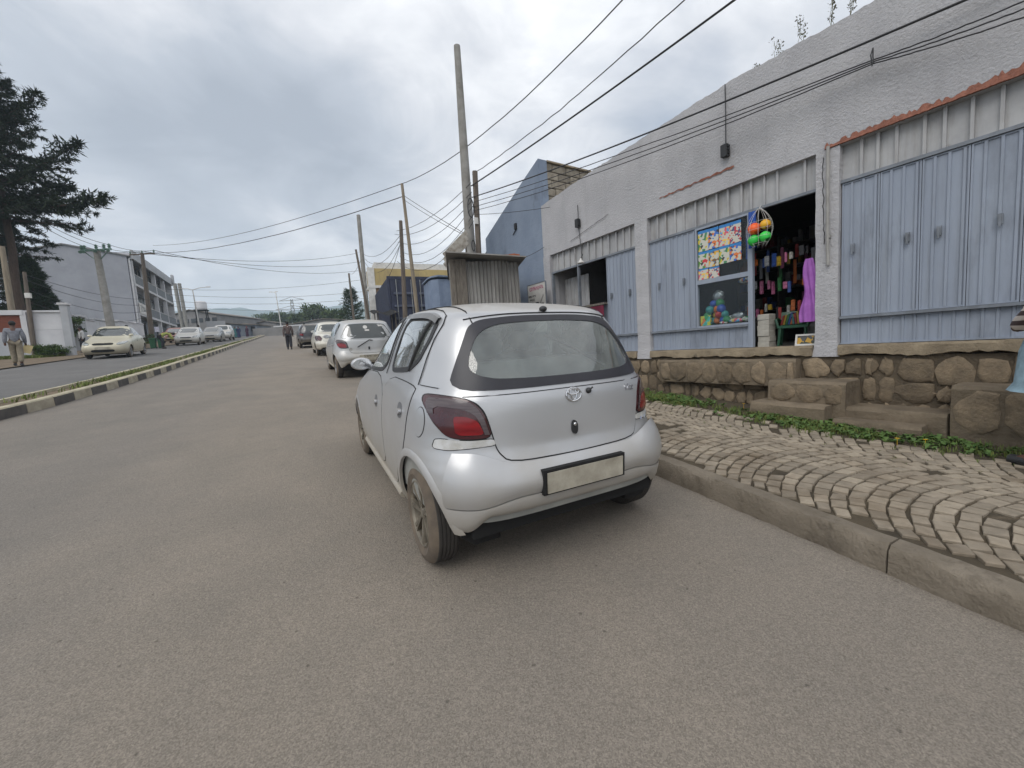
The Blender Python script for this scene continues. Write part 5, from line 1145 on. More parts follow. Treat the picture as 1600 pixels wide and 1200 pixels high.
    # rear camera knob in the old wiper hole, lock handle, model script
    b = MB(); b.ball(S.pt('B', .105, .962, .012), 1, 12, 8, (.017, .017, .017)); b.tube([S.pt('B', .105, .962, .01), S.pt('B', .125, .974, .03)], .005, 6); b.build('knob', m_blk, r, smooth=True)
    b = MB(); S.patch(b, 'B', chaikin([(-.03, .74), (.010, .73), (.014, .80), (-.024, .82)], 2), .016, 3, .014); k_ = b.build('lock_handle', m_blk, r, smooth=True); b = MB(); P = S.pt('B', -.008, .79, .018); b.ball(P, 1, 10, 6, (.011, .006, .011)); b.build('key_barrel', m_chrome, k_, smooth=True)
    P = S.pt('B', .40, .95, .006); Q = S.pt('B', .46, .95, .006); d = (Q - P) / np.linalg.norm(Q - P); t_ = S.pt('B', .43, .98, .006) - S.pt('B', .43, .92, .006); t_ /= np.linalg.norm(t_); nn = np.cross(d, t_)
    Pm = S.pt('B', .425, .948, .007)
    text('model_lettering', 'Vitz', .058, m_chrome, r, ((d[0], t_[0], nn[0], Pm[0]), (d[1], t_[1], nn[1], Pm[1]), (d[2], t_[2], nn[2], Pm[2]), (0, 0, 0, 1)), .002, shear=.3)
    # fuel flap
    pf = [(-.075 + .048 * math.cos(t), .84 + .080 * math.sin(t)) for t in np.linspace(0, 2 * math.pi, 25)[:-1]]
    b = MB(); S.patch(b, 'L', grow(pf, .004), .0012, 3, .001); b.build('fuel_flap_gap', m_seam, r, smooth=True); b = MB(); S.patch(b, 'L', pf, .0035, 4, .002); b.build('fuel_flap', p_sil, r, smooth=True)
    # filler strips under the lamps, scuffed
    m_scuff = M('scuffed_paint', lin((196, 197, 198)), lin((168, 166, 160)), sc=14, rough=.6, c3=lin((206, 204, 200)), sc3=9, th3=.6)
    for sg in (-1, 1):
        p = chaikin([(-.735, .776), (-.60, .770), (-.487, .774), (-.478, .742), (-.60, .734), (-.70, .722), (-.752, .725)], 2, .15); p = p if sg < 0 else mirror(p)
        b = MB(); S.patch(b, 'B', grow(p, .004), .0015, 3, .002); b.build('strip_gap', m_seam, r, smooth=True); b = MB(); S.patch(b, 'B', p, .004, 4, .002); o = b.build('lamp_strip', m_scuff, r, smooth=True)
        if sg > 0:
            for x in (.545, .60, .655):
                b = MB(); S.patch(b, 'B', chaikin([(x - .012, .725), (x + .010, .732), (x + .012, .752), (x - .008, .745)], 1), .0055, 2, .001); b.build('sticker_scrap', M('blue_sticker', lin((40, 90, 160)), lin((220, 220, 220)), sc=20, rough=.5) if x < .62 else m_alloy, o)
    # paint chips on tailgate and bumper
    m_rust = M('paint_chip', lin((150, 96, 84)), lin((120, 80, 72)), rough=.8)
    random.seed(12)
    for _ in range(26):
        x = random.uniform(-.28, -.06); z = .86 + random.gauss(0, .008) + (x + .17) * -.02; w = random.uniform(.002, .006)
        b = MB(); S.patch(b, 'B', [(x, z), (x + w, z - w * .3), (x + w * 1.4, z + w * .3), (x + w * .3, z + w * .5)], .0050, 1, .0005); b.build('paint_chip', m_rust if x > -.15 else m_alloy, near)
    # bumper gaps and rear plate in its recess (plate left blank: hidden in the photograph)
    b = MB(); y_ = S.r(.52) - .030; b.box(-.275, .275, y_ - .004, y_ + .05, .465, .60); rc = b.build('plate_recess', m_dark, r); b = MB(); b.box(-.255, .255, y_ - .012, y_ - .006, .475, .585); b.build('number_plate', m_plate, r)
near_details()
# ================================================================== OTHER CARS
p_sil2 = carpaint('silver_paint_worn', lin((186, 188, 190)), metal=.4, rough=.36, dz=.36)
p_whi = carpaint('white_car_paint', lin((214, 212, 202)), metal=0, rough=.3, dz=.30)
p_nav = carpaint('dark_blue_paint', lin((44, 48, 60)), metal=.2, rough=.3, dz=.26)
p_cha = carpaint('champagne_paint', lin((198, 194, 174)), metal=.25, rough=.34, dz=.34)
p_gry = carpaint('grey_paint', lin((140, 144, 148)), metal=.4, rough=.34, dz=.32)
p_slv = carpaint('pale_silver_paint', lin((206, 206, 204)), metal=.2, rough=.34, dz=.32)
c2, S2, _ = make_car('parked_hatchback', 'second silver hatchback in the kerbside row with a wiper and a white number plate', HATCH, p_sil2, (.26, 9.15, G(9.15)), .02)
b = MB(); b.box(-.26, .26, S2.r(.5) - .040, S2.r(.5) - .033, .46, .60); pl = b.build('number_plate', m_plate, c2)
text('plate_lettering', '2 0797 አአ', .075, m_blk, pl, ((1, 0, 0, 0), (0, 0, -1, S2.r(.5) - .0405), (0, 1, 0, .56), (0, 0, 0, 1)), .001); text('plate_lettering', '04', .06, m_blk, pl, ((1, 0, 0, .17), (0, 0, -1, S2.r(.5) - .0405), (0, 1, 0, .495), (0, 0, 0, 1)), .001)
b = MB(); b.tube([S2.pt('B', .10, .955, .02), S2.pt('B', .02, .965, .03), S2.pt('B', -.28, .80, .02)], .012, 6); b.build('wiper', m_blk, c2)
b = MB(); b.tube([S2.pt('B', 0, .73, .012), S2.pt('B', 0, .80, .012)], .02, 8); b.build('lock_handle', m_blk, c2)
b = MB(); S2.patch(b, 'B', [(-.03 + .055 * math.cos(t), 1.30 + .045 * math.sin(t)) for t in np.linspace(0, 6.283, 17)[:-1]], .008, 2, .001); S2.patch(b, 'B', [(-.05, 1.20), (.06, 1.20), (.06, 1.24), (-.05, 1.24)], .008, 1, .001); S2.patch(b, 'B', [(.30, 1.31), (.42, 1.31), (.42, 1.35), (.30, 1.35)], .008, 1, .001); b.build('window_sticker', m_whi, c2)
b = MB(); S2.patch(b, 'B', chaikin([(-.49, .72), (-.42, .70), (-.40, .78), (-.46, .80)], 2), .008, 2, .001); b.build('badge', m_grey, c2)
c3, S3, _ = make_car('parked_sedan', 'white sedan with dark tail lamps parked third in the kerbside row', SEDAN, p_whi, (.12, 18.15, G(18.15)), .03, kind='sedan')
b = MB(); b.box(-.26, .26, S3.r(.5) - .045, S3.r(.5) - .038, .60, .71); b.build('number_plate', m_plate, c3)
b = MB(); S3.patch(b, 'B', chaikin([(-.78, .24), (.78, .24), (.78, .38), (-.78, .38)], 1), .03, 3, .02); b.build('bumper_skirt', m_blk, c3)
make_car('parked_estate', 'dark blue car parked farthest in the kerbside row', HATCH, p_nav, (-.55, 26.6, G(26.6)), .05)
c5, S5, _ = make_car('oncoming_sedan', 'champagne sedan standing on the far carriageway, facing the camera', SEDAN, p_cha, (-9.62, 26.35, G(26.35) + .1), math.pi + .05, kind='sedan')
make_car('parked_hatchback', 'silver hatchback facing the camera on the far carriageway beside the walker in dark green', HATCH, p_slv, (-9.55, 42.0, G(42.0) + .1), math.pi + .02)
make_car('parked_car', 'grey car half hidden behind the walker on the far carriageway', HATCH, p_gry, (-9.0, 49.0, G(49.0) + .1), math.pi)
make_car('parked_suv', 'pale silver off-roader parked last in the left row', SUV, p_slv, (-8.75, 53.5, G(53.5) + .1), math.pi, kind='suv')
make_car('red_car', 'red vehicle glimpsed between the three-storey block and the silver hatchback', HATCH, carpaint('red_paint_car', lin((120, 26, 36)), 0, .35), (-12.3, 50.5, G(50.5) + .12), math.pi)
# ================================================================== POLES
m_conc = M('pole_concrete', lin((150, 148, 144)), lin((122, 119, 114)), sc=3, rough=.9, bump=.4, bsc=30, c3=lin((98, 92, 86)), sc3=1.4, th3=.62, wpos=True)
m_pw = M('pole_wood', lin((116, 106, 96)), lin((84, 76, 70)), sc=5, rough=.9, bump=.4, bsc=30, stretch=(5, 5, .4), wpos=True)
m_pwl = M('pole_wood_pale', lin((150, 138, 120)), lin((116, 106, 92)), sc=5, rough=.9, bump=.3, bsc=30, stretch=(5, 5, .4), wpos=True)
NF = np.array([W[0, 2], W[1, 2], 0]); NF /= np.linalg.norm(NF)
def pole(name, label, ub, vb, D, ut, vt, rb, rt, mat, gz=.1, n=14):
    P = dep(ub, vb, D); Q = onpl(ut, vt, P, NF); zg = G(P[1]) + gz - .1
    # carry the lean down to the ground
    dz = Q[2] - P[2]; base = P + (P - Q) * ((P[2] - zg) / dz) if dz > .1 else P; base[2] = zg
    t = thing(name, label, 'pole', base); k = 8; b = MB(); d = Q - base
    b.tube([d * i / k for i in range(k + 1)], [rb + (rt - rb) * i / k for i in range(k + 1)], n); b.build('shaft', mat, t, smooth=False, auto=.9)
    return t, base, Q
pA, bA, tA = pole('utility_pole', 'tall thick concrete pole rising behind the corrugated shack', 741, 475, 11, 714, 72, .175, .085, m_conc)
pB, bB, tB = pole('utility_pole', 'shorter dark wooden pole standing against the tall concrete pole', 748, 398, 10.5, 742, 268, .085, .07, m_pw)
pC, bC, tC = pole('utility_pole', 'slim pale wooden pole leaning left with wires at its top', 651, 478, 15, 628, 287, .085, .05, m_pwl)
pD, bD, tD = pole('utility_pole', 'dark wooden pole beside the leaning pale pole, before the blue container', 633, 490, 16.5, 626, 345, .11, .07, m_pw)
pE, bE, tE = pole('utility_pole', 'thick concrete pole left of the yellow building', 573, 480, 27, 560, 336, .17, .12, m_conc)
pF, bF, tF = pole('utility_pole', 'thin dark pole leaning onto the thick concrete pole', 571, 470, 25, 556, 390, .10, .06, m_pw)
pG, bG, tG = pole('utility_pole', 'small far pole in front of the dark conifer', 550, 472, 48, 545, 427, .15, .1, m_pw)
pH, bH, tH = pole('utility_pole', 'stout concrete pole with green insulators before the blank grey wall', 174, 515, 26, 151, 392, .24, .17, m_conc)
pI, bI, tI = pole('utility_pole', 'pole with a crossarm in front of the three-storey facade', 239, 540, 34, 222, 396, .19, .12, m_pw)
pJ, bJ, tJ = pole('utility_pole', 'pale pole at the left edge beside the brick panel', 28, 548, 22, 3, 385, .16, .11, m_pwl)
pK, bK, tK = pole('utility_pole', 'slim dark pole in front of the white boundary wall', 55, 560, 21, 38, 425, .11, .07, m_pw)
for k, (a, c, lb) in enumerate(((281, 273, 'left one of the two bare columns beyond the three-storey block'), (288, 280, 'right one of the two bare columns beyond the three-storey block'))):
    pole('concrete_column', lb, a, 487, 78, c, 443, .32, .3, m_conc)
m_ins = M('green_insulator', lin((108, 136, 124)), lin((80, 104, 96)), rough=.35)
m_galv = M('galvanised_steel', lin((150, 152, 152)), lin((122, 124, 124)), rough=.5, metal=.4)
R3 = np.array([W[0, 0], W[1, 0], 0]); R3 /= np.linalg.norm(R3)
top = tH - bH
b = MB(); b.obox(top + np.array([0, 0, .05]), R3 * .95, NF * .05, (0, 0, .05)); b.tube([top + R3 * .1 - np.array([0, 0, .6]), top + R3 * .8], .03, 6); b.tube([top - R3 * .1 - np.array([0, 0, .6]), top - R3 * .8], .03, 6); b.build('crossarm', m_ins, pH)
for s in (-.95, -.75, 0, .5, .85):
    b = MB(); b.lathe([(.001, 0), (.09, .02), (.05, .08), (.10, .12), (.05, .18), (.10, .22), (.04, .30), (.001, .32)], 10); o = b.build('insulator', m_ins, pH, smooth=True); o.location = tuple(top + R3 * s + np.array([0, 0, .1]))
    b = MB(); b.tube([top + R3 * s + np.array([0, 0, .1]), top + R3 * (s + .18) - NF * .3 + np.array([0, 0, -.1])], [.06, .1], 8); b.build('insulator', m_ins, pH)
top = tI - bI
b = MB(); b.obox(top + np.array([0, 0, -.05]), R3 * 1.05, NF * .05, (0, 0, .05)); b.build('crossarm', m_pw, pI)
for s in (-1.0, 0, 1.0):
    b = MB(); b.lathe([(.02, 0), (.07, .08), (.05, .14), (.07, .2), (.001, .26)], 8); o = b.build('insulator', m_ins, pI, smooth=True); o.location = tuple(top + R3 * s)
b = MB(); b.box(-.13, .13, -.3, -.1, .0, .42); o = b.build('notice_board', M('notice_print', lin((176, 176, 200)), lin((220, 220, 226)), sc=9, rough=.6), pI); o.location = tuple((dep(247, 519, 33.6) - bI))
b = MB(); b.box(-.05, .05, -.14, -.09, 0, .16); o = b.build('number_tag', m_whi, pB); o.location = tuple(np.array([.02, 0, tB[2] - bB[2] - 1.35])); 
for q, (z, r_) in enumerate(((-.95, .16), (-1.9, .09))):
    b = MB(); b.tube([(-.10 + r_ * .5 * math.cos(t), -.1, tB[2] - bB[2] + z + r_ * 1.5 * math.sin(t)) for t in np.linspace(0, 6.283, 20)], .014, 5); b.build('cable_coil', m_blk, pB)
top = tK - bK; b = MB(); b.box(-.1, .1, -.25, -.08, top[2] - 1.35, top[2] - 1.1); o = b.build('camera_box', m_whi, pK); o.location = (top[0] * .7 + .1, top[1] * .7, 0)
# street lamps
for lb, ub, vb, D, ut, vt, arm in (('white street lamp with a long arm beyond the three-storey block', 311, 508, 62, 301, 453, (2.2, -1.6)), ('white street lamp in the middle distance near the pylon', 438, 503, 85, 431, 458, (-1.0, .1))):
    t, ba, tp = pole('street_lamp', lb, ub, vb, D, ut, vt, .12, .07, m_whi); t['category'] = 'street lamp'; d = tp - ba
    for a in arm:
        b = MB(); b.tube([d, d + R3 * a * .5 + np.array([0, 0, .25]), d + R3 * a + np.array([0, 0, .3])], .05, 6); b.build('arm', m_whi, t); b = MB(); b.obox(d + R3 * (a * 1.12) + np.array([0, 0, .3]), R3 * .3, NF * .1, (0, 0, .05)); b.build('lamp_head', m_whi, t)
# ================================================================== CABLES
m_wire = M('black_cable', (.022, .022, .024), (.03, .03, .032), rough=.6)
def cable(label, P, Q, r, sag, wig=0.0, group=None, n=24):
    P, Q = np.asarray(P, float), np.asarray(Q, float); pts = []
    for i in range(n + 1):
        t = i / n; p = P + (Q - P) * t; p = p - np.array([0, 0, sag * 4 * t * (1 - t)])
        if wig and 0 < i < n: p = p + np.array([jit(wig), jit(wig), jit(wig)])
        pts.append(p - P)
    o = MB().tube(pts, r, 5).build('cable', m_wire, smooth=True); o.location = tuple(P); return tag(o, label, 'cable', group)
random.seed(3)
gw = 'overhead cables'
Bt = lambda v: np.array([bB[0], bB[1], onpl(744, v, bB, NF)[2]])
cable('thick cable from the wooden pole to the photo top above the shops', Bt(290), dep(1180, -24, 5.0), .016, .05, 0, gw)
cable('kinked cable from the concrete pole to the photo top', onpl(738, 272, bA, NF), dep(1110, -40, 5.2), .009, .16, .012, gw)
cable('thin cable from the leaning pale pole crossing the tall concrete pole', tC, dep(1010, -40, 6.0), .011, .45, .004, gw)
cable('thick black cable running along the shop front to the upper right', Bt(308), dep(1620, -48, 3.3), .013, .10, 0, gw)
for k, dv in enumerate((0, 6, 11)):
    cable('%s cable of the bundle sagging along the shop front' % ('upper', 'middle', 'lower')[k], Bt(316 + dv * 1.2), dep(1366, 93 + k * 3, 4.15), .007, .07 + .03 * k, .003, gw)
    cable('%s strand fanning out right of the cable tie' % ('upper', 'middle', 'lower')[k], dep(1366, 93 + k * 3, 4.15), dep(1640, 4 + k * 14 - 20, 3.2), .007, .02, .003, gw)
b = MB(); P = dep(1364, 78, 4.1)
for s in (0, 1): b.tube([(0, 0, .02), (.03 - .05 * s, .01, -.05), (.02 - .03 * s, 0, -.12 - .04 * s)], .006, 5)
o = b.build('cable_tie', m_wire); o.location = P; tag(o, 'dangling tie holding the cable bundle before the shop wall', 'cable tie')
cable('thin cable from the poles to the plaster wall below the bundle', Bt(335), sh2w(-2.6, -.05, 4.3), .006, .03, 0, gw)
cable('slack cable dropping from the blue wall to the far shop', sh2w(-4.6, -.06, 3.55), sh2w(-2.9, -.05, 3.5), .006, .08, 0, gw)
for k in range(6):
    cable('%s of the cables strung from the wooden poles down the street' % ('first', 'second', 'third', 'fourth', 'fifth', 'sixth')[k], Bt((285, 300, 312, 322, 335, 345)[k]), np.array([bD[0], bD[1], 0]) * [1, 1, 0] + np.array([jit(.1), 0, onpl(628, (360, 366, 378, 392, 400, 408)[k], bD, NF)[2]]), .008, .25 + .1 * k, .004, gw)
cable('guy wire from the leaning pole to the shack sign', tC - np.array([0, 0, .4]), dep(728, 366, 10.4), .009, .02, 0, gw)
cable('second guy wire from the leaning pole to the shack sign', tC - np.array([0, 0, .55]), dep(729, 369, 10.4), .008, .05, 0, gw)
for k in range(3): cable('%s cable between the dark wooden pole and the thick concrete pole' % ('upper', 'middle', 'lower')[k], np.array([tD[0], tD[1], tD[2] - .5 - .12 * k]), np.array([tE[0], tE[1], onpl(565, 396 + k * 4, bE, NF)[2]]), .010, .5 + .3 * k, .004, gw)
cable('drooping wire from the dark wooden pole over the container', np.array([tD[0], tD[1], tD[2] - .6]), dep(596, 446, 18.5), .010, .35, 0, gw)
cable('cable from the thick pole to the small far pole', onpl(566, 400, bE, NF), tG, .014, .5, 0, gw)
cable('upper long wire crossing the street to the insulator pole', tC, tI + R3 * 1.0 + np.array([0, 0, .6]), .012, .55, 0, gw, 40)
cable('lower long wire crossing the street to the crossarm pole', tC - np.array([0, 0, .45]), tI - R3 * 1.0 + np.array([0, 0, .2]), .016, .75, .006, gw, 40)
for k in range(3):
    s = (-.8, 0, .8)[k]
    cable('%s line from the insulator pole into the big conifer' % ('left', 'middle', 'right')[k], tH + R3 * s + np.array([0, 0, .35]), dep(20 + 14 * k, 322 + 4 * k, 20), .015, .2, 0, gw)
    cable('%s line from the insulator pole to the crossarm pole' % ('left', 'middle', 'right')[k], tH + R3 * s + np.array([0, 0, .35]), tI + R3 * (k - 1.0) + np.array([0, 0, .2]), .015, .2, 0, gw)
    cable('%s line running on from the crossarm pole down the street' % ('left', 'middle', 'right')[k], tI + R3 * (k - 1.0) + np.array([0, 0, .2]), dep(560, 395 + 14 * k, 60), .022, 1.0, 0, gw)
for k in range(4): cable('%s low cable across the blank grey wall' % ('first', 'second', 'third', 'fourth')[k], dep(42, (430, 438, 452, 470)[k], 21), np.array([tI[0], tI[1], onpl(226, (468, 476, 485, 493)[k], bI, NF)[2]]), .013, .35 + .15 * k, 0, gw)
for k in range(4): cable('%s far wire above the street end' % ('first', 'second', 'third', 'fourth')[k], dep(262, (452, 460, 470, 478)[k], 60), dep(600, (432, 452, 463, 476)[k], 62), .02, .8, 0, gw)
# ================================================================== RIGHT SIDE BEYOND THE SHOP
m_blue = M('blue_plaster', lin((134, 146, 163)), lin((116, 128, 146)), sc=1.4, rough=.92, bump=.6, bsc=16, c3=lin((88, 96, 108)), sc3=1.1, th3=.60, w3=.12, stretch=(1, 1, .6))
m_block = M('concrete_block', lin((150, 142, 128)), lin((118, 110, 98)), sc=8, rough=.95, bump=.9, bsc=30, rnd=.2, wpos=True)
bb_ = thing('blue_building', 'blue plastered building with steep sloping top and bare block side wall', 'building', SHP, SH_RZ)
b = MB(); fo = [(-3.05, .1), (-3.05, 3.9), (-3.07, 5.56), (-3.6, 5.36), (-4.6, 4.96), (-5.83, 4.45), (-5.83, .1)]
b.prism(fo, lambda a, z, d: (a, d, z), .03, .28); b.build('front_wall', m_blue, bb_)
b = MB(); b.prism([(.30, .1), (.30, 5.42), (4.6, 5.60), (4.6, .1)], lambda a, z, d: (d, a, z), -3.16, -3.30); b.build('side_wall', m_mort, bb_)
random.seed(9)
for k in range(7):
    z = 4.22 + k * .187; y = .06 - .2 * (k % 2)
    while y < 4.5:
        w = random.uniform(.32, .46); y2 = min(y + w, 4.55); y1 = max(y, .05)
        if y2 - y1 > .06 and z + .18 < 5.56 + y1 * .02:
            bl2 = MB(); bl2.bevbox(y1 + .008, y2 - .008, z + .008, z + .178, 0, .05 + jit(.008), .012, .006); bl2.v = [(-3.16 + pz, px, pz2) for px, pz2, pz in bl2.v]; bl2.build('block', m_block, bb_)
        y = y2
b = MB(); b.box(-3.18, -3.06, .29, 4.55, 5.535, 5.57); b.build('coping', m_sill, bb_)
b = MB(); b.box(-5.83, -3.3, .28, 5.0, 3.6, 3.7); b.build('roof', m_roofc, bb_)
b = MB(); b.box(-4.19, -4.11, -.02, .025, 4.25, 4.4); b.tube([(-4.15, .01, 4.25), (-4.3, .01, 4.15)], .012, 5); b.build('bracket', m_blk, bb_)
b = MB(); b.prism([(-5.84, 3.2), (-5.84, 4.2), (-6.8, 3.6), (-6.8, 3.2)], lambda a, z, d: (a, d, z), .1, 3); b.build('rear_lean_to', m_dark, bb_)
# shack of corrugated sheets: its front faces down the street
m_tin = M('old_corrugated_iron', lin((142, 140, 137)), lin((104, 101, 97)), sc=3, rough=.65, bump=.2, c3=lin((100, 88, 76)), sc3=2.0, th3=.60, w3=.2, stretch=(1, 1, .3), rnd=.12, metal=.1)
SY = 6.95
SD = ray(702, 440); SD[2] = 0; SD /= np.linalg.norm(SD); PR = dep(812, 440, 8.35); PLf = onpl(704, 440, PR, SD); zt = onpl(765, 404, PR, SD)[2]
shk = thing('corrugated_shack', 'small shack of rusty corrugated sheets leaning on the blue wall', 'shack', (PLf[0], PLf[1], G(SY)), math.atan2(SD[1], SD[0]) - math.pi / 2)
WD = float(np.hypot(*(PR - PLf)[:2])); ZB = .1; ZT = zt - G(SY)
def corr(parent, x0, x1, z0, z1, y, tilt=0.0, amp=.014, pitch=.076, axis='x', name='iron_sheet'):
    n = max(4, int((x1 - x0) / pitch * 8)); b = MB(); vv = []
    for zz in (z0, (z0 + z1) / 2, z1):
        for i in range(n + 1):
            a = x0 + (x1 - x0) * i / n; d = y + amp * math.sin(2 * math.pi * a / pitch) + jit(.002); vv.append((a + tilt * (zz - z0), d, zz + jit(.006)) if axis == 'x' else (d, a, zz))
    b.add(vv, [(j * (n + 1) + i, j * (n + 1) + i + 1, (j + 1) * (n + 1) + i + 1, (j + 1) * (n + 1) + i) for j in range(2) for i in range(n)]); return b.build(name, m_tin, parent, smooth=True)
random.seed(14)
zm = ZT * .62
for k in range(4):
    a, c = WD * (.22 + .195 * k), WD * (.22 + .195 * (k + 1)) + .03
    if k < 3: corr(shk, a, c, zm - .03, ZT - .05, .005 - .004 * k, jit(.02)); corr(shk, a + .04 * (k == 0), c, ZB, zm + jit(.03), -.012 - .004 * k, jit(.02))
    else: corr(shk, a, c, ZB, ZT - .10, -.02, -.02)
corr(shk, WD * .62, WD * .74, ZT * .38, ZT * .60, -.05, 0)
b = MB(); b.box(0, .10, -.03, .03, 0, ZT); b.box(WD * .14, WD * .23, -.04, .0, 0, ZT); b.build('wood_post', m_wood, shk); b = MB(); b.box(.10, WD * .14, -.01, .01, 0, ZT); b.build('plank', m_wood, shk)
for k in range(6): corr(shk, k * .5, k * .5 + .52, ZB, ZT - .05, 0, 0, axis='y')
b = MB()
for i, (dx) in enumerate((0,)):
    b.obox((WD / 2 + .02, 1.3, ZT + .03), (WD / 2 + .08, 0, -.07), (0, 1.65, .02), (.0, 0, .012))
b.build('roof_sheet', m_tin, shk)
for k in range(4):
    b = MB(); b.obox((WD * .78 + k * .09, .15, ZT + .04 + jit(.01)), (.07, .01, jit(.01)), (.0, .22, 0), (0, 0, .022)); b.build('clay_tile', M('orange_tile', lin((176, 104, 70)), lin((140, 80, 56)), sc=9, rough=.9), shk)
# board on the shack roof, seen from the side
P = dep(712, 389, 9.6); sg_ = thing('roof_board', 'weathered white slatted board propped on the shack roof', 'board', P)
for k in range(3): b = MB(); b.obox((0, 0, -.12 + .12 * k), R3 * .30 + np.array([0, 0, .26]), NF * .012, np.array([-.03, 0, .045])); b.build('slat', M('weathered_white_wood', lin((186, 182, 174)), lin((130, 122, 112)), sc=9, rough=.85, c3=lin((96, 88, 80)), sc3=5, th3=.6), sg_)
b = MB(); b.tube([(.28, .05, .35), (.30, .05, -.4)], .02, 6); b.tube([(-.2, .05, -.1), (-.2, .05, -.35)], .02, 6); b.build('prop', m_wood, sg_)
# garage sign leaning at the foot of the blue wall
sgn = thing('shop_sign', 'white sign with red lettering and a picture of vehicles beside the far shop', 'sign', SHP, SH_RZ)
sx0, sx1, sz0, sz1 = -3.62, -3.02, 1.25, 2.42
q1 = [onpl(u, v, sh2w(0, -.25, 0), np.array([.99766, .06836, 0])) for u, v in ((826, 448), (854, 439), (851, 480), (825, 482))]
lx = [((q - np.array(SHP)) @ np.array([.06836, -.99766, 0]), q[2]) for q in q1]
xa, xb = (lx[0][0] + lx[3][0]) / 2, (lx[1][0] + lx[2][0]) / 2; zA, zB_ = lx[3][1] - .6, max(lx[0][1], lx[1][1])
b = MB(); b.box(xa, xb, -.25, -.235, zA, zB_); b.build('sign_face', m_whi, sgn)
for (a, c, d, e) in ((xa - .02, xa, zA, zB_), (xb, xb + .02, zA, zB_), (xa, xb, zB_, zB_ + .02)): b = MB(); b.box(a, c, -.255, -.225, d, e); b.build('sign_frame', m_bar, sgn)
b = MB(); b.box(xa + .03, xa + .06, -.22, -.19, G(5.5), zA + .2); b.box(xb - .06, xb - .03, -.22, -.19, G(5.5), zA + .2); b.build('sign_leg', m_bar, sgn)
ww = xb - xa; text('lettering', 'ርዕየዘለዐዳዪ', ww * .17, M('sign_magenta', lin((176, 60, 110)), lin((160, 50, 100)), rough=.6), sgn, fmat((xa + xb) / 2, -.252, zB_ - .10)); 
for k, s_ in enumerate(('የመኪና ጥገና', 'ሞተር እና', 'ጎማ')): text('lettering', s_, ww * .085, m_blk, sgn, fmat(xa + ww * .24, -.252, zB_ - .27 - .085 * k))
text('lettering', 'ጋራዥ 0911', ww * .09, m_wred, sgn, fmat(xa + ww * .6, -.252, zB_ - .72))
b = MB(); cx_, cz_ = xa + ww * .62, zB_ - .48
b.box(cx_ - .20 * ww, cx_ - .02 * ww, -.2515, -.2505, cz_ - .14, cz_ + .06); b.box(cx_ + .0 * ww, cx_ + .26 * ww, -.2515, -.2505, cz_ - .08, cz_ + .02); b.build('vehicle_picture', m_blk, sgn)
b = MB(); b.add([(cx_, -.2515, cz_ + .0), (cx_ + .25 * ww, -.2515, cz_ + .22), (cx_ + .28 * ww, -.2515, cz_ + .18), (cx_ + .06 * ww, -.2515, cz_ - .02)], [(0, 1, 2, 3)]); b.build('vehicle_picture', m_grey, sgn, fix=False)
# blue-grey metal kiosk
P = dep(694, 470, 13.5); zt = onpl(694, 436, P, NF)[2] - G(P[1]); ks = thing('metal_kiosk', 'blue-grey sheet metal kiosk between the shack and the dark container', 'kiosk', (P[0], P[1], G(P[1]))); ks.rotation_euler = (0, 0, -.1)
m_ks = M('kiosk_paint', lin((124, 138, 160)), lin((104, 118, 140)), sc=3, rough=.6, bump=.15, bsc=8)
pf = [(-.40, .35), (-.34, .12), (-.15, 0), (.55, 0), (.55, 1.4), (-.40, 1.4)]
b = MB(); b.prism(pf, lambda a, c, d: (a, c, d), .1, zt); b.build('shell', m_ks, ks); b = MB(); b.prism([(-.45, .3), (-.37, .06), (-.15, -.06), (.6, -.06), (.6, 1.45), (-.45, 1.45)], lambda a, c, d: (a, c, d + .10 * (1 - abs(a) * 1.2)), zt, zt + .05); b.build('roof', m_ks, ks)
b = MB(); b.box(-.02, .35, -.02, .0, .3, zt - .15); d_ = b.build('door', m_ks, ks); b = MB(); b.box(.15, .30, -.035, -.02, 1.3, 1.75); b.build('hatch', m_bar, d_)
# shipping container
P = dep(654, 505, 18); cn = thing('shipping_container', 'dark blue shipping container with ribbed doors behind the poles', 'container', (P[0], P[1], G(P[1]))); cn.rotation_euler = (0, 0, -.06)
m_cn = M('container_paint', lin((52, 58, 80)), lin((40, 45, 62)), sc=3, rough=.55, c3=lin((70, 62, 60)), sc3=4, th3=.66)
m_cnr = M('container_rib_highlight', lin((92, 98, 114)), lin((60, 65, 84)), sc=5, rough=.55)  # lighter paint puts the highlight on the ribs into their colour
zc = onpl(648, 432, P, NF)[2] - G(P[1])
b = MB(); b.box(-1.18, 1.18, .06, 6.0, .2, zc - .04); b.build('body', m_cn, cn)
for x in (-1.22, 1.12): b = MB(); b.box(x, x + .10, 0, .10, .15, zc); b.build('corner_post', m_cn, cn)
b = MB(); b.box(-1.12, 1.12, 0, .08, zc - .12, zc); b.box(-1.12, 1.12, 0, .08, .15, .28); b.build('door_header', m_cn, cn)
for s in (-1, 1):
    d_ = MB().box(min(s * .01, s * 1.10), max(s * .01, s * 1.10), .01, .06, .29, zc - .13).build('door', m_cn, cn)
    for k in range(5): MB().box(min(s * .14, s * .98), max(s * .14, s * .98), -.06, .01, .45 + k * (zc - .7) / 5, .45 + k * (zc - .7) / 5 + .10).build('rib', m_cnr, d_)
    for x in (.2, .85): MB().tube([(s * x, -.05, .3), (s * x, -.05, zc - .15)], .018, 6).build('lock_bar', m_galv, d_)
for k in range(20): MB().box(-1.215, -1.18, .25 + k * .28, .25 + k * .28 + .14, .3, zc - .1).build('side_rib', m_cn, cn)
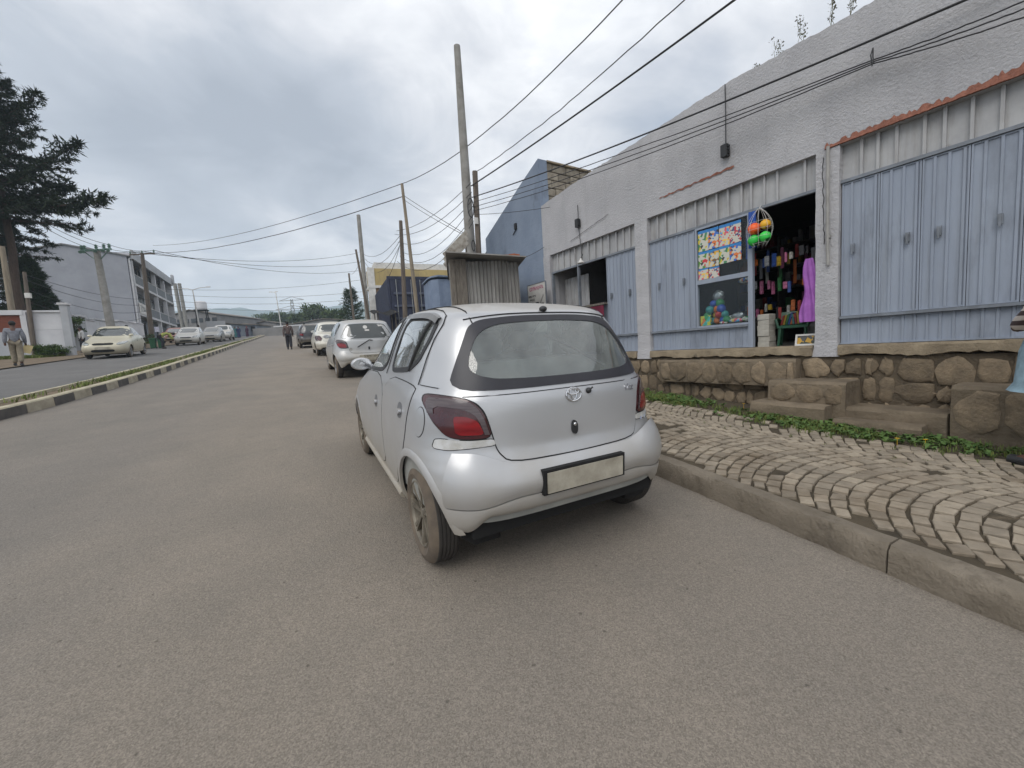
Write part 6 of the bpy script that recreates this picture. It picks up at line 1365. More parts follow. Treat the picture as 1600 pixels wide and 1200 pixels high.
# stall frame with dark sheet beside the container
P = dep(605, 500, 16.5); st = thing('stall_frame', 'dark tarpaulin stall frame at the left corner of the container', 'stall', (P[0], P[1], G(P[1])))
for dx, dy in ((-.35, 0), (.35, 0), (-.35, .8), (.35, .8)): MB().tube([(dx, dy, 0), (dx, dy, 1.9)], .025, 6).build('post', m_wood, st)
MB().grid(lambda a, c: (-.55 + 1.1 * a, -.2 + 1.1 * c, 1.75 + .25 * c + .06 * math.sin(a * 9)), 10, 5).build('tarpaulin', m_dark, st); MB().box(-.35, .35, 0, .8, .7, .75).build('counter', m_wood, st)
# yellow building
m_yelw = M('yellow_wall_paint', lin((186, 166, 116)), lin((160, 142, 100)), sc=1.2, rough=.9, c3=lin((122, 114, 100)), sc3=.9, th3=.52, w3=.2, stretch=(1, 1, .35))
P = dep(640, 500, 23); yb = thing('yellow_building', 'yellow walled building with a white parapet behind the container', 'building', (P[0], P[1], G(P[1]))); yb.rotation_euler = (0, 0, -.05)
Nn = np.array([math.sin(.05), math.cos(.05), 0]); gz_ = G(P[1])
def yz(v): return onpl(640, v, P, NF)[2] - gz_
xl = (onpl(577, 440, P, Nn) - P) @ np.array([Nn[1], -Nn[0], 0]); xr = xl + 9
b = MB(); b.box(xl, xr, 0, 1.2, yz(446), yz(420)); b.build('upper_wall', m_yelw, yb); b = MB(); b.box(xl + .35, xr, .15, 1.1, yz(420), yz(410)); b.build('parapet', m_whi, yb); b = MB(); b.box(xl - .06, xr, -.06, 1.25, yz(450), yz(446.2)); b.build('string_course', m_whi, yb)
m_brk = M('brown_brick', lin((138, 114, 92)), lin((108, 88, 70)), sc=5, rough=.95, bump=.7, bsc=9)
b = MB(); b.box(xl + .02, xr, .02, 1.15, -.3, yz(450.2)); b.build('lower_wall', m_brk, yb); b = MB(); b.box(xl - .05, xl + .30, -.04, .3, 0, yz(419)); b.build('corner_pilaster', m_whi, yb)
for k in range(8):
    for j in range(9): MB().bevbox(xl + .34 + j * .42 + .21 * (k % 2), xl + .34 + j * .42 + .21 * (k % 2) + .40, -.02, .03, .3 + k * .24, .3 + k * .24 + .215, .012, .004).build('stone', M('brown_stone', lin((142, 120, 98)), lin((112, 94, 76)), sc=6, rough=.95, bump=.7, rnd=.2, wpos=True), yb)
# ================================================================== LEFT SIDE
m_wall = M('white_wall_paint', lin((206, 206, 208)), lin((186, 186, 190)), sc=1.0, rough=.9, c3=lin((160, 156, 150)), sc3=.8, th3=.58, w3=.2)
m_lgrey = M('pale_grey_paint', lin((176, 178, 182)), lin((158, 160, 164)), sc=1.0, rough=.9)
m_blank = M('blank_grey_wall', lin((156, 158, 166)), lin((142, 144, 152)), sc=.5, rough=.92, c3=lin((128, 130, 138)), sc3=.35, th3=.56, w3=.25)
m_redbr = M('red_brick_panel', lin((128, 76, 60)), lin((98, 58, 48)), sc=6, rough=.95, bump=.5, stretch=(1, 1, 6))
def seg_frame(P, Q):
    """thing origin at P, local x towards Q, y away to the left-back"""
    d = np.array([Q[0] - P[0], Q[1] - P[1]]); return math.atan2(d[1], d[0]), float(np.hypot(*d))
# boundary wall 1
P1 = dep(-40, 575, 20.0); P2 = dep(105, 549, 21.6); a1, L1 = seg_frame(P1, P2); z1 = G(21) + .1
w1 = thing('boundary_wall', 'boundary wall with red brick panel and white panels left of the gateway', 'wall', (P1[0], P1[1], z1), a1)
def wz(u, v, D): return dep(u, v, D)[2] - z1
H1 = wz(75, 488, 21.2); xb_ = L1 * (85 / 145.)
b = MB(); b.box(-6, xb_, 0, .2, -.8, wz(20, 519, 20.6)); b.build('lower_panel', m_lgrey, w1); 
b = MB(); b.box(-6, xb_ - .12, .03, .17, wz(20, 519, 20.6), wz(20, 493, 20.6)); b.build('brick_panel', m_redbr, w1)
b = MB(); b.box(-6.1, xb_, -.06, .26, wz(20, 492.5, 20.6), wz(20, 485, 20.6)); b.build('coping', m_wall, w1)
b = MB(); b.box(xb_ - .12, xb_ + .1, -.04, .24, -.8, wz(48, 486, 21)); b.build('wall_post', m_wall, w1)
h0 = -.8; 
for k in range(3):
    za, zb = (-.8, H1 * .36, H1 * .68)[k], (H1 * .36, H1 * .68, H1)[k]
    b = MB(); b.box(xb_ + .1, L1 - .02, .02 + .012 * k, .2, za + .01, zb); b.build('panel', m_wall, w1)
b = MB(); b.box(xb_ + .1, L1, -.04, .26, H1 + .002, H1 + .10); b.build('coping', m_wall, w1)
b = MB(); b.box(L1 - .02, L1 + .28, -.06, .3, -.8, wz(100, 477, 21.6)); b.build('gate_post', m_lgrey, w1); b = MB(); b.box(L1 - .08, L1 + .34, -.12, .36, wz(100, 477, 21.6), wz(100, 474, 21.6)); b.build('post_cap', m_wall, w1)
# boundary wall 2 along the road
Q1 = dep(124, 556, 27.5); Q2 = dep(227, 543, 41); a2, L2 = seg_frame(Q1, Q2); z2 = G(Q1[1]) + .1
w2 = thing('boundary_wall', 'long white boundary wall below the blank grey building', 'wall', (Q1[0], Q1[1], z2), a2)
ht = dep(128, 495, 27.5)[2] - z2
b = MB(); b.box(-.1, .75, -.35, .35, -.6, ht); b.build('gate_post', m_lgrey, w2); b = MB(); b.box(-.18, .83, -.43, .43, ht, ht + .12); b.build('post_cap', m_wall, w2)
nseg = 6
for k in range(nseg):
    xa, xb = .75 + (L2 - .75) * k / nseg, .75 + (L2 - .75) * (k + 1) / nseg; yy = Q1[1] + math.sin(a2) * xa; zt = dep(137 + (225 - 137) * k / nseg, 500.5 + (508 - 500.5) * k / nseg, 28 + 13 * (k + .5) / nseg)[2] - z2
    b = MB(); b.box(xa, xb, -.1, .1, G(yy) - z2 - .8, zt); b.build('panel', m_wall, w2); b = MB(); b.box(xa - .02, xb + .02, -.16, .16, zt + .002, zt + .10); b.build('coping', m_wall, w2)
for k, x in enumerate((2.6, 9.5)): b = MB(); b.box(x, x + .2, -.14, -.10, ht * .45, ht * .45 + .25); b.build('vent', m_dark, w2)
# gate leaf of dark metal in the gap
gp = thing('yard_gate', 'dark green gate half hidden by the bush in the wall gap', 'gate', (float(Q1[0]) - 1.6, float(Q1[1]) + 1.0, z2), a2 + .6)
for k in range(6): MB().box(-.9 + k * .28, -.9 + k * .28 + .26, 0, .04, .05, ht * .62).build('gate_board', M('dark_green_paint', lin((46, 54, 44)), lin((34, 40, 34)), rough=.7), gp)
# three-storey block: blank gable wall towards the camera, balconied front on the street
CB = dep(212, 500, 46); gB = G(CB[1]) + .15
bl3 = thing('apartment_block', 'three-storey grey block with blank gable wall and balconied street front', 'building', (CB[0], CB[1], gB))
FR = np.array([-.03, 1, 0]); FR /= np.linalg.norm(FR); LFT = np.array([-FR[1], FR[0], 0])
bl3.rotation_euler = (0, 0, math.atan2(FR[1], FR[0]))       # local x along the street, local y to the left
def gab(u, v):
    q = onpl(u, v, CB, FR) - CB; return q @ LFT, q[2] + CB[2] - gB
g0 = gab(204, 399); gp1 = gab(97, 382); gl_ = gab(50, 390)
W3 = gp1[0] * 2 if gp1[0] * 2 > gl_[0] else gl_[0] + 3
b = MB(); pf = [(0, -.5), (0, g0[1] - .15), (g0[0], g0[1]), (gp1[0], gp1[1]), (W3, g0[1] - .4), (W3, -.5)]
b.prism(pf, lambda a, z, d: (d, a, z), 0, .35); b.build('gable_wall', m_blank, bl3)
def frz(u, v):
    q = onpl(u, v, CB, LFT) - CB; return q @ FR, q[2] + CB[2] - gB
LF = frz(267, 470)[0]; ZT3 = frz(206, 400)[1]; zs3 = [frz(212, v)[1] for v in (500, 470, 447, 418)]
b = MB(); b.prism([(-.35, g0[1] - .02), (gp1[0], gp1[1] + .12), (W3 + .3, g0[1] - .4), (W3 + .3, g0[1] - .55), (gp1[0], gp1[1] - .02), (-.35, g0[1] - .16)], lambda a, z, d: (d, a, z), -.15, LF + .2); b.build('roof', M('grey_roof_sheet', lin((130, 130, 132)), lin((108, 108, 110)), sc=2, rough=.7), bl3)
b = MB(); b.box(.36, LF, 2.2, W3, -.5, ZT3 - .2); b.build('rear_block', m_blank, bl3)
FH = (ZT3) / 3.0
b = MB(); b.box(.0, LF, -.55, -.35, ZT3 - .75, ZT3 + .25); b.build('fascia', m_lgrey, bl3); b = MB(); b.box(LF - .9, LF, -.75, -.5, ZT3 - .5, ZT3 + .8); b.build('end_sign', m_lgrey, bl3)
m_pane2 = M('dark_window', (.035, .04, .045), (.06, .065, .07), sc=2, rough=.15)
for fl in range(3):
    z0 = fl * FH
    b = MB(); b.box(.36, LF, -.35, 2.2, z0 + FH - .28, z0 + FH - .02); b.build('floor_slab', m_wall, bl3)
    nb = 4; bw = (LF - .4) / nb
    b = MB(); b.box(.40, LF - .05, 1.0, 1.15, z0, z0 + FH - .29); b.build('recessed_wall', m_blank, bl3)
    for k in range(nb):
        xa = .4 + k * bw
        b = MB(); b.box(xa, xa + .35, -.30, .1, z0 - .1, z0 + FH - .285); b.build('column', m_wall, bl3)
        b = MB(); b.box(xa + .9, xa + bw - .5, .97, .999, z0 + .6, z0 + FH - .6); w_ = b.build('window', m_pane2, bl3); b = MB()
        for q in (0, .5, 1): b.box(xa + .9 + (bw - 1.4) * q - .04, xa + .9 + (bw - 1.4) * q + .04, .92, .969, z0 + .6, z0 + FH - .6)
        b.build('window_frame', m_whi, w_)
        if fl > 0:
            b = MB(); b.box(xa + .351, xa + bw, -.30, -.22, z0, z0 + 1.0); b.build('balcony_panel', M('balcony_grey', lin((120, 124, 128)), lin((98, 102, 106)), sc=3, rough=.8), bl3)
            b = MB(); b.tube([(xa + .36, -.26, z0 + 1.08), (xa + bw, -.26, z0 + 1.08)], .035, 6); b.build('handrail', m_whi, bl3)
    b = MB(); b.box(LF - .06, LF, -.3, 1.1, z0 - .2, z0 + FH); b.build('end_wall', m_wall, bl3)
b = MB(); b.tube([(.15, -.15, .2), (.15, -.15, ZT3 - .8), (.15, -.5, ZT3 - .5)], .09, 8); b.build('downpipe', m_wall, bl3)
o = MB().box(.5, 3.2, -.42, -.36, FH * .98, FH * .98 + 1.25).build('shop_banner', m_whi, bl3); text('lettering', 'ሆቴል', .9, m_blk, o, ((1, 0, 0, 1.8), (0, 0, -1, -.425), (0, 1, 0, FH * .98 + .62), (0, 0, 0, 1)), .004)
for k in range(3): b = MB(); b.box(.6 + k * LF * .31, .6 + k * LF * .31 + LF * .26, .6, .66, .1, FH - .5); b.build('roller_door', M('roller_door_grey', lin((120, 124, 130)), lin((96, 100, 106)), sc=2, rough=.6, stretch=(1, 1, 12)), bl3)
# ================================================================== STREET END
def block(name, label, cat, uL, uR, vb, vt, D, depth_, mat, roof=None, gable=0.0, parts=None):
    P = dep(uL, vb, D); Q = onpl(uR, vb, P, NF); zt = onpl((uL + uR) / 2, vt, P, NF)[2]; zb = P[2]; Lw = np.linalg.norm((Q - P)[:2])
    t = thing(name, label, cat, (P[0], P[1], zb)); t.rotation_euler = (0, 0, math.atan2(Q[1] - P[1], Q[0] - P[0])); h = zt - zb
    b = MB(); b.prism([(0, -1.5), (0, h), (Lw / 2, h + gable * .98), (Lw, h), (Lw, -1.5)] if gable else [(0, -1.5), (0, h), (Lw, h), (Lw, -1.5)], lambda a, z, d: (a, d, z), 0, depth_); b.build('wall', mat, t)
    if roof is not None:
        b = MB(); o = .35; b.prism([(-o, h + .02), (Lw / 2, h + gable + .05), (Lw + o, h + .02), (Lw + o, h + .16), (Lw / 2, h + gable + .2), (-o, h + .16)], lambda a, z, d: (a, d, z), -o, depth_ + o); b.build('roof', roof, t)
    return t, Lw, h
m_rf = M('far_roof_sheet', lin((128, 120, 112)), lin((104, 98, 92)), sc=.8, rough=.8); m_fw = M('far_wall_grey', lin((140, 138, 138)), lin((122, 120, 120)), sc=.6, rough=.9); m_fb = M('far_wall_bluegrey', lin((132, 138, 148)), lin((112, 118, 128)), sc=.6, rough=.9)
t, Lw, h = block('factory_building', 'grey two-storey hall with gabled roof at the left street end', 'building', 262, 341, 516, 494, 82, 16, m_fw, m_rf, 1.2)
for k in range(7): MB().box(.8 + k * Lw / 7.2, .8 + k * Lw / 7.2 + Lw / 11, -.06, -.01, h * .45, h * .8).build('window', m_pane2, t)
for k in range(3): MB().box(.6 + k * Lw / 8, .6 + k * Lw / 8 + Lw / 9, -.06, -.01, .0, h * .34).build('shop_front', m_pane2, t)
MB().box(0, Lw * .42, -2.4, -.02, h * .36, h * .44).build('awning', m_fb, t)
t, Lw, h = block('low_shed', 'low blue-grey shed right of the gabled hall', 'shed', 340, 373, 527, 508, 76, 8, m_fb, m_rf, .3)
MB().box(Lw * .1, Lw * .35, -.05, -.01, .2, h * .7).build('door', m_pane2, t)
t, Lw, h = block('market_kiosk', 'open kiosk with dark front and brown roof at the street end', 'kiosk', 368, 402, 521, 509, 80, 5, m_fb, m_rf, .3)
for k in range(3): MB().box(Lw * (.1 + .3 * k), Lw * (.1 + .3 * k + .24), -.05, -.01, .2, h * .8).build('opening_shade', m_dark, t)  # flat black panels painted as the shaded inside of the kiosk
block('pale_house', 'pale low house seen over the kiosk roof', 'house', 373, 400, 509, 502, 105, 8, m_wall, m_rf, .4)
t, Lw, h = block('end_wall', 'long low grey wall closing the street end', 'wall', 396, 508, 527, 510, 79, .4, m_fw)
MB().box(Lw * .3, Lw * 1.0, -.08, .5, h, h + .25).build('coping', m_wall, t)
block('tin_roof_house', 'long low house with brownish tin roof beyond the end wall', 'house', 446, 566, 512, 505, 92, 9, m_fw, m_rf, .9)
block('small_roof_house', 'small roof between the kiosk and the end wall', 'house', 398, 432, 512, 506, 95, 7, m_fw, m_rf, .6)
# water tank on a frame
P = dep(318, 510, 72); wt = thing('water_tank', 'white water tank on a dark frame in front of the gabled hall', 'tank', (P[0], P[1], P[2] - .8))
for dx in (-.8, .8):
    for dy in (-.8, .8): MB().tube([(dx, dy, -.6), (dx * .9, dy * .9, 3.6)], .09, 6).build('leg', m_dark, wt)
MB().box(-1, 1, -1, 1, 3.6, 3.75).build('platform', m_dark, wt); MB().lathe([(.001, 3.75), (.9, 3.75), (.92, 5.0), (.7, 5.25), (.2, 5.35), (.001, 5.35)], 16).build('tank', m_wall, wt, smooth=True)
P = dep(338, 512, 66); o = MB().box(-1.3, 1.3, 0, .06, 0, 1.1).build('street_banner', m_lgrey); o.location = P; tag(o, 'pale banner hanging beside the last parked cars', 'banner')
# lattice pylon
P = dep(459, 500, 210); zt = dep(459, 468, 210)[2] - P[2]; py = thing('power_pylon', 'lattice power pylon standing far off above the trees', 'pylon', (P[0], P[1], P[2] - 14))
H = zt + 14; b = MB()
for sx in (-1, 1):
    for sy in (-1, 1): b.tube([(sx * 2.6, sy * 2.6, 0), (sx * .8, sy * .8, H * .7), (sx * .5, sy * .5, H)], .16, 5)
for k in range(9):
    za, zb = H * k / 9, H * (k + 1) / 9; wa, wb_ = 2.6 - 2.1 * k / 9, 2.6 - 2.1 * (k + 1) / 9
    for sy in (-1, 1): b.tube([(-wa, sy * wa, za), (wb_, sy * wb_, zb)], .10, 4); b.tube([(wa, sy * wa, za), (-wb_, sy * wb_, zb)], .10, 4)
b.build('mast', m_galv, py)
for z, w_ in ((H * .98, 6.5), (H * .80, 9)):
    b = MB(); b.tube([-R3 * w_ + np.array([0, 0, z]), R3 * w_ + np.array([0, 0, z])], .16, 5); b.tube([-R3 * w_ + np.array([0, 0, z]), np.array([0, 0, z + 1.8])], .12, 4); b.tube([R3 * w_ + np.array([0, 0, z]), np.array([0, 0, z + 1.8])], .12, 4); b.build('crossarm', m_galv, py)
# bins and bush by the left road
P = gnd(231, 545, .12)
for k in range(2):
    t = thing('wheelie_bin', '%s green waste bin by the crossarm pole' % ('left', 'right')[k], 'bin', (P[0] + .25 + .42 * k, P[1] + .3 + .1 * k, P[2])); m_bin = M('bin_green', lin((34, 92, 58)), lin((24, 70, 44)), rough=.5)
    t.scale = (.72, .72, .72); MB().prism([(-.22, -.22), (.22, -.22), (.22, .22), (-.22, .22)], lambda a, c, d: (a * (.85 + .2 * d), c * (.85 + .2 * d), d), .06, .95).build('body', m_bin, t); MB().bevbox(-.28, .28, -.28, .3, .952, 1.03, .03).build('lid', m_bin, t)
    for s in (-1, 1): MB().lathe([(.001, 0), (.09, 0), (.09, .05), (.001, .05)], 12, 'x', (s * .2 - .025, .2, .09)).build('wheel', m_blk, t)
# ================================================================== VEGETATION
def Mfol(name, c1, c2):
    m = M(name, lin(c1), lin(c2), sc=.8, rough=.75, rnd=.25, wpos=True, spec=.2); return m
m_con = Mfol('dark_conifer_leaf', (34, 44, 34), (52, 62, 44)); m_con2 = Mfol('conifer_leaf', (36, 52, 34), (56, 72, 44)); m_tree = Mfol('broadleaf', (58, 74, 44), (84, 98, 60)); m_bush = Mfol('bush_leaf', (50, 70, 36), (78, 96, 50))
m_bark = M('bark', lin((84, 70, 60)), lin((60, 50, 44)), sc=6, rough=.95, bump=.6, stretch=(4, 4, .6), wpos=True)
def tuft(V, Fc, c, d, L, n, w, spread):
    """spray of small needles/leaf faces along direction d"""
    c = np.asarray(c); d = np.asarray(d) / (np.linalg.norm(d) + 1e-9)
    t = rng.random(n)[:, None]; base = c + d * (t * L); out = rng.normal(size=(n, 3)) * spread; out += d * spread * .8
    out[:, 2] -= spread * .15
    tip = base + out; side = np.cross(out, rng.normal(size=(n, 3))); side /= np.linalg.norm(side, axis=1)[:, None] + 1e-9; side *= w
    mid = base + out * .45
    o = len(V) * 0
    for i in range(n):
        k = len(V); V.extend([tuple(base[i]), tuple(mid[i] + side[i]), tuple(tip[i]), tuple(mid[i] - side[i])]); Fc.append((k, k + 1, k + 2, k + 3))
def crown_obj(V, Fc, mat, parent): 
    me = bpy.data.meshes.new('crown'); me.from_pydata(V, [], Fc); me.materials.append(mat); return link('crown', me, parent)
def conifer(label, base, H, R, zlow, mat, nbr, seed, droop=-.1, tn=26, tl=.34, loc_rot=0.0, long_br=None, open_=.0, trunk_r=.28):
    random.seed(seed); t = thing('conifer_tree', label, 'tree', base)
    b = MB(); b.tube([(jit(.08) * i * .3, jit(.08) * i * .3, H * i / 8) for i in range(9)], [trunk_r * (1 - i / 9.2) for i in range(9)], 9); V, Fc = [], []; lb = MB()
    for k in range(nbr):
        f = (k + .5) / nbr; z = zlow + (H - zlow) * f ** .9; L = R * (1 - f) ** .75 * random.uniform(.55, 1.15) + .25; a = k * 2.399 + jit(.5)
        el = droop + .55 * f + jit(.18); d = np.array([math.cos(a) * math.cos(el), math.sin(a) * math.cos(el), math.sin(el)])
        if random.random() < open_: continue
        p0 = np.array([0, 0, z]); pts = [p0]; n = max(3, int(L / .4))
        for i in range(n): pts.append(pts[-1] + d * (L / n) + np.array([jit(.04), jit(.04), .10 * L / n * (i / n)]))
        lb.tube(pts, [.05 * (1 - i / (n + 1)) * (L / R + .3) + .008 for i in range(n + 1)], 4, False)
        for i in range(1, n + 1):
            for s in range(3):
                sd = np.cross(d, (0, 0, 1)) * jit(1.0) + d * .6 + np.array([0, 0, jit(.5)]); tuft(V, Fc, pts[i], sd, tl * random.uniform(.6, 1.3) * (1.1 if i < n else .8), int(tn * 1.6), .024, .10)
    if long_br is not None:
        for (z, vec) in long_br:
            vec = np.asarray(vec); n = int(np.linalg.norm(vec) / .3); p0 = np.array([0, 0, z]); pts = [p0 + vec * i / n + np.array([0, 0, -.25 * math.sin(math.pi * i / n)]) for i in range(n + 1)]; lb.tube(pts, [.09 * (1 - i / (n + 1)) + .01 for i in range(n + 1)], 5, False)
            for i in range(max(1, n // 5), n + 1):
                sp = 1.0 * math.sin(math.pi * min(1, .15 + (n - i) / n)) + .15
                for s in range(6): tuft(V, Fc, pts[i] + np.array([jit(.3), jit(.3), jit(.35)]) * sp, np.array([jit(1), jit(1), jit(.6)]) + vec / np.linalg.norm(vec), .5 * sp, tn, .04, .15)
    b.build('trunk', m_bark, t, smooth=True); lb.build('limbs', m_bark, t, smooth=True); crown_obj(V, Fc, mat, t); return t
def broadleaf(label, base, H, R, mat, seed, leaf=.16, n=4200, zc=.62, name='broadleaf_tree'):
    random.seed(seed); r_ = np.random.default_rng(seed); t = thing(name, label, 'tree', base); V, Fc = [], []; b = MB(); b.tube([(0, 0, -.5), (jit(.2), jit(.2), H * .3), (jit(.3), jit(.3), H * .62)], [R * .09, R * .07, R * .03], 7)
    cl = []
    for k in range(16):
        a = random.uniform(0, 6.28); rr = R * math.sqrt(random.random()) * .75; z = H * zc + jit(H * .30) * (1 - rr / R * .5); c = np.array([rr * math.cos(a), rr * math.sin(a), z]); cl.append((c, R * random.uniform(.24, .42))); b.tube([(0, 0, H * random.uniform(.25, .45)), tuple(c * .6 + np.array([0, 0, H * .15])), tuple(c)], [R * .03, R * .02, R * .008], 4, False)
    for k in range(n):
        c, s = cl[k % 16]; v = r_.normal(size=3); v /= np.linalg.norm(v); p = c + v * s * r_.random() ** .4 * np.array([1.15, 1.15, .8]); u = r_.normal(size=3); u /= np.linalg.norm(u); w_ = np.cross(u, r_.normal(size=3)); w_ /= np.linalg.norm(w_); L_ = leaf * (.6 + .8 * r_.random()); i = len(V)
        V.extend([tuple(p), tuple(p + u * L_ * .5 + w_ * L_ * .35), tuple(p + u * L_), tuple(p + u * L_ * .5 - w_ * L_ * .35)]); Fc.append((i, i + 1, i + 2, i + 3))
    b.build('trunk', m_bark, t, smooth=True); crown_obj(V, Fc, mat, t); return t
TB = dep(42, 540, 25); TB[2] = G(TB[1]) + .1
vb = dep(160, 304, 24.0) - TB; vb2 = dep(118, 225, 24.5) - TB; vb3 = dep(62, 140, 25) - TB
conifer('tall dark conifer with ragged crown and one long branch over the wall', TB, dep(50, 120, 25)[2] - TB[2], 3.4, dep(42, 350, 25)[2] - TB[2], m_con, 150, 4, -.05, 22, .40, long_br=[(vb[2] - .4, np.array([vb[0], vb[1], .3])), (vb2[2] - 2.2, np.array([vb2[0], vb2[1], 2.2])), (vb3[2] - 3.0, np.array([vb3[0] * .9, vb3[1], 2.6])), (vb2[2] - 3.4, np.array([vb2[0] * .8, vb2[1] * .8, 1.0]))], open_=.12)
TB2 = dep(-28, 545, 24); TB2[2] = G(TB2[1]); conifer('second tall conifer at the left photo edge', TB2, dep(0, 105, 24)[2] - TB2[2], 4.2, 6.5, m_con, 130, 8, -.05, 20, .42, open_=.08)
TB3 = dep(66, 545, 28); TB3[2] = G(TB3[1]); conifer('smaller spiky conifer behind the white wall panels', TB3, dep(72, 418, 28)[2] - TB3[2], 1.35, 1.6, m_con2, 110, 15, .62, 26, .34, trunk_r=.14)
TB4 = dep(40, 545, 30); TB4[2] = G(TB4[1]); conifer('narrow conifer between the tall tree and the spiky one', TB4, dep(48, 352, 30)[2] - TB4[2], 1.6, 1.8, m_con, 80, 18, .1, 20, .36, trunk_r=.16)
P = dep(113, 545, 26.5); P[2] = G(P[1]); broadleaf('rounded green bush in the gateway gap', P, dep(113, 488, 26.5)[2] - P[2], 1.0, m_bush, 3, .10, 2600, .6, 'gateway_bush')['category'] = 'bush'
for k, (u, v, D, H, R, lb) in enumerate(((62, 553, 20.6, .8, .5, 'low shrub at the foot of the wall beside the slim pole'), (80, 550, 21, .75, .6, 'low shrub under the middle of the white wall'), (97, 548, 21.5, .8, .55, 'low shrub at the right end of the white wall'), (222, 541, 33, 1.3, .9, 'straggly bush before the long wall near the bins'), (210, 541, 31, 1.0, .7, 'small bush behind the rear of the champagne sedan'))):
    P = dep(u, v, D); P[2] = G(P[1]) + .1; broadleaf(lb, P, H, R, m_bush if k < 3 else m_tree, 40 + k, .07, 1100, .5, 'shrub')['category'] = 'shrub'
for k, (u, v, D, vt, R, c, lb) in enumerate(((492, 508, 112, 470, 4.2, 0, 'big broad tree above the roofs left of the white sedan'), (512, 505, 120, 480, 3.4, 1, 'smaller tree right of the big broad tree'), (471, 506, 116, 477, 3.0, 0, 'feathery tree near the pylon'), (524, 506, 100, 474, 3.0, 0, 'dark tree left of the far conifer'), (452, 505, 150, 486, 4.6, 1, 'round tree below the pylon'), (434, 506, 150, 488, 5.0, 1, 'broad low tree behind the middle street lamp'), (418, 506, 155, 489, 4.6, 1, 'low tree at the left of the far tree belt'), (352, 505, 170, 494, 4.2, 0, 'small dark tree over the blue-grey shed'))):
    P = dep(u, v, D); P[2] -= 3; broadleaf(lb, P, dep(u, vt, D)[2] - P[2], R, m_tree, 60 + k, .55, 1900, .62)
P = dep(552, 505, 62); P[2] = G(P[1]) - 1; conifer('dark far conifer left of the yellow building', P, dep(551, 455, 62)[2] - P[2], 2.1, 1.5, m_con2, 90, 33, .0, 14, .6, trunk_r=.2)
# grass tufts at the foot of the left wall
b = MB()
for i in range(1500):
    u = random.random(); p = P1 + (P2 - P1) * u; q = p - NF * random.uniform(.1, 1.4); blades(b, q[0], q[1], G(q[1]) + .14, .16, 4, .15, .012)
for i in range(500):
    u = random.random(); p = Q1 + (Q2 - Q1) * u; blades(b, p[0] + random.uniform(.2, 1.0), p[1], G(p[1]) + .14, .2, 4, .15, .014)
stuff(b.build('roadside_grass', m_grass, fix=False), 'patchy grass along the foot of the left walls', 'grass')
# ================================================================== HILLS
def hills(name, label, D, ridge, depth_, mat, base):
    us = np.linspace(-300, 1300, 200); b = MB(); rows = []
    for j in range(9):
        t = j / 8
        for i, u in enumerate(us):
            v = np.interp(u, [r[0] for r in ridge], [r[1] for r in ridge]); top = dep(u, v, D); bot = dep(u, 512, D * .55); P = bot + (top - bot) * t; zz = base + (top[2] - base) * (t ** .8) * (1 + (.03 * math.sin(i * .9 + j) if j < 8 else 0)); rows.append((P[0], P[1], zz + (jit(2.5) if j == 8 else 0)))
    for i, u in enumerate(us): P = dep(u, 500, D * 1.3); rows.append((P[0], P[1], base))
    n = len(us); b.add(rows, [(j * n + i, j * n + i + 1, (j + 1) * n + i + 1, (j + 1) * n + i) for j in range(9) for i in range(n - 1)]); o = b.build(name, mat, smooth=True); struct(o, label); return o
m_hill = M('forested_hill', lin((70, 86, 60)), lin((96, 104, 74)), sc=.012, rough=.95, wpos=True, c3=lin((52, 70, 50)), sc3=.04, th3=.5)
hills('hills', 'long forested ridge on the horizon', 1500, [(-900, 520), (-200, 500), (150, 490), (300, 485), (345, 482), (380, 481), (420, 486), (450, 487), (500, 481), (545, 474), (620, 466), (800, 455), (1100, 450), (1500, 440)], 600, m_hill, 5.0)
# ================================================================== PEOPLE
SKIN = M('skin_brown', lin((92, 62, 48)), lin((76, 50, 40)), rough=.55); HAIR = M('hair_black', (.012, .011, .01), (.018, .016, .015), rough=.8)
def skinmesh(name, verts, edges, radii, mat, parent, sub=1, root=0):
    me = bpy.data.meshes.new(name); me.from_pydata(verts, edges, []); o = bpy.data.objects.new(name, me); COL.objects.link(o); o.modifiers.new('Skin', 'SKIN'); sv = me.skin_vertices[0].data
    for i, r in enumerate(radii): sv[i].radius = (r, r) if not isinstance(r, tuple) else r; sv[i].use_root = (i == root)
    md = o.modifiers.new('Subdivision', 'SUBSURF'); md.levels = sub; md.render_levels = sub
    bpy.context.view_layer.update(); dg = bpy.context.evaluated_depsgraph_get(); m2 = bpy.data.meshes.new_from_object(o.evaluated_get(dg)); bpy.data.objects.remove(o); m2.materials.clear(); m2.materials.append(mat); m2.polygons.foreach_set('use_smooth', [True] * len(m2.polygons)); return link(name, m2, parent)
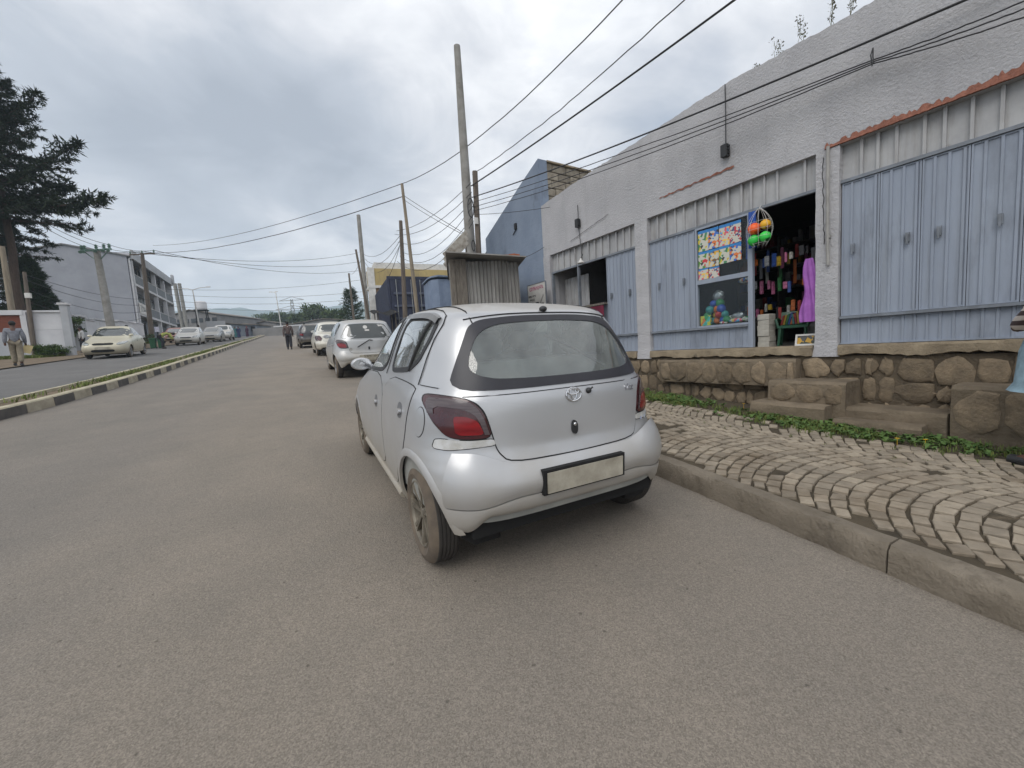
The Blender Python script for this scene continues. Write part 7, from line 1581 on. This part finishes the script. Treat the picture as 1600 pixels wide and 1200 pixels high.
def person(label, loc, heading, h, top, bottom, pose=None, skirt=None, shoes=None, long_sleeve=True, scarf=None, hem=.06):
    """local: y forward, x right; pose holds joint overrides in body-height units"""
    t = thing('person', label, 'person', loc, heading); J = dict(pel=(0, 0, .53), sp=(0, .0, .64), ch=(0, .0, .75), nk=(0, .005, .845), hd=(0, .015, .905), ht=(0, .012, .955), sl=(-.105, 0, .80), sr=(.105, 0, .80), el=(-.135, -.02, .635), er=(.135, -.02, .635), wl=(-.14, .03, .50), wr=(.14, .03, .50), fl=(-.14, .05, .445), fr=(.14, .05, .445), hl=(-.05, 0, .51), hr=(.05, 0, .51), kl=(-.055, .015, .285), kr=(.055, .015, .285), al=(-.055, -.01, .05), ar=(.055, -.01, .05), tl=(-.06, .09, .018), tr=(.06, .09, .018))
    J.update(pose or {}); K = list(J); P = [tuple(c * h for c in J[k]) for k in K]; ix = {k: i for i, k in enumerate(K)}
    E = [('pel', 'sp'), ('sp', 'ch'), ('ch', 'nk'), ('nk', 'hd'), ('hd', 'ht'), ('ch', 'sl'), ('ch', 'sr'), ('sl', 'el'), ('sr', 'er'), ('el', 'wl'), ('er', 'wr'), ('wl', 'fl'), ('wr', 'fr'), ('pel', 'hl'), ('pel', 'hr'), ('hl', 'kl'), ('hr', 'kr'), ('kl', 'al'), ('kr', 'ar'), ('al', 'tl'), ('ar', 'tr')]
    Rd = dict(pel=.075, sp=.066, ch=.070, nk=.032, hd=.050, ht=.042, sl=.036, sr=.036, el=.029, er=.029, wl=.020, wr=.020, fl=.018, fr=.018, hl=.058, hr=.058, kl=.042, kr=.042, al=.026, ar=.026, tl=.020, tr=.020)
    skinmesh('body', P, [(ix[a], ix[c]) for a, c in E], [Rd[k] * h for k in K], SKIN, t)
    def sub(name, keys, grow_, mat, over=None):
        ks = [k for k in keys]; ed = [(ks.index(a), ks.index(c)) for a, c in E if a in ks and c in ks]; rr = dict(Rd); rr.update(over or {}); skinmesh(name, [(P[ix[k]][0], P[ix[k]][1], P[ix[k]][2] - (.05 * h if (name == 'top' and k == 'pel') else 0)) for k in ks], ed, [(rr[k] + grow_) * h for k in ks], mat, t)
    sub('top', ['pel', 'sp', 'ch', 'sl', 'sr', 'el', 'er'] + (['wl', 'wr'] if long_sleeve else []), .012, top, dict(pel=.080, ch=.070, sl=.036, sr=.036))
    if skirt is not None:
        b = MB(); lo = hem * h; b.lathe([(.085 * h, .60 * h), (.11 * h, .50 * h), (.12 * h, (.4 * .5 + hem * .5) * h), (.14 * h, lo), (.12 * h, lo)], 14); b.build('skirt', skirt, t, smooth=True)
    else: sub('trousers', ['pel', 'hl', 'hr', 'kl', 'kr', 'al', 'ar'], .010, bottom, dict(pel=.058, hl=.054, hr=.054, al=.034, ar=.034, kl=.046, kr=.046))
    hc_ = np.array(P[ix['hd']]) * .35 + np.array(P[ix['ht']]) * .65; MB().ball((hc_[0], hc_[1] - .012 * h, hc_[2] + .004 * h), 1, 14, 10, (.054 * h, .060 * h, .056 * h)).build('hair', scarf or HAIR, t, smooth=True)
    if shoes is not False:
        for s in 'lr':
            a, c = P[ix['a' + s]], P[ix['t' + s]]; b = MB(); b.tube([(a[0], a[1] - .02 * h, .022 * h + min(a[2], c[2]) - .018 * h), (c[0], c[1] + .01 * h, .018 * h + min(a[2], c[2]) - .018 * h)], [.030 * h, .024 * h], 8); b.build('shoe', m_blk, t, smooth=True)
    hd = P[ix['hd']]
    b = MB(); 
    for s in (-1, 1): b.ball((hd[0] + s * .018 * h, hd[1] + .046 * h, hd[2] + .012 * h), .006 * h, 6, 4)
    b.build('eyes', m_whi, t); b = MB(); b.ball((hd[0], hd[1] + .052 * h, hd[2] - .006 * h), .010 * h, 6, 5, (.8, 1, 1.4)); b.build('nose', SKIN, t)
    return t, {k: np.array(P[ix[k]]) for k in K}
def cm(name, c): return M('cloth_' + name, lin(c), lin([x * .8 for x in c]), sc=14, rough=.9)
walk = dict(kl=(-.05, .06, .285), al=(-.05, .04, .06), tl=(-.055, .13, .03), kr=(.05, -.02, .285), ar=(.05, -.10, .07), tr=(.055, -.01, .02), wl=(-.14, -.03, .50), fl=(-.14, -.03, .445), wr=(.14, .07, .50), fr=(.145, .10, .45))
def pp(u, v, h=0.0): q = gnd(u, v, h); return (q[0], q[1], q[2])
yaw0 = 0.0
tp, Jp = person('person in brown-grey jacket walking away down the middle of the road', pp(453, 546), .05, 1.72, cm('brown_grey', (94, 82, 80)), cm('dark', (48, 48, 54)), walk)
b = MB(); b.lathe([(.055, 1.43), (.075, 1.40), (.09, 1.36)], 12); b.build('collar', m_whi, tp, smooth=True)
person('person in black beside the far dark parked car', pp(478, 534), .3, 1.7, cm('black', (40, 40, 46)), cm('pale_trouser', (150, 150, 160)), walk)
tp, Jp = person('man in grey suit jacket walking past the left wall with a yellow envelope', (-11.0, 20.3, G(20.3) + .14), .35, 1.74, cm('suit_grey', (128, 130, 138)), cm('khaki', (140, 130, 112)), walk)
o = MB().box(-.12, .12, -.006, .006, -.18, .14).build('envelope', M('manila', lin((214, 196, 146)), lin((200, 180, 130)), rough=.7)); o.location = Vector((-11.0, 20.3, G(20.3) + .14)) + Matrix.Rotation(.35, 3, 'Z') @ Vector(Jp['fr'] + np.array([.02, 0, -.12])); o.rotation_euler = (0, .35, .5); tag(o, 'yellow envelope in the hand of the man in the grey jacket', 'envelope')
tp, Jp = person('person in dark green top crossing before the silver hatchback with an orange bag', pp(313, 537, .1), -1.4, 1.70, cm('dark_green', (40, 50, 46)), cm('pale_khaki', (168, 160, 146)), walk)
lb_ = Vector(pp(313, 537, .1)) + Matrix.Rotation(-1.4, 3, 'Z') @ Vector(Jp['fr'] + np.array([0, 0, -.2])); o = crumple(.16, .12, .2, .15).build('carrier_bag', cm('orange_bag', (210, 150, 90)), smooth=True); o.location = lb_; tag(o, 'orange carrier bag held by the person in dark green', 'bag')
for (u, v, hd_, h, tc, bc, sk, sc_, lb) in ((341, 528, .2, 1.7, ('white', (196, 196, 196)), ('blue_jean', (96, 104, 124)), None, None, 'person in white shirt and jeans beyond the parked cars'), (361, 529, 2.6, 1.62, ('coral', (196, 84, 74)), None, ('coral', (196, 84, 74)), ('dark_scarf', (50, 40, 42)), 'person in long coral red dress at the street end'), (369, 528, 2.8, 1.62, ('teal', (62, 116, 120)), None, ('teal', (62, 116, 120)), ('teal2', (60, 100, 108)), 'person in long teal dress next to the coral red dress'), (374, 528, 2.9, 1.60, ('navy', (44, 52, 86)), None, ('navy', (44, 52, 86)), ('navy2', (40, 44, 70)), 'person in dark blue dress at the end of the group'), (387, 526, 2.5, 1.60, ('plum', (70, 44, 66)), None, ('plum', (70, 44, 66)), ('rose', (170, 80, 90)), 'person in plum dress and rose headscarf standing apart')):
    person(lb, pp(u, v, .1), hd_, h, cm(*tc), cm(*bc) if bc else None, walk if not sk else None, cm(*sk) if sk else None, None, True, cm(*sc_) if sc_ else None)
P = dep(128, 530, 24.6); person('person in white shirt standing behind the champagne sedan', (P[0], P[1], G(P[1]) + .1), 2.2, 1.66, cm('white', (196, 196, 196)), cm('dark', (48, 48, 54)))
tp, Jp = person('person in white and black carrying a red box by the long wall', pp(203, 546, .12), 1.0, 1.70, cm('white', (196, 196, 196)), cm('black', (40, 40, 46)), dict(er=(.15, .08, .70), wr=(.08, .17, .76), fr=(.06, .20, .78), el=(-.15, .08, .70), wl=(-.08, .17, .76), fl=(-.06, .20, .78)))
q = Vector(pp(203, 546, .12)) + Matrix.Rotation(1.0, 3, 'Z') @ Vector((0, .38, 1.42)); o = MB().bevbox(-.25, .25, -.18, .18, -.15, .15, .02).build('red_box', m_wred); o.location = q; tag(o, 'red box carried by the person at the long wall', 'box')
bend = dict(pel=(0, -.08, .50), sp=(0, .06, .58), ch=(0, .20, .62), nk=(0, .30, .62), hd=(0, .36, .60), ht=(0, .41, .585), sl=(-.105, .22, .63), sr=(.105, .22, .63), el=(-.13, .28, .48), er=(.13, .28, .48), wl=(-.10, .34, .36), wr=(.10, .34, .36), fl=(-.09, .36, .31), fr=(.09, .36, .31), hl=(-.05, -.08, .48), hr=(.05, -.08, .48))
P = gnd(234, 546, .12); person('person in yellow-green top bending over the green bins', (P[0] + .5, P[1] + .9, G(P[1] + .9) + .12), -1.2, 1.70, cm('yellow_green', (170, 176, 96)), cm('dark', (48, 48, 54)), bend)
# person at the right photo edge in a striped top
m_str = bpy.data.materials.new('striped_knit'); m_str.use_nodes = True
def _str():
    N = m_str.node_tree.nodes; L = m_str.node_tree.links; b_ = N['Principled BSDF']; b_.inputs['Roughness'].default_value = .9; tc = N.new('ShaderNodeTexCoord'); wv = N.new('ShaderNodeTexWave'); wv.bands_direction = 'Z'; wv.inputs['Scale'].default_value = 4.6; wv.inputs['Distortion'].default_value = .6; wv.inputs['Detail'].default_value = 1; L.new(tc.outputs['Object'], wv.inputs['Vector']); cr = N.new('ShaderNodeValToRGB'); cr.color_ramp.interpolation = 'CONSTANT'; cr.color_ramp.elements[0].color = lin((78, 66, 66)) + (1,); cr.color_ramp.elements[1].position = .5; cr.color_ramp.elements[1].color = lin((206, 196, 188)) + (1,); L.new(wv.outputs[0], cr.inputs[0]); L.new(cr.outputs[0], b_.inputs['Base Color'])
_str()
fw_ = -.48; hp = 1.76; PE = dep(1586, 480, 2.0)
PE = dep(1590, 482, 2.75)
elbow = np.array([-.17, -.05, .675]); Rz = Matrix.Rotation(fw_, 3, 'Z'); off = Rz @ Vector(elbow * hp)
px_, py_ = PE[0] - off.x + .15 * R3[0], PE[1] - off.y + .15 * R3[1]
person('person in striped top and light blue skirt at the right photo edge', (px_, py_, G(py_) + .15), fw_, hp, m_str, None, dict(el=tuple(elbow), wl=(-.10, .07, .60), fl=(-.06, .10, .60)), cm('light_denim', (150, 178, 192)), hem=.33)
print('striped person base', px_, py_, PE[2] - elbow[2] * hp, 'ground', G(py_) + .15)
# ================================================================== HAZE
hz = MB().box(-3200, 3200, -420, 4200, -12, 240).build('haze', bpy.data.materials.new('haze_air')); hz['kind'] = 'stuff'; hz['label'] = 'thin bluish haze over the street and hills'; hz['category'] = 'haze'
def _hz():
    m = hz.data.materials[0]; m.use_nodes = True; N = m.node_tree.nodes; L = m.node_tree.links; N.clear(); o = N.new('ShaderNodeOutputMaterial'); v = N.new('ShaderNodeVolumePrincipled'); v.inputs['Color'].default_value = (.70, .84, 1.0, 1); v.inputs['Density'].default_value = .0007; v.inputs['Anisotropy'].default_value = .2; L.new(v.outputs[0], o.inputs['Volume'])
_hz()
